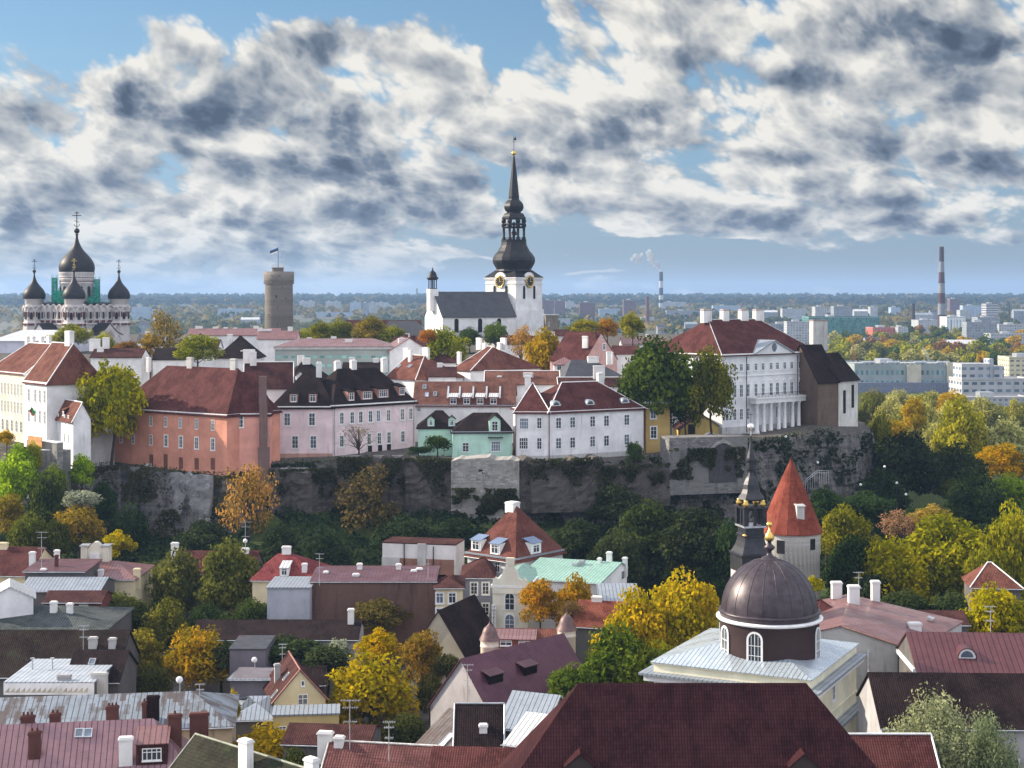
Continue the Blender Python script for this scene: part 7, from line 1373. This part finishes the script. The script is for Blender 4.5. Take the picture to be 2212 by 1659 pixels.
 (1960, 1270, 1340, 120, 272, (.05, .065, .02), 'full2', 'dark undergrowth tree below the left part of the yellow-green group', GPK), (2065, 1280, 1345, 130, 270, (.045, .06, .02), 'full2', 'dark tree below the rounded yellow-green tree', GPK), (1880, 1230, 1310, 100, 280, (.035, .05, .02), 'full', 'blackish tree right of the small yellow tree by the dome', GPK), (2130, 1130, 1210, 110, 320, (.05, .065, .02), 'full', 'dark tree between the rounded tree and the right-edge tree', GPK), (2000, 1150, 1230, 110, 330, DRK, 'full', 'blackish tree hidden behind the yellow-green group', GPK), (112, 1000, 1060, 60, 326, (.20, .24, .03), 'full2', 'yellow-green tree in front of the pale stepped terrace wall', GH), (70, 950, 1000, 40, 331, (.28, .26, .03), 'full2', 'small yellow tree in front of the grey terrace wall', GH), (480, 1378, 1430, 120, 237, (.055, .07, .03), 'bush', 'dark bushes below the left end of the long blackish tiled roof', GLT), (705, 1385, 1440, 110, 236, (.06, .075, .028), 'bush', 'dark bushes below the right end of the long blackish tiled roof', GLT), (880, 1540, 1640, 100, 214, (.07, .075, .02), 'full2', 'dark tree at the foot of the stained grey gable', GLT), (968, 1405, 1450, 70, 233, (.07, .07, .025), 'bush', 'dark bushes under the black gabled roof', GLT), (330, 1430, 1490, 80, 232, (.10, .10, .025), 'full2', 'low olive tree between black tile slope and golden birch', GLT), (1120, 1225, 1300, 60, 290, (.05, .06, .022), 'full2', 'dark tree behind the hotel gable', GLT), (700, 1150, 1240, 130, 310, (.035, .05, .022), 'dense', 'blackish tree above the long brick house', GH), (610, 1130, 1230, 120, 315, (.035, .05, .022), 'full', 'blackish tree above the crimson roof', GH), (440, 1120, 1220, 120, 318, (.04, .055, .022), 'full', 'blackish tree at the foot of the rock behind the olive pair', GH), (880, 1110, 1200, 140, 318, (.035, .05, .022), 'full2', 'blackish tree above the party wall', GH), (980, 1120, 1200, 110, 322, (.035, .05, .022), 'full', 'blackish tree left of the pyramid roof', GH)]:
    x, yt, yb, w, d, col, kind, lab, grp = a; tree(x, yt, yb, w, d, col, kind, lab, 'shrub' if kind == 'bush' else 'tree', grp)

# ---------------------------------------------------------------- ivy and undergrowth on the cliff
def cliff_leaves(name, label, seed, n, pxr, zr, col, size, thresh, off=.25):
    rs = np.random.RandomState(seed); pos = []; nor = []; tn = []
    while len(pos) < n:
        px = rs.uniform(*pxr); e = lerp_tab(px, EDGE); lo, hi = e-9., e+3.; X = (px-CX)/F*e
        zb_, zt_ = hgt((px-CX)/F*lo, lo), hgt((px-CX)/F*hi, hi); z = zb_+(zt_-zb_)*rs.uniform(*zr)
        if noise.noise(Vector((X*.16, z*.2, seed)))+.5*noise.noise(Vector((X*.5, z*.6, seed))) < thresh: continue
        for _ in range(9):
            m_ = (lo+hi)/2
            if hgt((px-CX)/F*m_, m_) < z: lo = m_
            else: hi = m_
        pos.append(((px-CX)/F*lo, lo-off*rs.uniform(.2, 2.), z)); nor.append(rs.normal(size=3)*.6+np.array([0, -1, .3])); tn.append(np.clip(.5+.6*noise.noise(Vector((X*.2, z*.3, 9)))+rs.normal()*.2, 0, 1))
    leaf_stuff(name, np.array(pos), np.array(nor), size*rs.uniform(.6, 1.4, n), np.array(tn), col, label, 'stuff', 'ivy')
cliff_leaves('ivy', 'dark ivy hanging over the shaded cliff', 3, 9000, (560, 1900), (.0, 1.), (.032, .042, .022), .34, .02); cliff_leaves('ivy', 'brownish creeper on the rock face at the left', 6, 4500, (150, 570), (.0, 1.), (.075, .07, .03), .28, .02)
def slope_leaves(name, label, seed, n, pxr, back, col, size, lift):
    rs = np.random.RandomState(seed); pos = []; nor = []; tn = []
    while len(pos) < n:
        px = rs.uniform(*pxr); d = lerp_tab(px, EDGE)-rs.uniform(*back); X = (px-CX)/F*d; nn = noise.noise(Vector((X*.12, d*.12, seed)))
        if nn < -.25: continue
        pos.append((X, d, hgt(X, d)+rs.uniform(0, lift)*(.6+nn))); nor.append(rs.normal(size=3)*.7+np.array([0, -.4, .9])); tn.append(np.clip(.5+nn+rs.normal()*.15, 0, 1))
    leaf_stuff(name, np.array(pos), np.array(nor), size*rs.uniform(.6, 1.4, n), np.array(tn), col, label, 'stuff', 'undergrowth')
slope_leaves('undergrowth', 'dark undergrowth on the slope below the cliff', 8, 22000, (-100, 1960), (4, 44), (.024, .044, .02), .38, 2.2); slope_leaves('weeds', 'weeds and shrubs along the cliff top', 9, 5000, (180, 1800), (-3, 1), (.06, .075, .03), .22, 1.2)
def wall_ivy(seed, n, segs, zr):
    rs = np.random.RandomState(seed); pos = []; nor = []; tn = []
    while len(pos) < n:
        x0, y0, d0, x1, d1, yb = segs[rs.randint(len(segs))]; t = rs.uniform(); d = d0+(d1-d0)*t; x = x0+(x1-x0)*t; X = (x-CX)/F*d; zt_, zb_ = zat(y0, d0), zat(yb, d0); h = rs.uniform()**1.3; z = zt_+.5-(zt_-zb_+1)*h
        if noise.noise(Vector((X*.22, h*1.6, seed)))+.6*noise.noise(Vector((X*.6, z*.5, seed)))-.5*h < -.22: continue
        pos.append((X, d+.4-rs.uniform(.05, 1.3)*(1.2-h), z)); nor.append(rs.normal(size=3)*.6+np.array([0, -1, .3])); tn.append(np.clip(.5+.6*noise.noise(Vector((X*.2, z*.3, 9)))+rs.normal()*.2, 0, 1))
    leaf_stuff('ivy', np.array(pos), np.array(nor), .27*rs.uniform(.6, 1.4, n), np.array(tn), (.05, .052, .024), 'olive brown creeper hanging down the retaining walls', 'stuff', 'ivy')
wall_ivy(12, 10500, [(583, 1020, 343.5, 728, 347, 1086), (728, 992, 347, 975, 343, 1090), (1121, 998, 341, 1300, 346, 1080), (1300, 1012, 346.5, 1446, 352, 1070), (1446, 975, 352, 1610, 357, 1032), (976, 1060, 340.5, 1121, 339.5, 1135), (976, 1075, 340.5, 1121, 339.5, 1135), (728, 992, 347, 975, 343, 1090)], 0)
# sunlit lawn in the park
v = []; f = []
for j in range(9):
    for i in range(9): d = 472+6*j; x = (1955+i*11+j*2-CX)/F*d; v.append((x, d, hgt(x, d)+.08))
for j in range(8):
    for i in range(8): f.append((j*9+i, j*9+i+1, j*9+i+10, j*9+i+9))
me = bpy.data.meshes.new('lawn'); me.from_pydata(v, [], f); me.materials.append(plain('lawn_grass', (.20, .26, .03), .9, 0, .1, .3)); o = link(bpy.data.objects.new('lawn', me)); o['kind'] = 'structure'
# globe lamps, car, railing
for x, y, d, lab in ((1766.6, 999, 372, 'globe lamp high on the bluff path left of the rock face'), (1911, 1008, 372, 'globe lamp under the blackish bluff tree'), (1859, 1047, 352, 'globe lamp at the foot of the rock face'), (1937, 1043, 362, 'upper globe lamp on the park steps'), (1957, 1068, 352, 'lower globe lamp on the park steps'), (1697.6, 943, 362, 'globe lamp below the palace terrace')):
    c = P(x, y, d); r = thing('street_lamp', lab, 'lamp', Matrix.Translation((c.x, d, c.z-4)), 'globe lamps of the park path'); b = MB(); b.tube((0, 0, -2), (0, 0, 3.7), .07, .05); b.build('post', IRON(), r); b = MB(); b.lathe([(.3*math.sin(math.pi*t/8)+.01, 4-.3*math.cos(math.pi*t/8)) for t in range(9)], 14); b.build('globe', TRIM(), r)
c = P(1537, 948, 378); r = thing('parked_car', 'white car parked on the terrace in front of the yellow gatehouse', 'car', Matrix.Translation((c.x, c.y, c.z)) @ Matrix.Rotation(.2, 4, 'Z'))
b = MB(); pr = [(-2.1, .35), (2.1, .35), (2.15, .75), (1.9, .95), (1.0, 1.02), (.5, 1.42), (-1.1, 1.45), (-1.7, 1.0), (-2.15, .9)]; m_ = len(pr)
b.raw([(x, -.85, z) for x, z in pr]+[(x, .85, z) for x, z in pr], [tuple(range(m_)), tuple(range(2*m_-1, m_-1, -1))]+[(i, m_+i, m_+(i+1) % m_, (i+1) % m_) for i in range(m_)]); b.build('body', plain('car_white', (.75, .75, .76), .3, 0, .6, .03), r)
b = MB(); b.raw([(.85, -.87, 1.05), (.45, -.87, 1.36), (-1.0, -.87, 1.38), (-1.4, -.87, 1.05)], [(0, 1, 2, 3)]); b.build('side_window', GLASS(), r)
for x in (-1.3, 1.35):
    for y in (-.8, .8): b = MB(); b.tube((x, y-.1, .33), (x, y+.1, .33), .33, n=14); b.build('wheel', DARK(), r)
r = thing('railing', 'pale handrail along the bluff path behind the red cone', 'railing', Matrix.Translation(P(1735, 1050, 352))); b = MB(); e = P(1790, 1026, 352)-P(1735, 1050, 352); 
for q in (.5, 1.0): b.tube((0, 0, q), (e.x*.55, e.y, e.z+q), .06, n=4); b.tube((e.x*.55, e.y, e.z+q), (e.x, e.y, e.z+q), .06, n=4)
for q in range(12): t = q/11; zz = e.z*min(1, t/.55); b.tube((e.x*t, 0, zz-2), (e.x*t, 0, zz+1), .05, n=4)
b.build('rails', GALV(), r)
# ================================================================= haze
def haze():
    b = MB(); b.box(-7000, -60, -2, 7000, 16000, 205); me = b.mesh('haze', []); m = bpy.data.materials.new('haze_air'); m.use_nodes = True; k = NT(m.node_tree); k.n.clear(); v = k.node('ShaderNodeVolumePrincipled')
    v.inputs['Color'].default_value = (.40, .62, 1., 1); v.inputs['Density'].default_value = HAZE; v.inputs['Anisotropy'].default_value = .2; o_ = k.node('ShaderNodeOutputMaterial'); k.l.new(v.outputs[0], o_.inputs['Volume']); me.materials.append(m)
    o = link(bpy.data.objects.new('haze', me)); o['kind'] = 'stuff'
HAZE = .000072
haze()
